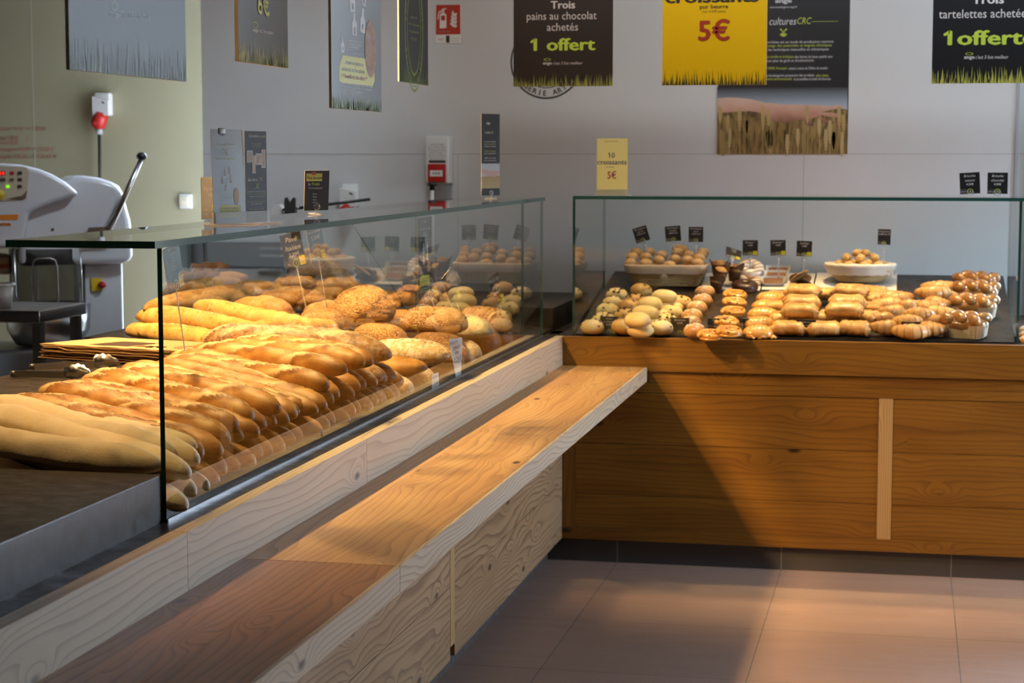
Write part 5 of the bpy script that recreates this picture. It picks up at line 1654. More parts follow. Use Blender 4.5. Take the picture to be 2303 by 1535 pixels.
o, w_, uv = board_y(7.40, 2095, 2340, 187, 2.45, 0.012, M['card'], 'black hanging board offering a free tartlet at the right edge')
mb = MB(); lines(mb, uv, [('Trois', 2222, 8, 20, 0, dict(wpx=72, bold=0.03)), ('tartelettes achetées', 2214, 40, 20, 0, dict(wpx=206)), ('1offerte', 2225, 100, 32, 1, dict(wpx=208, bold=0.035)),
                         ('ange', 2180, 132, 8, 0, dict(wpx=24, bold=0.03)), (SLOGAN, 2231, 132, 8, 0, dict(wpx=74, shear=0.2))]); logo(mb, *uv(2180, 121), 0.014, 0.005, 0, 1)
mb.build('lettering', mats_of((0.66, 0.60, 0.56), LIME), o)
mb = MB(); grass(mb, w_, 0.068, 85, 0, 23, wid=0.0026, hmin=0.25); mb.build('grass_print', mats_of((0.52, 0.50, 0.08)), o)

# ---------------------------------------------------------------- on the back wall
YP = YB - 0.0025
o, w_, uv = board_y(YP - 0.004, 1613, 1906, 346, 2.42, 0.004, M['card'], 'tall wall poster with a hand over ripe wheat', None, 'wall_poster', False)
mb = MB(); lines(mb, uv, [('ange', 1762, 6, 10, 0, dict(wpx=38, bold=0.04)), ('www.boulangerie-ange.fr', 1762, 18, 5, 0, dict(wpx=62)), ('Les cultures', 1745, 56, 17, 0, dict(wpx=92, shear=0.25)), ('CRC', 1809, 54, 15, 1, dict(wpx=32, shear=0.25)),
    ('Ressources Contrôlées est un mode de production raisonné', 1775, 97, 6, 0, dict(wpx=198)), ('limitation de l\'usage des pesticides et engrais chimiques', 1773, 105, 6, 1, dict(wpx=194)), ('en protégeant les techniques manuelles et mécaniques', 1770, 114, 6, 0, dict(wpx=186)),
    ('filière durable et écologique,', 1752, 130, 6, 1, dict(wpx=70)), ('des farines de haute qualité sans', 1830, 130, 6, 0, dict(wpx=84)), ('risque pour plus de goût et d\'authenticité', 1765, 139, 6, 0, dict(wpx=130)),
    ('100% français', 1748, 156, 6, 1, dict(wpx=44)), ('situés à moins de 250km du moulin.', 1818, 156, 6, 0, dict(wpx=88)), ('Les boulangeries proposent des produits', 1775, 172, 6, 0, dict(wpx=112)), ('plus sains,', 1850, 172, 6, 1, dict(wpx=28)),
    ('notre environnement', 1752, 180, 6, 1, dict(wpx=58)), ('et accessibles à toutes les bourses.', 1827, 180, 6, 0, dict(wpx=84))])
x, y = uv(1762, 72); k = 0.0022
for a in (0.785, 2.356, 3.927, 5.498):
    c_, s_ = math.cos(a), math.sin(a)
    mb.flat([(x + k * (c_ * u - s_ * v) * 1.0, y + k * (s_ * u + c_ * v)) for u, v in ((0, -0.6), (9, -1.6), (9, 1.6), (0, 0.6))], 0.0006, 1)
mb.flat([(x - 4 * k, y - 9 * k), (x + 4 * k, y - 9 * k), (x + 2 * k, y), (x - 2 * k, y)], 0.0006, 1)
mb.flat([uv(1826, 49), uv(1885, 48), uv(1885, 47.2), uv(1826, 48.2)], 0.0006, 1)
mb.build('lettering', mats_of((0.62, 0.62, 0.64), (0.50, 0.58, 0.07)), o)
# printed picture: sky band, wheat, hand
def sky_print():
    t = NT('poster_sky_print'); c = t.n('TexCoord').outputs['Object']; s = t.n('SeparateXYZ', {0: c}).outputs[1]
    y1, y2 = uv(1700, 262)[1], uv(1700, 196)[1]
    return t.out(t.ramp(t.n('MapRange', {0: s, 1: y1, 2: y2}).outputs[0], ((0.0, (0.52, 0.56, 0.60)), (0.45, (0.28, 0.33, 0.40)), (1.0, (0.018, 0.017, 0.018)))), 0.4)
def field_print():
    t = NT('poster_field_print'); c = t.n('TexCoord').outputs['Object']
    n = t.noise(t.vmath('MULTIPLY', c, (70.0, 14.0, 1.0)), 1.0, 4.0).outputs[0]
    return t.out(t.ramp(n, ((0.3, (0.045, 0.028, 0.010)), (0.55, (0.24, 0.16, 0.055)), (0.75, (0.42, 0.30, 0.11)))), 0.4)
def skin_print():
    t = NT('poster_skin_print'); c = t.n('TexCoord').outputs['Object']; s = t.n('SeparateXYZ', {0: c}).outputs[1]
    y1, y2 = uv(1700, 282)[1], uv(1700, 222)[1]
    n = t.noise(c, 14.0, 3.0).outputs[0]
    f = t.math('ADD', t.n('MapRange', {0: s, 1: y1, 2: y2}).outputs[0], t.math('MULTIPLY', t.math('SUBTRACT', n, 0.5), 0.5))
    return t.out(t.ramp(f, ((0.05, (0.20, 0.075, 0.05)), (0.45, (0.50, 0.27, 0.19)), (0.9, (0.60, 0.40, 0.31)))), 0.4)
mb = MB()
mb.flat([uv(1613, 262), uv(1906, 262), uv(1906, 196), uv(1613, 196)], 0.0003, 0)
mb.flat([uv(1613, 346), uv(1906, 346), uv(1906, 246), uv(1860, 240), uv(1800, 246), uv(1613, 250)], 0.0005, 1)
g = np.random.default_rng(31)
def stalk(px, py, hp, z, m, wpx=7):
    mb.flat([uv(px - 0.8, 346), uv(px + 0.8, 346), uv(px + 0.6, py + hp), uv(px - 0.6, py + hp)], z, m)
    n = 7
    for i in range(n):
        yy = py + hp * i / n; ww = wpx * math.sin(math.pi * (0.25 + 0.7 * i / n)) / 2
        for s_ in (-1, 1): mb.flat([uv(px, yy + hp / n * 1.1), uv(px + s_ * ww, yy + hp / n * 0.5), uv(px + s_ * ww * 0.7, yy - hp / n * 0.5), uv(px, yy)], z + 0.0001 * (s_ > 0), m)
for k in range(34): stalk(g.uniform(1616, 1903), g.uniform(255, 300), g.uniform(26, 44), 0.0007, 2 + k % 2)
mb.build('wheat_print', [sky_print(), field_print()] + mats_of((0.36, 0.25, 0.09), (0.27, 0.175, 0.055), (0.50, 0.37, 0.16)), o)
mb = MB()
hand = [(1613, 221), (1640, 219), (1663, 220), (1690, 223), (1720, 231), (1755, 234), (1790, 235), (1830, 236), (1862, 238), (1892, 236), (1897, 239), (1894, 243), (1868, 247), (1848, 252), (1870, 253), (1894, 258), (1895, 262),
        (1888, 264), (1862, 262), (1846, 258), (1850, 266), (1874, 272), (1875, 277), (1866, 279), (1846, 274), (1838, 262), (1832, 258), (1822, 264), (1828, 278), (1824, 284), (1814, 282), (1806, 268), (1785, 271), (1768, 276), (1745, 275), (1730, 268), (1712, 254), (1690, 250), (1660, 251), (1613, 254)]
mb.flat([uv(*p) for p in hand], 0.0010, 0)
mb.flat([uv(*p) for p in ((1818, 258), (1823, 251), (1836, 250), (1839, 256), (1835, 264), (1824, 266))], 0.0012, 1)
mb.build('hand_print', [skin_print()] + mats_of((0.48, 0.23, 0.18)), o)
mb = MB()
for k in range(24): stalk(g.uniform(1616, 1903), g.uniform(268, 305) if k % 3 else g.uniform(238, 262), g.uniform(36, 56), 0.0014, k % 3, 10)
mb.build('wheat_print', mats_of((0.46, 0.33, 0.13), (0.36, 0.25, 0.085), (0.55, 0.42, 0.20)), o)

# round bakery stamp on the wall, half hidden by the brown board
P0 = at_y(1229, 139, YP); st_ = empty('wall_stamp', tuple(map(float, P0)), FACE_Y); tag(st_, 'round black lettered bakery stamp printed on the wall behind the brown board', 'wall logo')
mb = MB()
for r1, r2 in ((0.166, 0.159), (0.118, 0.115)):
    for k in range(64):
        a, b = 6.283 * k / 64, 6.283 * (k + 1) / 64
        mb.flat([(r1 * math.cos(a), r1 * math.sin(a)), (r1 * math.cos(b), r1 * math.sin(b)), (r2 * math.cos(b), r2 * math.sin(b)), (r2 * math.cos(a), r2 * math.sin(a))], 0.0006, 0)
T_ = 'BOULANGERIE ARTISANALE'
for k, ch in enumerate(T_):
    a = math.radians(270 + (k - 10.3) * 9.6)
    write(mb, ch, 0.152 * math.cos(a), 0.152 * math.sin(a), 0.024, 0, ang=a + math.pi / 2, bold=0.015)
q = mb.build('lettering', mats_of((0.05, 0.05, 0.05)), st_)

# fire point sign
o, w_, uv = board_y(YP - 0.002, 980, 1036, 97, float(at_y(1000, 10, YP)[2]), 0.003, M['paper'], 'red fire extinguisher sign high on the wall', None, 'fire_sign', False)
mb = MB()
mb.flat([uv(980.5, 78), uv(1035.5, 77), uv(1035, 10.5), uv(981, 11)], 0.0004, 0)
wp = lambda pts: mb.flat([uv(*p) for p in pts], 0.0008, 1)
wp([(989, 64), (1004, 63), (1004, 34), (1000, 29), (992, 29), (989, 34)]); wp([(994, 28), (999, 28), (999, 22), (994, 22)]); wp([(994, 24), (1004, 20), (1004, 18), (994, 20)])
wp([(993, 26), (989, 28), (987, 34), (986, 44), (984, 44), (985, 33), (988, 25), (993, 23)])
for q in range(4): wp([(1012 + q, 54 - 8 * q), (1018 + q, 60 - 8 * q), (1026, 62 - 8 * q), (1028, 56 - 9 * q), (1021, 54 - 8 * q), (1016 + q, 47 - 8 * q)])
mb.flat([uv(992, 46), uv(1001, 46), uv(1001, 35), uv(992, 35)], 0.0010, 0)
mb.flat([uv(1003, 96), uv(1011, 96), uv(1011, 80), uv(1003, 80)], 0.0004, 2)
lines(mb, uv, [('EXTINCTEUR', 1000, 73, 4, 3, dict(wpx=26)), ('NF', 992, 91, 5, 3, dict(wpx=12)), ('conforme', 1023, 88, 3, 3, dict(wpx=18)), ('EN ISO 7010', 1023, 94, 3, 3, dict(wpx=18))])
mb.build('pictogram', mats_of((0.42, 0.025, 0.012), (0.75, 0.72, 0.70), (0.03, 0.03, 0.03), (0.30, 0.28, 0.27)), o)

# alarm call point box
a, b = at_y(967, 412, YB), at_y(1019, 306, YB)
ab = empty('alarm_box', (float(a[0]), YB, float(a[2])), FACE_Y); tag(ab, 'white wall box with a red fire call point, beside the tall leaflet', 'alarm')
w_, h_ = float(b[0] - a[0]), float(b[2] - a[2])
mpart('casing', MB().bbox((0, 0, 0.001), (w_, h_, 0.085), 0.008), M['white'], ab).matrix_parent_inverse = Matrix()
u = lambda px, py: ((px - 967) / 52 * w_, (412 - py) / 106 * h_)
p, q = u(974, 409), u(1013, 368)
MB().bbox((p[0], p[1], 0.084), (q[0], q[1], 0.100), 0.003).build('call_point', M['red'], ab)
mb = MB(); p, q = u(979, 396), u(1007, 382); mb.flat([p, (q[0], p[1]), q, (p[0], q[1])], 0.1006, 0)
for k in (-1, 0, 1):
    c_ = u(993 + 6 * k, 389); mb.flat([(c_[0] + 0.004 * math.cos(t), c_[1] + 0.004 * math.sin(t)) for t in np.linspace(0, 6.2, 12)], 0.1012, 1)
for k in range(8): write(mb, ('ALARME INCENDIE', 'En cas de début d\'incendie', 'garder son calme, alerter', 'les occupants du local', 'Briser la glace', 'Prévenir les pompiers', 'Evacuer par les issues', 'de secours')[k], *u(993, 326 + 4.6 * k), 0.0052, 1, width=w_ * (0.62 if k in (0, 4, 7) else 0.74), z=0.0856)
p, q = u(975, 366), u(1012, 360); mb.flat([p, (q[0], p[1]), q, (p[0], q[1])], 0.0856, 1)
mb.build('lettering', mats_of((0.72, 0.70, 0.68), (0.05, 0.05, 0.05)), ab)
MB().tube([(w_ * 0.2, h_ + 0.004, 0.03), (w_ * 0.2, 3.12 - float(a[2]), 0.012)], 0.002, 6)

# ---------------------------------------------------------------- price cards
def card(P, w, h, rot, label, rows, foot=True, group='black price cards', mat=None, pick=0.0, clip=None, small=False, name='price_card', yoff=0.0):
    """P: middle of the bottom edge"""
    r_ = empty(name, tuple(map(float, P)), rot); tag(r_, label, 'price card', group)
    mb = MB().box((-w / 2, yoff, -0.0016), (w / 2, h + yoff, 0)); mb.m = [1, 0, 1, 1, 1, 1]
    mb.build('card', [mat or M['card'], M['card_edge']], r_)
    mb = MB(); y = h + yoff
    for (s, hh, col, sh) in rows:
        wd = None; V, _ = glyphs(s, 0.0, sh, 2); nat = (V[:, 0].max() - V[:, 0].min()) * hh * h / 0.7
        if nat > w * 0.88: wd = w * 0.88
        y -= hh * h * 1.75
        write(mb, s, 0, y, hh * h, col, width=wd, shear=sh, bold=0.012 if not sh else 0.0)
    if foot:
        for (x0, x1, y0, y1) in ((-0.47, -0.20, 0.05, 0.055), (-0.47, -0.20, 0.20, 0.205), (-0.47, -0.462, 0.05, 0.205), (-0.208, -0.20, 0.05, 0.205)):
            mb.flat([(w * x0, yoff + h * y0), (w * x1, yoff + h * y0), (w * x1, yoff + h * y1), (w * x0, yoff + h * y1)], 0.0006, 0)
        write(mb, foot if isinstance(foot, str) else '80g', -0.335 * w, yoff + 0.09 * h, 0.07 * h, 0, width=0.17 * w)
        c0 = (0.0, yoff + 0.12 * h)
        for k in range(20):
            a, b = 6.283 * k / 20, 6.283 * (k + 1) / 20; p = lambda t, q: (c0[0] + 0.15 * w * q * math.cos(t), c0[1] + 0.12 * h * q * math.sin(t))
            mb.flat([p(a, 1), p(b, 1), p(b, 0.8), p(a, 0.8)], 0.0006, 1)
        write(mb, '1', 0, c0[1] - 0.05 * h, 0.10 * h, 0)
        if foot != 'plain':
            mb.flat([(0.19 * w, yoff + 0.03 * h), (0.47 * w, yoff + 0.03 * h), (0.47 * w, yoff + 0.29 * h), (0.19 * w, yoff + 0.29 * h)], 0.0005, 2)
            for k, s in enumerate(('4+1', 'OFFERT')): write(mb, s, 0.33 * w, yoff + (0.18 - 0.10 * k) * h, 0.055 * h, 3, width=0.2 * w)
    mb.build('lettering', mats_of((0.66, 0.63, 0.60), (0.50, 0.58, 0.05), (0.62, 0.56, 0.03), (0.35, 0.20, 0.02)), r_)
    if pick:
        MB().box((-0.002, -pick, -0.0026), (0.002, 0.02 + yoff, -0.0017)).build('pick', M['pick'], r_)
    if clip:
        mb = MB().bbox((-0.010, -0.012 + yoff, -0.006), (0.010, 0.008 + yoff, 0.003), 0.002).tube([(0, yoff - 0.010, 0), (0, yoff - clip, 0)], 0.0035, 8).ball((0, yoff - 0.02, 0), 0.007, 10)
        mb.build('clip', M['plastic'], r_)
    return r_


IT = 0.25
cz = ZT + 0.008
for (px, rows, ft, lab) in ((1370, [('Délice', 0.10, 0, IT), ('au chocolat', 0.10, 0, IT), ('0,75€', 0.10, 0, 0)], '80g', 'black price card for chocolate delights, leftmost at the foot of the glass'),
                            (1529, [('Briochette', 0.11, 0, IT), ('0,75€', 0.10, 0, 0)], '80g', 'black price card for little brioches at the foot of the glass'),
                            (1612, [('Pain aux', 0.10, 0, IT), ('raisins', 0.10, 0, IT), ('0,95€', 0.10, 0, 0)], '110g', 'black price card for raisin swirls at the foot of the glass'),
                            (1692, [('Chausson aux', 0.10, 0, IT), ('pommes', 0.10, 0, IT), ('1,10€', 0.10, 0, 0)], '90g', 'black price card for apple turnovers at the foot of the glass'),
                            (1813, [('Pain au', 0.10, 0, IT), ('chocolat', 0.10, 0, IT), ('0,90€', 0.10, 0, 0)], '75g', 'black price card for chocolate pastries at the foot of the glass'),
                            (2048, [('Croissant', 0.11, 0, IT), ('0,80€', 0.10, 0, 0)], '60g', 'black price card for croissants, rightmost at the foot of the glass')):
    P = at_y(px, 760, GY + 0.0075); card((P[0], GY + 0.0075, cz), 0.0735, 0.068, FACE_Y, lab, rows, ft)

for (px, py, tilt, rows, ft, lab, wd) in ((1447, 543, -0.30, [('Mini beignets', 0.10, 0, IT), ('abricot', 0.10, 0, IT), ('2,50€ les 8', 0.09, 0, 0)], 'plain', 'tilted black price card, leftmost over the rectangular basket', 0.064),
                                          (1515, 542, -0.09, [('Mini beignets', 0.10, 0, IT), ('chocolat', 0.10, 0, IT), ('2,50€ les 8', 0.09, 0, 0)], 'plain', 'black price card in the middle over the rectangular basket', 0.068),
                                          (1565, 544, 0.0, [('Mini beignets', 0.10, 0, IT), ('nature', 0.10, 0, IT), ('2,50€ les 8', 0.09, 0, 0)], 'plain', 'upright black price card, rightmost over the rectangular basket', 0.064),
                                          (1687, 574, 0.0, [('Donuts *', 0.12, 0, IT), ('1,60€', 0.10, 0, 0)], '65g', 'black price card for doughnuts', 0.066),
                                          (1750, 574, -0.02, [('Brownie *', 0.12, 0, IT), ('1,60€', 0.10, 0, 0)], '60g', 'black price card over the brown cakes in paper', 0.066),
                                          (1808, 576, 0.03, [('Cookies', 0.12, 0, IT), ('1,30€', 0.10, 0, 0)], '80g', 'black price card over the cookies', 0.066),
                                          (1988, 550, 0.02, [('Chouquettes', 0.11, 0, IT), ('2,00€ les 10', 0.10, 0, 0)], 'plain', 'black price card over the round basket', 0.054)):
    P = at_y(px, py, 8.20); card(P, wd, 0.066, (R(90), tilt, 0), lab, rows, ft, clip=0.10)
P = at_y(1648, 580, 8.16); card(P, 0.070, 0.060, (R(42), 0.32, 0.25), 'small black price card leaning right back over the muffins', [('Muffin', 0.12, 0, IT), ('1,60€', 0.10, 0, 0)], '90g', clip=0.05)
for (px, py, tl, rows, lab) in ((2182, 440, -0.06, [('Brioche', 0.12, 0, IT), ('nature', 0.12, 0, IT), ('4,20€', 0.10, 0, 0)], 'black price card on the glass top, left of two at the right'), (2243, 435, 0.0, [('Brioche', 0.12, 0, IT), ('chocolat', 0.12, 0, IT), ('4,90€', 0.10, 0, 0)], 'black price card on the glass top, right of two at the right')):
    P = at_y(px, py, GY + 0.10); r_ = card((P[0], P[1], 1.461 + 0.012), 0.076, 0.082, (R(90), tl, 0), lab, rows, 'plain')
    MB().bbox((-0.014, -0.010, -0.020), (0.014, 0.010, 0.012), 0.003).build('clear_foot', M['plastic'], r_)

# ---------------------------------------------------------------- leaflets and cards on the bread case
ZG = 1.4577
YS = (R(90), 0, R(82))
# clear holder with two tall leaflets
h0, h1 = at_z(487, 503, ZG), at_z(606, 496, ZG)
hx = -1.55
PHI = R(18)                     # the leaflets are turned a little towards the shop entrance
def true_width(wpx, P, phi):
    dist = float(np.linalg.norm(np.array(P) - CAM)); th = math.atan2(-float(P[0]), float(P[1]))
    return wpx * dist / (F * math.cos(math.pi / 2 - th - phi))
hc = at_x(543, 497, hx)
hd = empty('leaflet_holder', (hx, float(hc[1]), ZG + 0.0003), (0, 0, -PHI)); tag(hd, 'clear plastic holder on the glass shelf gripping two tall leaflets', 'holder')
Lh = true_width(118, hc, PHI)
MB().bbox((-0.03, -Lh / 2, 0), (0.045, Lh / 2, 0.003), 0.001).build('base_plate', M['plastic'], hd)
MB().box((0.004, -Lh / 2, 0.003), (0.0065, Lh / 2, 0.030)).build('front_grip', M['plastic'], hd)
MB().box((-0.012, -Lh / 2, 0.003), (-0.0095, Lh / 2, 0.030)).build('back_grip', M['plastic'], hd)


def leaflet(yc, w, h, lean, label, face, yaw=0.0, x=hx, z=ZG + 0.004):
    o = MB().box((-w / 2, 0, -0.001), (w / 2, h, 0)); o.m = [1, 0, 1, 1, 1, 1]
    o = o.build('leaflet', [face, M['card_edge']]); o.location = (*u_y(yc), z); o.rotation_euler = (R(90) + lean, 0, R(90) - PHI + yaw)
    return tag(o, label, 'leaflet', 'tall leaflets')


def px_on_x(px, py, x=hx): return at_x(px, py, x)


zt_ = float(at_x(515, 290, hx)[2])
shiny = plain('leaflet_sheen_print', (0.20, 0.22, 0.235), 0.3, coat=0.3)  # bluish grey reflection is put into the base colour
w1 = true_width(66, hc, PHI); H1 = zt_ - ZG - 0.004
u_y = lambda d: (hx + d * math.sin(PHI), float(hc[1]) + d * math.cos(PHI))
o = leaflet(-Lh / 2 + w1 / 2 + 0.002, w1, H1, -0.03, 'leaflet greyed by painted sheen, with white bottles and a yellow banner, left in the holder', shiny, -0.03)
def local(w, h, px0, px1, py0, py1): return lambda px, py: ((px - (px0 + px1) / 2) / (px1 - px0) * w, (py1 - py) / (py1 - py0) * h)
uv = local(w1, H1, 482, 548, 290, 497)
mb = MB(); lines(mb, uv, [('ange', 506, 304, 6, 0, dict(wpx=10)), ('Trouvez la fève ange', 512, 326, 6, 0, dict(wpx=44, shear=0.2)), ('et gagnez', 510, 335, 4, 0, dict(wpx=16)), ('UN AN', 508, 347, 9, 0, dict(wpx=15)), ('de consommation de pains', 510, 356, 4, 1, dict(wpx=40, shear=0.2)),
    ('Demandez le règlement', 508, 441, 3, 0, dict(wpx=24)), ('du jeu dans votre', 508, 447, 3, 0, dict(wpx=22)), ('boulangerie', 506, 453, 3, 0, dict(wpx=18)), ('... et pour une galette', 515, 465, 4, 3, dict(wpx=34)), ('une brioche des Rois', 515, 472, 4, 3, dict(wpx=36)), ('= 1 bouteille offerte', 514, 479, 4, 4, dict(wpx=36))])
mb.flat([uv(495, 484), uv(495, 460), uv(499, 456), uv(538, 458), uv(538, 482)], 0.0003, 2)
for (px, py) in ((508, 392), (517, 388), (502, 410), (520, 408), (510, 425)):
    x, y = uv(px, py); k = 0.020
    mb.flat([(x + k * a * 0.4, y + k * b) for a, b in ((-0.5, 0), (0.5, 0), (0.5, 0.55), (0.2, 0.75), (0.2, 1.0), (-0.2, 1.0), (-0.2, 0.75), (-0.5, 0.55))], 0.0004, 0)
mb.build('lettering', mats_of((0.48, 0.50, 0.52), (0.36, 0.44, 0.12), (0.62, 0.60, 0.08), (0.10, 0.10, 0.06), (0.45, 0.15, 0.05)), o)
x, y = uv(530, 438); MB().flat([(x + 0.010 * math.cos(a), y + 0.019 * math.sin(a)) for a in np.linspace(0, 6.2, 24)], 0.0006, 0).build('golden_cake_picture', mats_of((0.50, 0.33, 0.16)), o)
x, y = uv(505, 293); MB().bbox((x - 0.012, y - 0.008, -0.002), (x + 0.012, y + 0.006, 0.0015), 0.001).build('clip', M['dark_steel'], o)

w2 = true_width(48, hc, PHI); H2 = H1 * 0.985
o = leaflet(Lh / 2 - w2 / 2 - 0.002, w2, H2, 0.0, 'dark grey leaflet with four small photographs, right in the holder', M['slate_card'])
uv = local(w2, H2, 549, 599, 291, 497)
mb = MB(); lines(mb, uv, [('Fabrication', 568, 305, 7, 0, dict(wpx=22, shear=0.2)), ('artisanale', 587, 305, 6, 1, dict(wpx=18, shear=0.2)), ('Une boulangerie', 576, 321, 3, 0, dict(wpx=26)), ('authentique', 576, 326, 3, 1, dict(wpx=20)), ('Les cultures', 566, 404, 8, 0, dict(wpx=22, shear=0.2)), ('CRC', 585, 403, 7, 1, dict(wpx=9, shear=0.2))])
for k in range(9):
    if k in (3, 6): continue
    lines(mb, uv, [(('une agriculture raisonnée et durable', 'limitant usage des pesticides et', 'engrais chimiques', '', 'garantie de qualité sans pesticides', 'goût et authenticité', '', 'blé français moulin', 'produits plus sains pour tous')[k], 574, 429 + 5.6 * k, 2.6, k % 3 == 1 and 1 or 0, dict(wpx=(40, 42, 36, 0, 38, 26, 0, 34, 40)[k]))])
x, y = uv(576, 415)
for a in (0.785, 2.356, 3.927, 5.498):
    c_, s_ = math.cos(a), math.sin(a); mb.flat([(x + 0.0012 * (c_ * u_ - s_ * v), y + 0.0016 * (s_ * u_ + c_ * v)) for u_, v in ((0, -0.6), (6, -1.2), (6, 1.2), (0, 0.6))], 0.0005, 1)
mb.build('lettering', mats_of((0.62, 0.62, 0.62), (0.36, 0.50, 0.12)), o)
mb = MB()
for k, (a, b, c_, d_) in enumerate(((553, 335, 567, 362), (565, 346, 573, 386), (573, 341, 588, 367), (586, 333, 596, 374))):
    mb.flat([uv(a, d_), uv(c_, d_), uv(c_, b), uv(a, b)], 0.0004 + 0.0001 * k, 0)
    mb.flat([uv(a + 1, d_ - 1.5), uv(c_ - 1, d_ - 1.5), uv(c_ - 1, b + 1.5), uv(a + 1, b + 1.5)], 0.00045 + 0.0001 * k, 1 + k)
    mb.flat([uv(a + 2, d_ - 3), uv((a + c_) / 2, d_ - 3), uv(c_ - 2, b + 5), uv(a + 4, b + 6)], 0.00047 + 0.0001 * k, 1 + (k + 1) % 4)
mb.build('small_photographs', mats_of((0.70, 0.70, 0.68), (0.25, 0.30, 0.28), (0.33, 0.25, 0.13), (0.50, 0.42, 0.26), (0.42, 0.24, 0.15)), o)


def shelf_card(px0, px1, pyt, pyb, X, label, face, phi=PHI, lean=0.0):
    c = at_x((px0 + px1) / 2, pyb, X); zt = float(at_x((px0 + px1) / 2, pyt, X)[2]); zb = ZG + 0.012
    w = true_width(px1 - px0, c, phi); h = zt - zb
    r_ = empty('price_card', (X, float(c[1]), zb), (R(90) + lean, 0, R(90) - phi)); tag(r_, label, 'price card', 'cards on the glass shelf')
    mb = MB().box((-w / 2, 0, -0.0016), (w / 2, h, 0)); mb.m = [1, 0, 1, 1, 1, 1]; mb.build('card', [face, M['card_edge']], r_)
    mb = MB().bbox((-0.014, -0.0118, -0.02), (0.014, -0.008, 0.02), 0.001).tube([(0, -0.010, 0), (0, 0.004, 0.002)], 0.004, 8).ball((0, 0.010, 0.003), (0.012, 0.010, 0.004), 12)
    mb.build('clear_foot', M['plastic'], r_)
    return r_, w, h, local(w, h, px0, px1, pyt, pyb)


r_, w, h, uv = shelf_card(455, 506, 398, 494, -1.62, 'price card for a baguette greyed by painted sheen, left of the leaflet holder', shiny)
mb = MB(); lines(mb, uv, [('Baguette Ange', 482, 428, 9, 0, dict(wpx=46, shear=0.2)), ('0,92€', 474, 443, 7, 0, dict(wpx=11)), ('250g', 464, 474, 5, 0, dict(wpx=8)), ('3,68€/k', 464, 484, 4, 0, dict(wpx=8))])
logo(mb, *uv(482, 475), 0.012, 0.018, 0, 1); mb.flat([uv(488, 482), uv(498, 480), uv(498, 462), uv(488, 464)], 0.0005, 2)
mb.build('lettering', mats_of((0.48, 0.48, 0.48), (0.42, 0.50, 0.10), (0.60, 0.55, 0.10)), r_)
r_, w, h, uv = shelf_card(684, 738, 383, 466, -1.60, 'small leaning card for the bread of the month on the glass shelf', plain('glossy_dark_print', (0.05, 0.055, 0.06), 0.12, coat=1.0), R(30), 0.06)
mb = MB(); mb.flat([uv(687, 405), uv(722, 405), uv(722, 389), uv(687, 389)], 0.0004, 2)
mb.flat([uv(699, 392), uv(708, 392), uv(708, 386), uv(699, 386)], 0.0006, 3)
lines(mb, uv, [('Pain du mois', 706, 401, 6, 4, dict(wpx=34, bold=0.02)), ('le', 694, 414, 7, 0, dict(wpx=5)), ('Fruité', 708, 414, 7, 1, dict(wpx=17, bold=0.02)), ('Pain de campagne garni', 708, 421, 4, 0, dict(wpx=30)), ('- Abricots', 706, 433, 3.5, 0, dict(wpx=11)), ('- Raisins', 706, 439, 3.5, 0, dict(wpx=11)), ('- Figues', 706, 445, 3.5, 0, dict(wpx=9)), ('- Noisettes', 707, 451, 3.5, 0, dict(wpx=12)), ('- Noix', 706, 457, 3.5, 0, dict(wpx=8))])
mb.build('lettering', mats_of((0.66, 0.66, 0.66), (0.42, 0.55, 0.06), (0.66, 0.62, 0.05), (0.55, 0.06, 0.06), (0.06, 0.06, 0.03)), r_)
r_, w, h, uv = shelf_card(1083, 1124, 256, 447, -1.55, 'tall narrow dark leaflet with wheat at its foot, far end of the glass shelf', M['slate_card'], R(28))
mb = MB(); lines(mb, uv, [('ange', 1098, 280, 6, 0, dict(wpx=8, bold=0.03)), ('Les cultures', 1097, 302, 6, 0, dict(wpx=12, shear=0.2)), ('CRC', 1107, 302, 6, 1, dict(wpx=5, shear=0.2))])
for k in range(9):
    if k in (3, 6): continue
    lines(mb, uv, [(('ressources contrôlées', 'usage des pesticides', 'techniques mécaniques', '', 'durable et écologique', 'goût et authenticité', '', '250km du moulin', 'notre environnement')[k], 1102, 322 + 5.5 * k, 3, 1 if k in (1, 4) else 0, dict(wpx=26))])
mb.flat([uv(1083, 430), uv(1124, 430), uv(1124, 372), uv(1083, 372)], 0.0003, 2); mb.flat([uv(1083, 430), uv(1124, 430), uv(1124, 400), uv(1083, 402)], 0.0004, 3)
mb.flat([uv(1083, 384), uv(1100, 388), uv(1124, 390), uv(1124, 394), uv(1112, 404), uv(1098, 400), uv(1083, 394)], 0.0005, 4)
for k in range(9): mb.flat([uv(1085 + 4.4 * k, 430), uv(1087 + 4.4 * k, 430), uv(1086.5 + 4.4 * k, 396 + (k * 7) % 9)], 0.0006, 5)
mb.build('lettering', mats_of((0.62, 0.62, 0.64), (0.42, 0.52, 0.10), (0.45, 0.50, 0.55), (0.36, 0.25, 0.09), (0.52, 0.33, 0.27), (0.55, 0.42, 0.2)), r_)
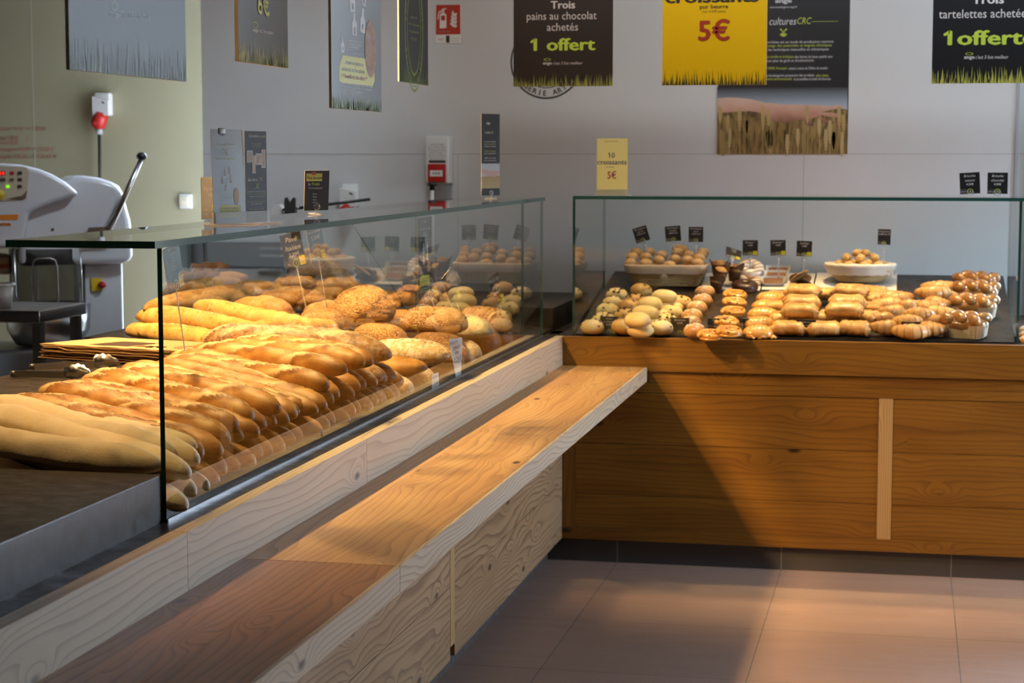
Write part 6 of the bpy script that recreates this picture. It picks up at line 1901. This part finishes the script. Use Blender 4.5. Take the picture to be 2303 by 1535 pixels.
# pale yellow card on the pastry case
a = at_y(1342, 433, GY + 0.08); b = at_y(1411, 433, GY + 0.08); wY = float(b[0] - a[0]); hY = float(at_y(1376, 311, GY + 0.08)[2]) - 1.4625
r_ = empty('offer_card', (float(a[0] + b[0]) / 2, GY + 0.08, 1.4625), FACE_Y); tag(r_, 'pale yellow offer card for ten croissants standing on the pastry glass', 'offer card')
MB().box((-wY / 2, 0, -0.001), (wY / 2, hY, 0)).build('card', M['pale_yellow'], r_)
uv = local(wY, hY, 1342, 1411, 311, 440)
mb = MB(); lines(mb, uv, [('Cette semaine', 1374, 319, 4, 2, dict(wpx=30)), ('10', 1375, 355, 12, 0, dict(wpx=15, bold=0.01)), ('croissants', 1376, 370, 11, 0, dict(wpx=66, bold=0.01)), ('pur beurre', 1372, 377, 3, 0, dict(wpx=18)), ('5€', 1376, 402, 16, 1, dict(wpx=20, bold=0.015))])
mb.build('lettering', mats_of((0.10, 0.16, 0.20), (0.50, 0.12, 0.14), (0.55, 0.22, 0.16)), r_)
MB().bbox((-wY * 0.56, -0.0018, -0.03), (wY * 0.62, 0.001, 0.02), 0.0008).box((-wY / 2, 0, 0.002), (wY / 2, 0.024, 0.0035)).build('clear_foot', M['plastic'], r_)

# ---------------------------------------------------------------- price cards stuck in the bread
def bread_card(top, bot, wpx, X, label, rows, foot, pick=0.05, mat=None, w=0.075):
    """top / bottom centre of the card in the photo, standing in the plane x = X, turned as far to the shop as its width there shows"""
    a, b = at_x(bot[0], bot[1], X), at_x(top[0], top[1], X)
    dist = float(np.linalg.norm(a - CAM)); th = math.atan2(-float(a[0]), float(a[1]))
    ph = math.pi / 2 - th - math.acos(min(1.0, wpx / (F * w / dist)))
    up_px = (top[0] - bot[0]); h = float(b[2] - a[2])
    lean = math.atan2(up_px / F * dist / max(0.2, math.cos(math.pi / 2 - th - ph)), h)
    return card(a, w, h / math.cos(lean), Euler((R(90), lean, R(90) - ph)), label, rows, foot, 'black cards stuck in the bread', mat, pick, small=True)


bread_card((386, 552), (398, 652), 36, -1.78, 'tall black card stuck in the blond baguettes behind the glass post', [('Baguette', 0.055, 0, IT), ('1,20€', 0.06, 0, 0), (' - ', 0.02, 0, 0), ('Blé', 0.035, 0, 0), ('Lin', 0.035, 0, 0), ('Sel', 0.035, 0, 0), ('Levure', 0.035, 0, 0), ('Levain', 0.035, 0, 0)], '250g', 0.16)
bread_card((652, 526), (668, 600), 46, -2.05, 'dark card stuck at the very back, left of the highest loaf', [('Pavé', 0.14, 0, IT), ('Italien', 0.14, 0, IT), ('2,20€', 0.10, 0, 0)], '400g', 0.21, M['slate_card'])
bread_card((706, 512), (718, 586), 34, -1.98, 'black card on a white pick stuck in the highest loaf', [('Pain du boulanger', 0.09, 0, IT), ('2,20€', 0.11, 0, 0)], '400g', 0.23)
bread_card((945, 600), (972, 674), 38, -1.62, 'black card stuck in the long sesame loaf behind the pane leaflet', [('Pain aux', 0.12, 0, IT), ('céréales', 0.12, 0, IT), ('2,50€', 0.10, 0, 0)], '400g', 0.04)
bread_card((1004, 618), (1028, 680), 26, -1.60, 'black card turned edge on, stuck right of the long sesame loaf', [('Complet', 0.12, 0, IT), ('2,10€', 0.10, 0, 0)], '400g', 0.04)
bread_card((1108, 622), (1126, 688), 26, -1.60, 'black card stuck in the striped loaf at the far end', [('Pain de', 0.12, 0, IT), ('seigle', 0.12, 0, IT), ('2,30€', 0.10, 0, 0)], '400g', 0.04)
# small leaflet fixed inside the front pane, right of its joint
Xi = GX - 0.0065
a, b = at_x(942, 660, Xi), at_x(971, 655, Xi); zt = float(at_x(955, 488, Xi)[2]); w, h = float(b[1] - a[1]), zt - float(a[2])
o = MB().box((0, 0, -0.0006), (w, h, 0)).build('pane_leaflet', M['slate_card']); o.location = (Xi, float(a[1]), float(a[2])); o.rotation_euler = FACE_X
tag(o, 'narrow leaflet fixed inside the bread glass beside its joint', 'leaflet')
uv = lambda px, py: ((px - 942) / 29 * w, (662 - py) / 174 * h)
mb = MB(); lines(mb, uv, [('ange', 956, 500, 5, 0, dict(wpx=6)), ('Trouvez', 949, 517, 5, 0, dict(wpx=10, shear=0.2)), ('la fève', 958, 517, 5, 1, dict(wpx=8, shear=0.2)), ('ange', 966, 517, 5, 0, dict(wpx=6)), ('et gagnez', 956, 525, 3, 0, dict(wpx=8)), ('UN AN', 956, 534, 8, 0, dict(wpx=9)), ('de consommation', 956, 542, 4, 1, dict(wpx=22, shear=0.2)),
    ('... et pour une galette', 956, 632, 4, 3, dict(wpx=18)), ('une brioche achetée', 956, 638, 4, 3, dict(wpx=18)), ('= 1 bouteille', 956, 644, 4, 4, dict(wpx=16)), ('limite des stocks', 956, 655, 2.5, 0, dict(wpx=24))])
mb.flat([uv(944, 648), uv(944, 628), uv(948, 622), uv(966, 624), uv(966, 646)], 0.0003, 2)
for (px, py) in ((953, 575), (961, 570), (953, 598), (961, 590)):
    x, y = uv(px, py); mb.flat([(x + 0.020 * a_ , y + 0.034 * b_) for a_, b_ in ((-0.5, 0), (0.5, 0), (0.5, 0.55), (0.2, 0.75), (0.2, 1.0), (-0.2, 1.0), (-0.2, 0.75), (-0.5, 0.55))], 0.0004, 0)
mb.flat([uv(964, 618), uv(968, 612), uv(967, 596), uv(963, 592), uv(960, 600), uv(960, 612)], 0.0005, 5)
grass(mb, w, 0.02, 24, 6, 4, wid=0.003)
mb.build('lettering', mats_of((0.60, 0.60, 0.60), (0.36, 0.46, 0.10), YEL, (0.08, 0.08, 0.04), (0.5, 0.15, 0.02), (0.55, 0.36, 0.14), (0.20, 0.28, 0.06)), o)

# two handwritten paper price slips at the foot of the glass
def slip(poly, X, label, rows):
    pts = [at_x(px, py, X) for px, py in poly]
    y0, z0 = float(min(p[1] for p in pts)), float(min(p[2] for p in pts))
    mb = MB().prism([(float(p[1]) - y0, float(p[2]) - z0) for p in pts], -0.0006, 0.0, 0, 'xy')
    o = mb.build('price_slip', M['paper']); o.location = (X, y0, z0); o.rotation_euler = FACE_X; tag(o, label, 'price slip', 'handwritten price slips')
    uv = lambda px, py: (float(at_x(px, py, X)[1]) - y0, float(at_x(px, py, X)[2]) - z0)
    mb = MB(); lines(mb, uv, [(s, px, py, hp, 0, dict(wpx=wp, shear=0.1, bold=-0.005)) for (s, px, py, hp, wp) in rows])
    mb.build('handwriting', mats_of((0.03, 0.03, 0.05)), o)
slip([(1026, 851), (1009, 763), (1040, 758), (1037, 845)], GX - 0.0062, 'tall tapering handwritten paper slip for country bread', [('PAIN DE', 1020, 774, 8, 18), ('CAMPAGNE', 1026, 785, 8, 18), ('400g', 1027, 796, 7, 9), ('2,25€', 1029, 814, 13, 17)])
slip([(972, 879), (971, 843), (986, 837), (988, 873)], GX - 0.0062, 'small handwritten paper slip left of the tall one', [('PAIN TRADITION', 979, 850, 5, 13), ('2,50€', 980, 866, 9, 10)])


# ---------------------------------------------------------------- kitchen behind the bread counter: dough mixer, table, guessed cabinet
YM = 7.95
def q(px, py, Y=YM): p = at_y(px, py, Y); return (float(p[0]), float(p[2]))
mx = empty('dough_mixer', (q(60, 560)[0], YM, 0)); tag(mx, 'white dough mixer with a lever, orange lettering and a steel bowl guard', 'dough mixer')
def mp(name, mb, mat, par=None):
    o = mb.build(name, mat, par or mx)
    o.matrix_parent_inverse = Matrix.Translation(-Vector(mx.location)) if par is None else Matrix()
    return o
def smooth_poly(pts, n=5):
    """rounds a polygon with a closed Catmull-Rom curve"""
    out = []; N = len(pts)
    for i in range(N):
        p0, p1, p2, p3 = [np.array(pts[(i + k - 1) % N], float) for k in range(4)]
        for j in range(n):
            t = j / n
            out.append(tuple(0.5 * (2 * p1 + (p2 - p0) * t + (2 * p0 - 5 * p1 + 4 * p2 - p3) * t * t + (3 * p1 - p0 - 3 * p2 + p3) * t ** 3)))
    return out
def bevel(o, w=0.02, seg=4):
    m = o.modifiers.new('rounded', 'BEVEL'); m.width = w; m.segments = seg; m.limit_method = 'ANGLE'; m.angle_limit = R(40); m.harden_normals = True
    for p in o.data.polygons: p.use_smooth = True
    return o
rear = [q(*p) for p in ((62, 470), (100, 440), (140, 408), (158, 398), (178, 396), (205, 401), (228, 411), (241, 420), (248, 436), (255, 470), (262, 500), (265, 530), (267, 580), (262, 600), (60, 600))]
bevel(mp('motor_body', MB().prism(rear, YM + 0.02, YM + 0.44), M['machine']), 0.03)
head = [q(*p) for p in ((-120, 367), (30, 367), (62, 370), (92, 379), (118, 392), (140, 409), (155, 425), (166, 438), (120, 455), (88, 472), (76, 480), (70, 540), (60, 556), (-120, 560))]
bevel(mp('control_head', MB().prism(head, YM - 0.06, YM + 0.40), M['machine']), 0.025)
cpan = [q(*p, YM - 0.068) for p in ((-80, 373), (50, 374), (57, 378), (60, 386), (58, 420), (55, 446), (48, 449), (-80, 451))]
pn = mp('control_panel', MB().prism(cpan, YM - 0.068, YM - 0.058), M['beige'])
YK = YM - 0.0695
def pq(px, py): return q(px, py, YK)
def plate(name, mat, x0, y0, x1, y1, d=0.003):
    a, b = pq(x0, y1), pq(x1, y0); return mp(name, MB().box((a[0], YK - d, a[1]), (b[0], YK + 0.001, b[1])), mat)
plate('display_window', M['black'], 1, 384, 18, 394)
MBt = MB(); V, Fc = glyphs('118', 0.03)
a = pq(4, 393); k = (pq(17, 393)[0] - a[0]) / (V[:, 0].max() - V[:, 0].min())
MBt.add([(a[0] + (v[0] - V[:, 0].min()) * k, YK - 0.0036, a[1] + v[1] * (pq(0, 385.5)[1] - pq(0, 393)[1]) / 0.7) for v in V], Fc); mp('display_digits', MBt, M['led'])
plate('display_window', M['dark_steel'], 0, 400, 19, 408)
for (px, py, mt) in ((30, 389, 'red'), (30, 404, 'dark_steel'), (44, 389, 'black'), (44, 404, 'black'), (44, 419, 'black')): plate('button', M[mt], px - 3.2, py - 3.6, px + 3.2, py + 3.6, 0.004)
plate('status_light', M['green_led'], 20, 416, 26, 422, 0.004)
c = q(8, 437, YK); mp('stop_ring', MB().tube([(c[0], YK - 0.006, c[1]), (c[0], YK + 0.001, c[1])], 0.022, 24), M['yellow'])
c = q(0, 436, YK); mp('stop_button', MB().tube([(c[0], YK - 0.030, c[1]), (c[0], YK - 0.006, c[1])], 0.016, 20), M['red'])
kx = [pq(*p) for p in ((20, 447), (48, 440), (57, 428), (55, 446), (48, 449))]; mp('panel_shadow_strip', MB().prism(kx, YK - 0.001, YK + 0.0005), M['dark_steel'])
YF_ = YM - 0.0615
MBt = MB(); m2 = MB()
p0, p1, p2, p3 = q(-10, 494, YF_), q(42, 494, YF_), q(44, 482, YF_), q(-10, 483, YF_)
MBt.prism([p0, p1, p2, p3], YF_ - 0.001, YF_)
for (s, py, hp, px, wp) in (('puma', 507, 9, 16, 30),):
    V, Fc = glyphs(s, 0.04); a = q(px - wp / 2, py, YF_); k = (q(px + wp / 2, py, YF_)[0] - a[0]) / (V[:, 0].max() - V[:, 0].min()); kh = (q(px, py - hp, YF_)[1] - a[1]) / 0.7
    MBt.add([(a[0] + (v[0] - V[:, 0].min()) * k, YF_ - 0.0008, a[1] + v[1] * kh) for v in V], Fc)
mp('lettering', MBt, M['orange'])
for (px, py) in ((125, 517), (238, 479)): c = q(px, py, YM + 0.02); mp('bolt', MB().tube([(c[0], YM + 0.012, c[1]), (c[0], YM + 0.022, c[1])], 0.0055, 10), M['dark_steel'])
YV = YM - 0.02
bx = [q(*p, YV) for p in ((181, 515), (222, 513), (223, 545), (179, 545))]; mp('lever_plate', MB().prism(bx, YV - 0.01, YM + 0.03), M['dark_steel'])
a, b = q(212, 520, YV - 0.02), q(268, 362, YV - 0.02)
lv = mp('lever', MB().tube([(a[0], YV - 0.02, a[1]), (a[0] * 0.45 + b[0] * 0.55, YV - 0.02, a[1] * 0.45 + b[1] * 0.55), (b[0], YV - 0.02, b[1])], [0.0125, 0.0115, 0.010], 12), M['steel'])
c = q(270, 352, YV - 0.02); mp('lever_knob', MB().ball((c[0], YV - 0.02, c[1]), 0.021, 18), M['black'])
# lower half: column, bowl guard, tool, bowl
a, b = q(200, 760, YM + 0.10), q(270, 545, YM + 0.10)
bevel(mp('column', MB().box((a[0], YM + 0.10, 0.0), (b[0], YM + 0.50, b[1])), M['machine']), 0.012)
c, d = q(214, 660, YM + 0.098), q(232, 631, YM + 0.098); mp('switch_plate', MB().box((c[0], YM + 0.088, c[1]), (d[0], YM + 0.1, d[1])), M['yellow'])
c = q(229, 646, YM + 0.08); mp('switch_knob', MB().tube([(c[0], YM + 0.060, c[1]), (c[0], YM + 0.09, c[1])], 0.015, 16), M['red'])
c, d = q(229, 571, YM + 0.098), q(237, 556, YM + 0.098); mp('warning_label', MB().box((c[0], YM + 0.097, c[1]), (d[0], YM + 0.1, d[1])), M['yellow'])
MBt = MB()
for k in range(4):
    V, Fc = glyphs(('Attention', 'ne pas ouvrir', 'en marche', 'le capot')[k], 0.0); a = q(230, 585 + 6 * k, YM + 0.0975); kk = (q(244, 585, YM + 0.0975)[0] - a[0]) / (V[:, 0].max() - V[:, 0].min())
    MBt.add([(a[0] + (v[0] - V[:, 0].min()) * kk, YM + 0.0975, a[1] + v[1] * 0.009) for v in V], Fc)
mp('lettering', MBt, ink((0.30, 0.28, 0.30)))
cx = q(120, 640, YM + 0.08)[0]; zb = q(120, 690, YM)[1]; zt = q(120, 562, YM)[1]
gd = MB()
V, Fc = [], []; n = 40
for i in range(n + 1):
    a = math.pi * (1.02 + 0.96 * i / n)
    for (r, z) in ((0.150, zb), (0.150, zt)): V.append((cx + 0.03 + r * math.cos(a), YM + 0.14 + r * math.sin(a), z))
for i in range(n): Fc.append((2 * i, 2 * i + 2, 2 * i + 3, 2 * i + 1))
gd.add(V, Fc, 0, True)
gsm = NT('smoked_guard'); _f = gsm.n('LayerWeight', {'Blend': 0.4}).outputs['Facing']; _a = gsm.n('BsdfTransparent', {'Color': (0.30, 0.29, 0.27, 1)}); _b = gsm.n('BsdfPrincipled', {'Base Color': (0.05, 0.05, 0.05, 1), 'Roughness': 0.12})
gsm.n('OutputMaterial', {0: gsm.n('MixShader', {0: gsm.n('MapRange', {0: _f, 1: 0.0, 2: 1.0, 3: 0.35, 4: 0.85}).outputs[0], 1: _a.outputs[0], 2: _b.outputs[0]}).outputs[0]})
mp('bowl_guard', gd, gsm.mat)
hoop = []
for p in ((79, 690), (77, 600), (79, 588), (87, 582), (108, 582), (117, 587), (120, 600), (123, 690)): a = q(*p, YM - 0.03); hoop.append((a[0], YM - 0.03, a[1]))
mp('guard_hoop', MB().tube(hoop, 0.0035, 10), M['steel'])
a, b = q(164, 562, YM - 0.02), q(168, 684, YM - 0.02); mp('guard_post', MB().tube([(a[0], YM - 0.02, a[1]), (b[0], YM - 0.02, b[1])], 0.004, 10), M['steel'])
mp('bowl', MB().lathe([(0.0, -0.20), (0.13, -0.19), (0.165, -0.12), (0.172, 0.0), (0.168, 0.0), (0.160, -0.12), (0.0, -0.18)], 40, (cx + 0.03, YM + 0.15, zb)), M['steel'])
a, b = q(65, 618, YM + 0.05), q(68, 668, YM + 0.05); mp('mixing_tool', MB().tube([(a[0], YM + 0.05, a[1] + 0.15), (b[0], YM + 0.05, b[1]), (b[0] + 0.03, YM + 0.06, b[1] - 0.05), (b[0] - 0.03, YM + 0.06, b[1] - 0.10)], 0.0075, 10), M['steel'])
a, b = q(5, 616, YM + 0.12), q(78, 572, YM + 0.12); mp('tool_head', MB().bbox((a[0], YM + 0.12, a[1]), (b[0], YM + 0.30, b[1]), 0.02), M['beige'])
a, b = q(43, 602, YM + 0.118), q(75, 593, YM + 0.118); mp('warning_label', MB().box((a[0], YM + 0.117, a[1]), (b[0], YM + 0.121, b[1])), ink((0.35, 0.06, 0.02)))
mp('base', MB().bbox((cx - 0.20, YM, 0.0), (cx + 0.34, YM + 0.5, zb - 0.20), 0.02), M['dark_steel'])

mx.rotation_euler = (0, 0, R(30)); mx.scale = (1.16, 1, 1); mx.location.x -= 0.04
# steel work table with a white tub, in front of the mixer at the left edge
YT = 6.6
a, b = q(-260, 700, YT), q(88, 700, YT)
zt_ = float(at_y(88, 706, YT)[2])
tb = empty('steel_table', ((a[0] + b[0]) / 2, YT + 0.2, 0)); tag(tb, 'stainless work table behind the counter at the left edge', 'table')
def tp(name, mb, mat): o = mb.build(name, mat, tb); o.matrix_parent_inverse = Matrix.Translation(-Vector(tb.location)); return o
tp('table_top', MB().bbox((a[0], YT, zt_ - 0.035), (b[0], YT + 0.42, zt_ + 0.012), 0.005), M['steel'])
for x in (a[0] + 0.03, b[0] - 0.045):
    for y in (YT + 0.03, YT + 0.36): tp('leg', MB().box((x, y, 0), (x + 0.035, y + 0.035, zt_ - 0.035)), M['steel'])
tp('under_shelf', MB().box((a[0] + 0.03, YT + 0.04, 0.55), (b[0] - 0.03, YT + 0.38, 0.57)), M['dark_steel'])
c = at_y(-14, 696, YT + 0.10); t_ = empty('plastic_tub', (float(c[0]), YT + 0.14, zt_ + 0.0125)); tag(t_, 'white plastic tub on the steel table at the left edge', 'tub')
MB().lathe([(0.0, 0.0), (0.050, 0.0), (0.058, 0.088), (0.055, 0.088), (0.047, 0.004), (0.0, 0.004)], 32).build('tub_body', M['white'], t_)
MB().lathe([(0.057, 0.080), (0.066, 0.083), (0.066, 0.092), (0.055, 0.092)], 32).build('rim', M['white'], t_)
# added steel cabinet, a guess for the bluish area behind the glass
YC = 8.30
a, b = q(400, 780, YC), q(638, 545, YC)
cb = empty('guessed_cabinet', ((a[0] + b[0]) / 2, YC + 0.05, 0)); tag(cb, 'guessed low stainless cabinet with pale shelves behind the back of the bread pile', 'cabinet')
def cp(name, mb, mat): o = mb.build(name, mat, cb); o.matrix_parent_inverse = Matrix.Translation(-Vector(cb.location)); return o
cp('cabinet_body', MB().box((a[0], YC, ZP + 0.001), (b[0], YC + 0.12, b[1])), M['steel'])
for k, py in enumerate((556, 572, 604)):
    c, d = q(585, py + 5, YC - 0.02), q(632, py, YC - 0.02); cp('shelf_board', MB().box((c[0], YC - 0.03, c[1]), (d[0], YC + 0.001, d[1])), M['white'])
c, d = q(400, 660, YC - 0.01), q(636, 606, YC - 0.01); cp('lower_panel', MB().box((c[0], YC - 0.012, c[1]), (d[0], YC + 0.001, d[1])), M['white'])

# wall sockets, switch, cable, swing arm
def socket(px, py, plug_l, lab, Y, s=1.0, cable=None):
    c = q(px, py, Y); r_ = empty('wall_socket', (c[0], Y, c[1]), FACE_Y); tag(r_, lab, 'socket', 'red plug wall sockets')
    MB().bbox((-0.040 * s, -0.052 * s, 0.001), (0.040 * s, 0.058 * s, 0.050), 0.010).build('casing', M['white'], r_)
    MB().prism([(-0.040 * s, -0.052 * s), (0.040 * s, -0.052 * s), (0.040 * s, 0.02 * s), (-0.040 * s, 0.04 * s)], 0.049, 0.075, 0, 'xy').build('hood', M['white'], r_)
    MB().flat([(0.008, 0.010), (0.024, 0.004), (0.026, 0.012), (0.010, 0.018)], 0.0758, 0).build('printed_arrow', ink((0.06, 0.08, 0.08)), r_)
    MB().tube([(-0.005, -0.050 * s, 0.045), (-0.012, -0.075 * s, 0.060), (-0.014, -0.115 * s, 0.062)], [0.034 * s, 0.036 * s, 0.024 * s], 18).tube([(-0.040 * s, -0.085 * s, 0.07), (-0.010, -0.085 * s, 0.07)], 0.022 * s, 14).build('red_plug', M['red'], r_)
    MB().tube([(-0.014, -0.113 * s, 0.062), (-0.014, -0.142 * s, 0.062)], 0.017 * s, 14).build('plug_collar', plain('grey_plastic', (0.30, 0.30, 0.30), 0.5), r_)
    return r_
s1 = socket(238, 236, 0, 'white wall socket with a red plug, above the dough mixer', YL, 1.12)
a = q(226, 296, YL - 0.06); b = q(226, 420, YL - 0.10)
MB().tube([(s1.location.x - 0.014, YL - 0.062, a[1]), (s1.location.x - 0.014, YL - 0.066, b[1]), (s1.location.x - 0.012, YL - 0.12, b[1] - 0.3), (s1.location.x, YL - 0.2, 0.6)], 0.0085, 10).build('cable', M['black'], s1).matrix_parent_inverse = (Matrix.Translation(s1.location) @ s1.rotation_euler.to_matrix().to_4x4()).inverted()
socket(792, 440, 0, 'white wall socket with a red plug low behind the glass shelf', YB, 0.95)
c = q(419, 452, YL); r_ = empty('wall_switch', (c[0], YL, c[1]), FACE_Y); tag(r_, 'cream wall switch between the dough mixer and the leaflet holder', 'switch')
MB().bbox((-0.033, -0.040, 0.001), (0.038, 0.038, 0.020), 0.004).build('frame', M['white'], r_)
MB().bbox((-0.030, -0.026, 0.018), (0.020, 0.026, 0.030), 0.003).build('rocker', plain('cream_plastic', (0.66, 0.60, 0.45), 0.4), r_)
mb = MB(); write(mb, 'ECLAIRAGE', -0.005, 0.006, 0.006, 0, width=0.026, z=0.0306); mb.build('lettering', mats_of((0.3, 0.28, 0.22)), r_)
# red handwriting on the left wall
P = at_y(0, 355, YL - 0.002); hw = empty('wall_handwriting', (float(P[0]), YL - 0.002, float(P[2])), FACE_Y); tag(hw, 'red handwritten baking times on the wall above the dough mixer', 'handwriting')
mb = MB(); k = float(at_y(1, 355, YL)[0] - at_y(0, 355, YL)[0])
for (s, px, py, hp, wp) in (('Pâton 1h30 -> 15h30', 50, 299, 9, 108), ('pâte : 8h45', 20, 318, 9, 48), ('I', 63, 322, 12, 4), ('levain 9h30', 20, 327, 8, 44), ('campagne 11h30 -> 12h30 V', 58, 341, 9, 128), ('seigle 10h45 -> 12h45 V', 62, 356, 9, 134)):
    write(mb, s, px * k, (355 - py) * k, hp * k, 0, width=wp * k, shear=0.35)
mb.build('handwriting', mats_of((0.34, 0.10, 0.07)), hw)
# black swing arm with bracket in front of the wall, between the cards
YA = 8.15
ar = empty('swing_arm', (q(640, 475, YA)[0], YA, q(640, 475, YA)[1])); tag(ar, 'dark swing arm with a grey forked bracket behind the glass shelf', 'machine arm')
def ap(name, mb, mat): o = mb.build(name, mat, ar); o.matrix_parent_inverse = Matrix.Translation(-Vector(ar.location)); return o
a, b = q(636, 472, YA), q(832, 448, YA); ap('arm_bar', MB().tube([(a[0], YA, a[1]), (b[0], YA, b[1])], 0.007, 10), M['black'])
br_ = [q(*p, YA - 0.02) for p in ((641, 484), (641, 446), (646, 443), (653, 455), (661, 443), (665, 446), (664, 484))]; ap('forked_bracket', MB().prism(br_, YA - 0.03, YA - 0.015), M['dark_steel'])
wp_ = [q(*p, YA + 0.02) for p in ((606, 486), (612, 470), (620, 460), (630, 460), (636, 470), (640, 486))]; ap('white_cover', MB().prism(wp_, YA + 0.01, YA + 0.06), M['white'])
c = q(671, 467, YA); ap('pivot', MB().ball((c[0], YA - 0.012, c[1]), 0.008, 10), M['steel'])
c = q(655, 740, YA); ap('stand', MB().box((c[0] - 0.02, YA + 0.01, ZP), (c[0] + 0.02, YA + 0.04, a[1])), M['dark_steel'])
# white handle with a black knob below the alarm box
a, b = q(972, 470, 8.1), q(974, 421, 8.1); hn = empty('pull_handle', (a[0], 8.1, ZP)); tag(hn, 'white upright handle with a black knob below the alarm box', 'handle')
o = MB().tube([(0, 0, 0.0), (0, 0, b[1] - ZP)], 0.0085, 12).build('rod', M['white'], hn)
MB().lathe([(0.0, -0.012), (0.012, -0.012), (0.010, 0.004), (0.019, 0.008), (0.020, 0.018), (0.0, 0.024)], 16, (0, 0, b[1] - ZP)).build('knob', M['black'], hn)

bpy.data.objects.remove(_fo)
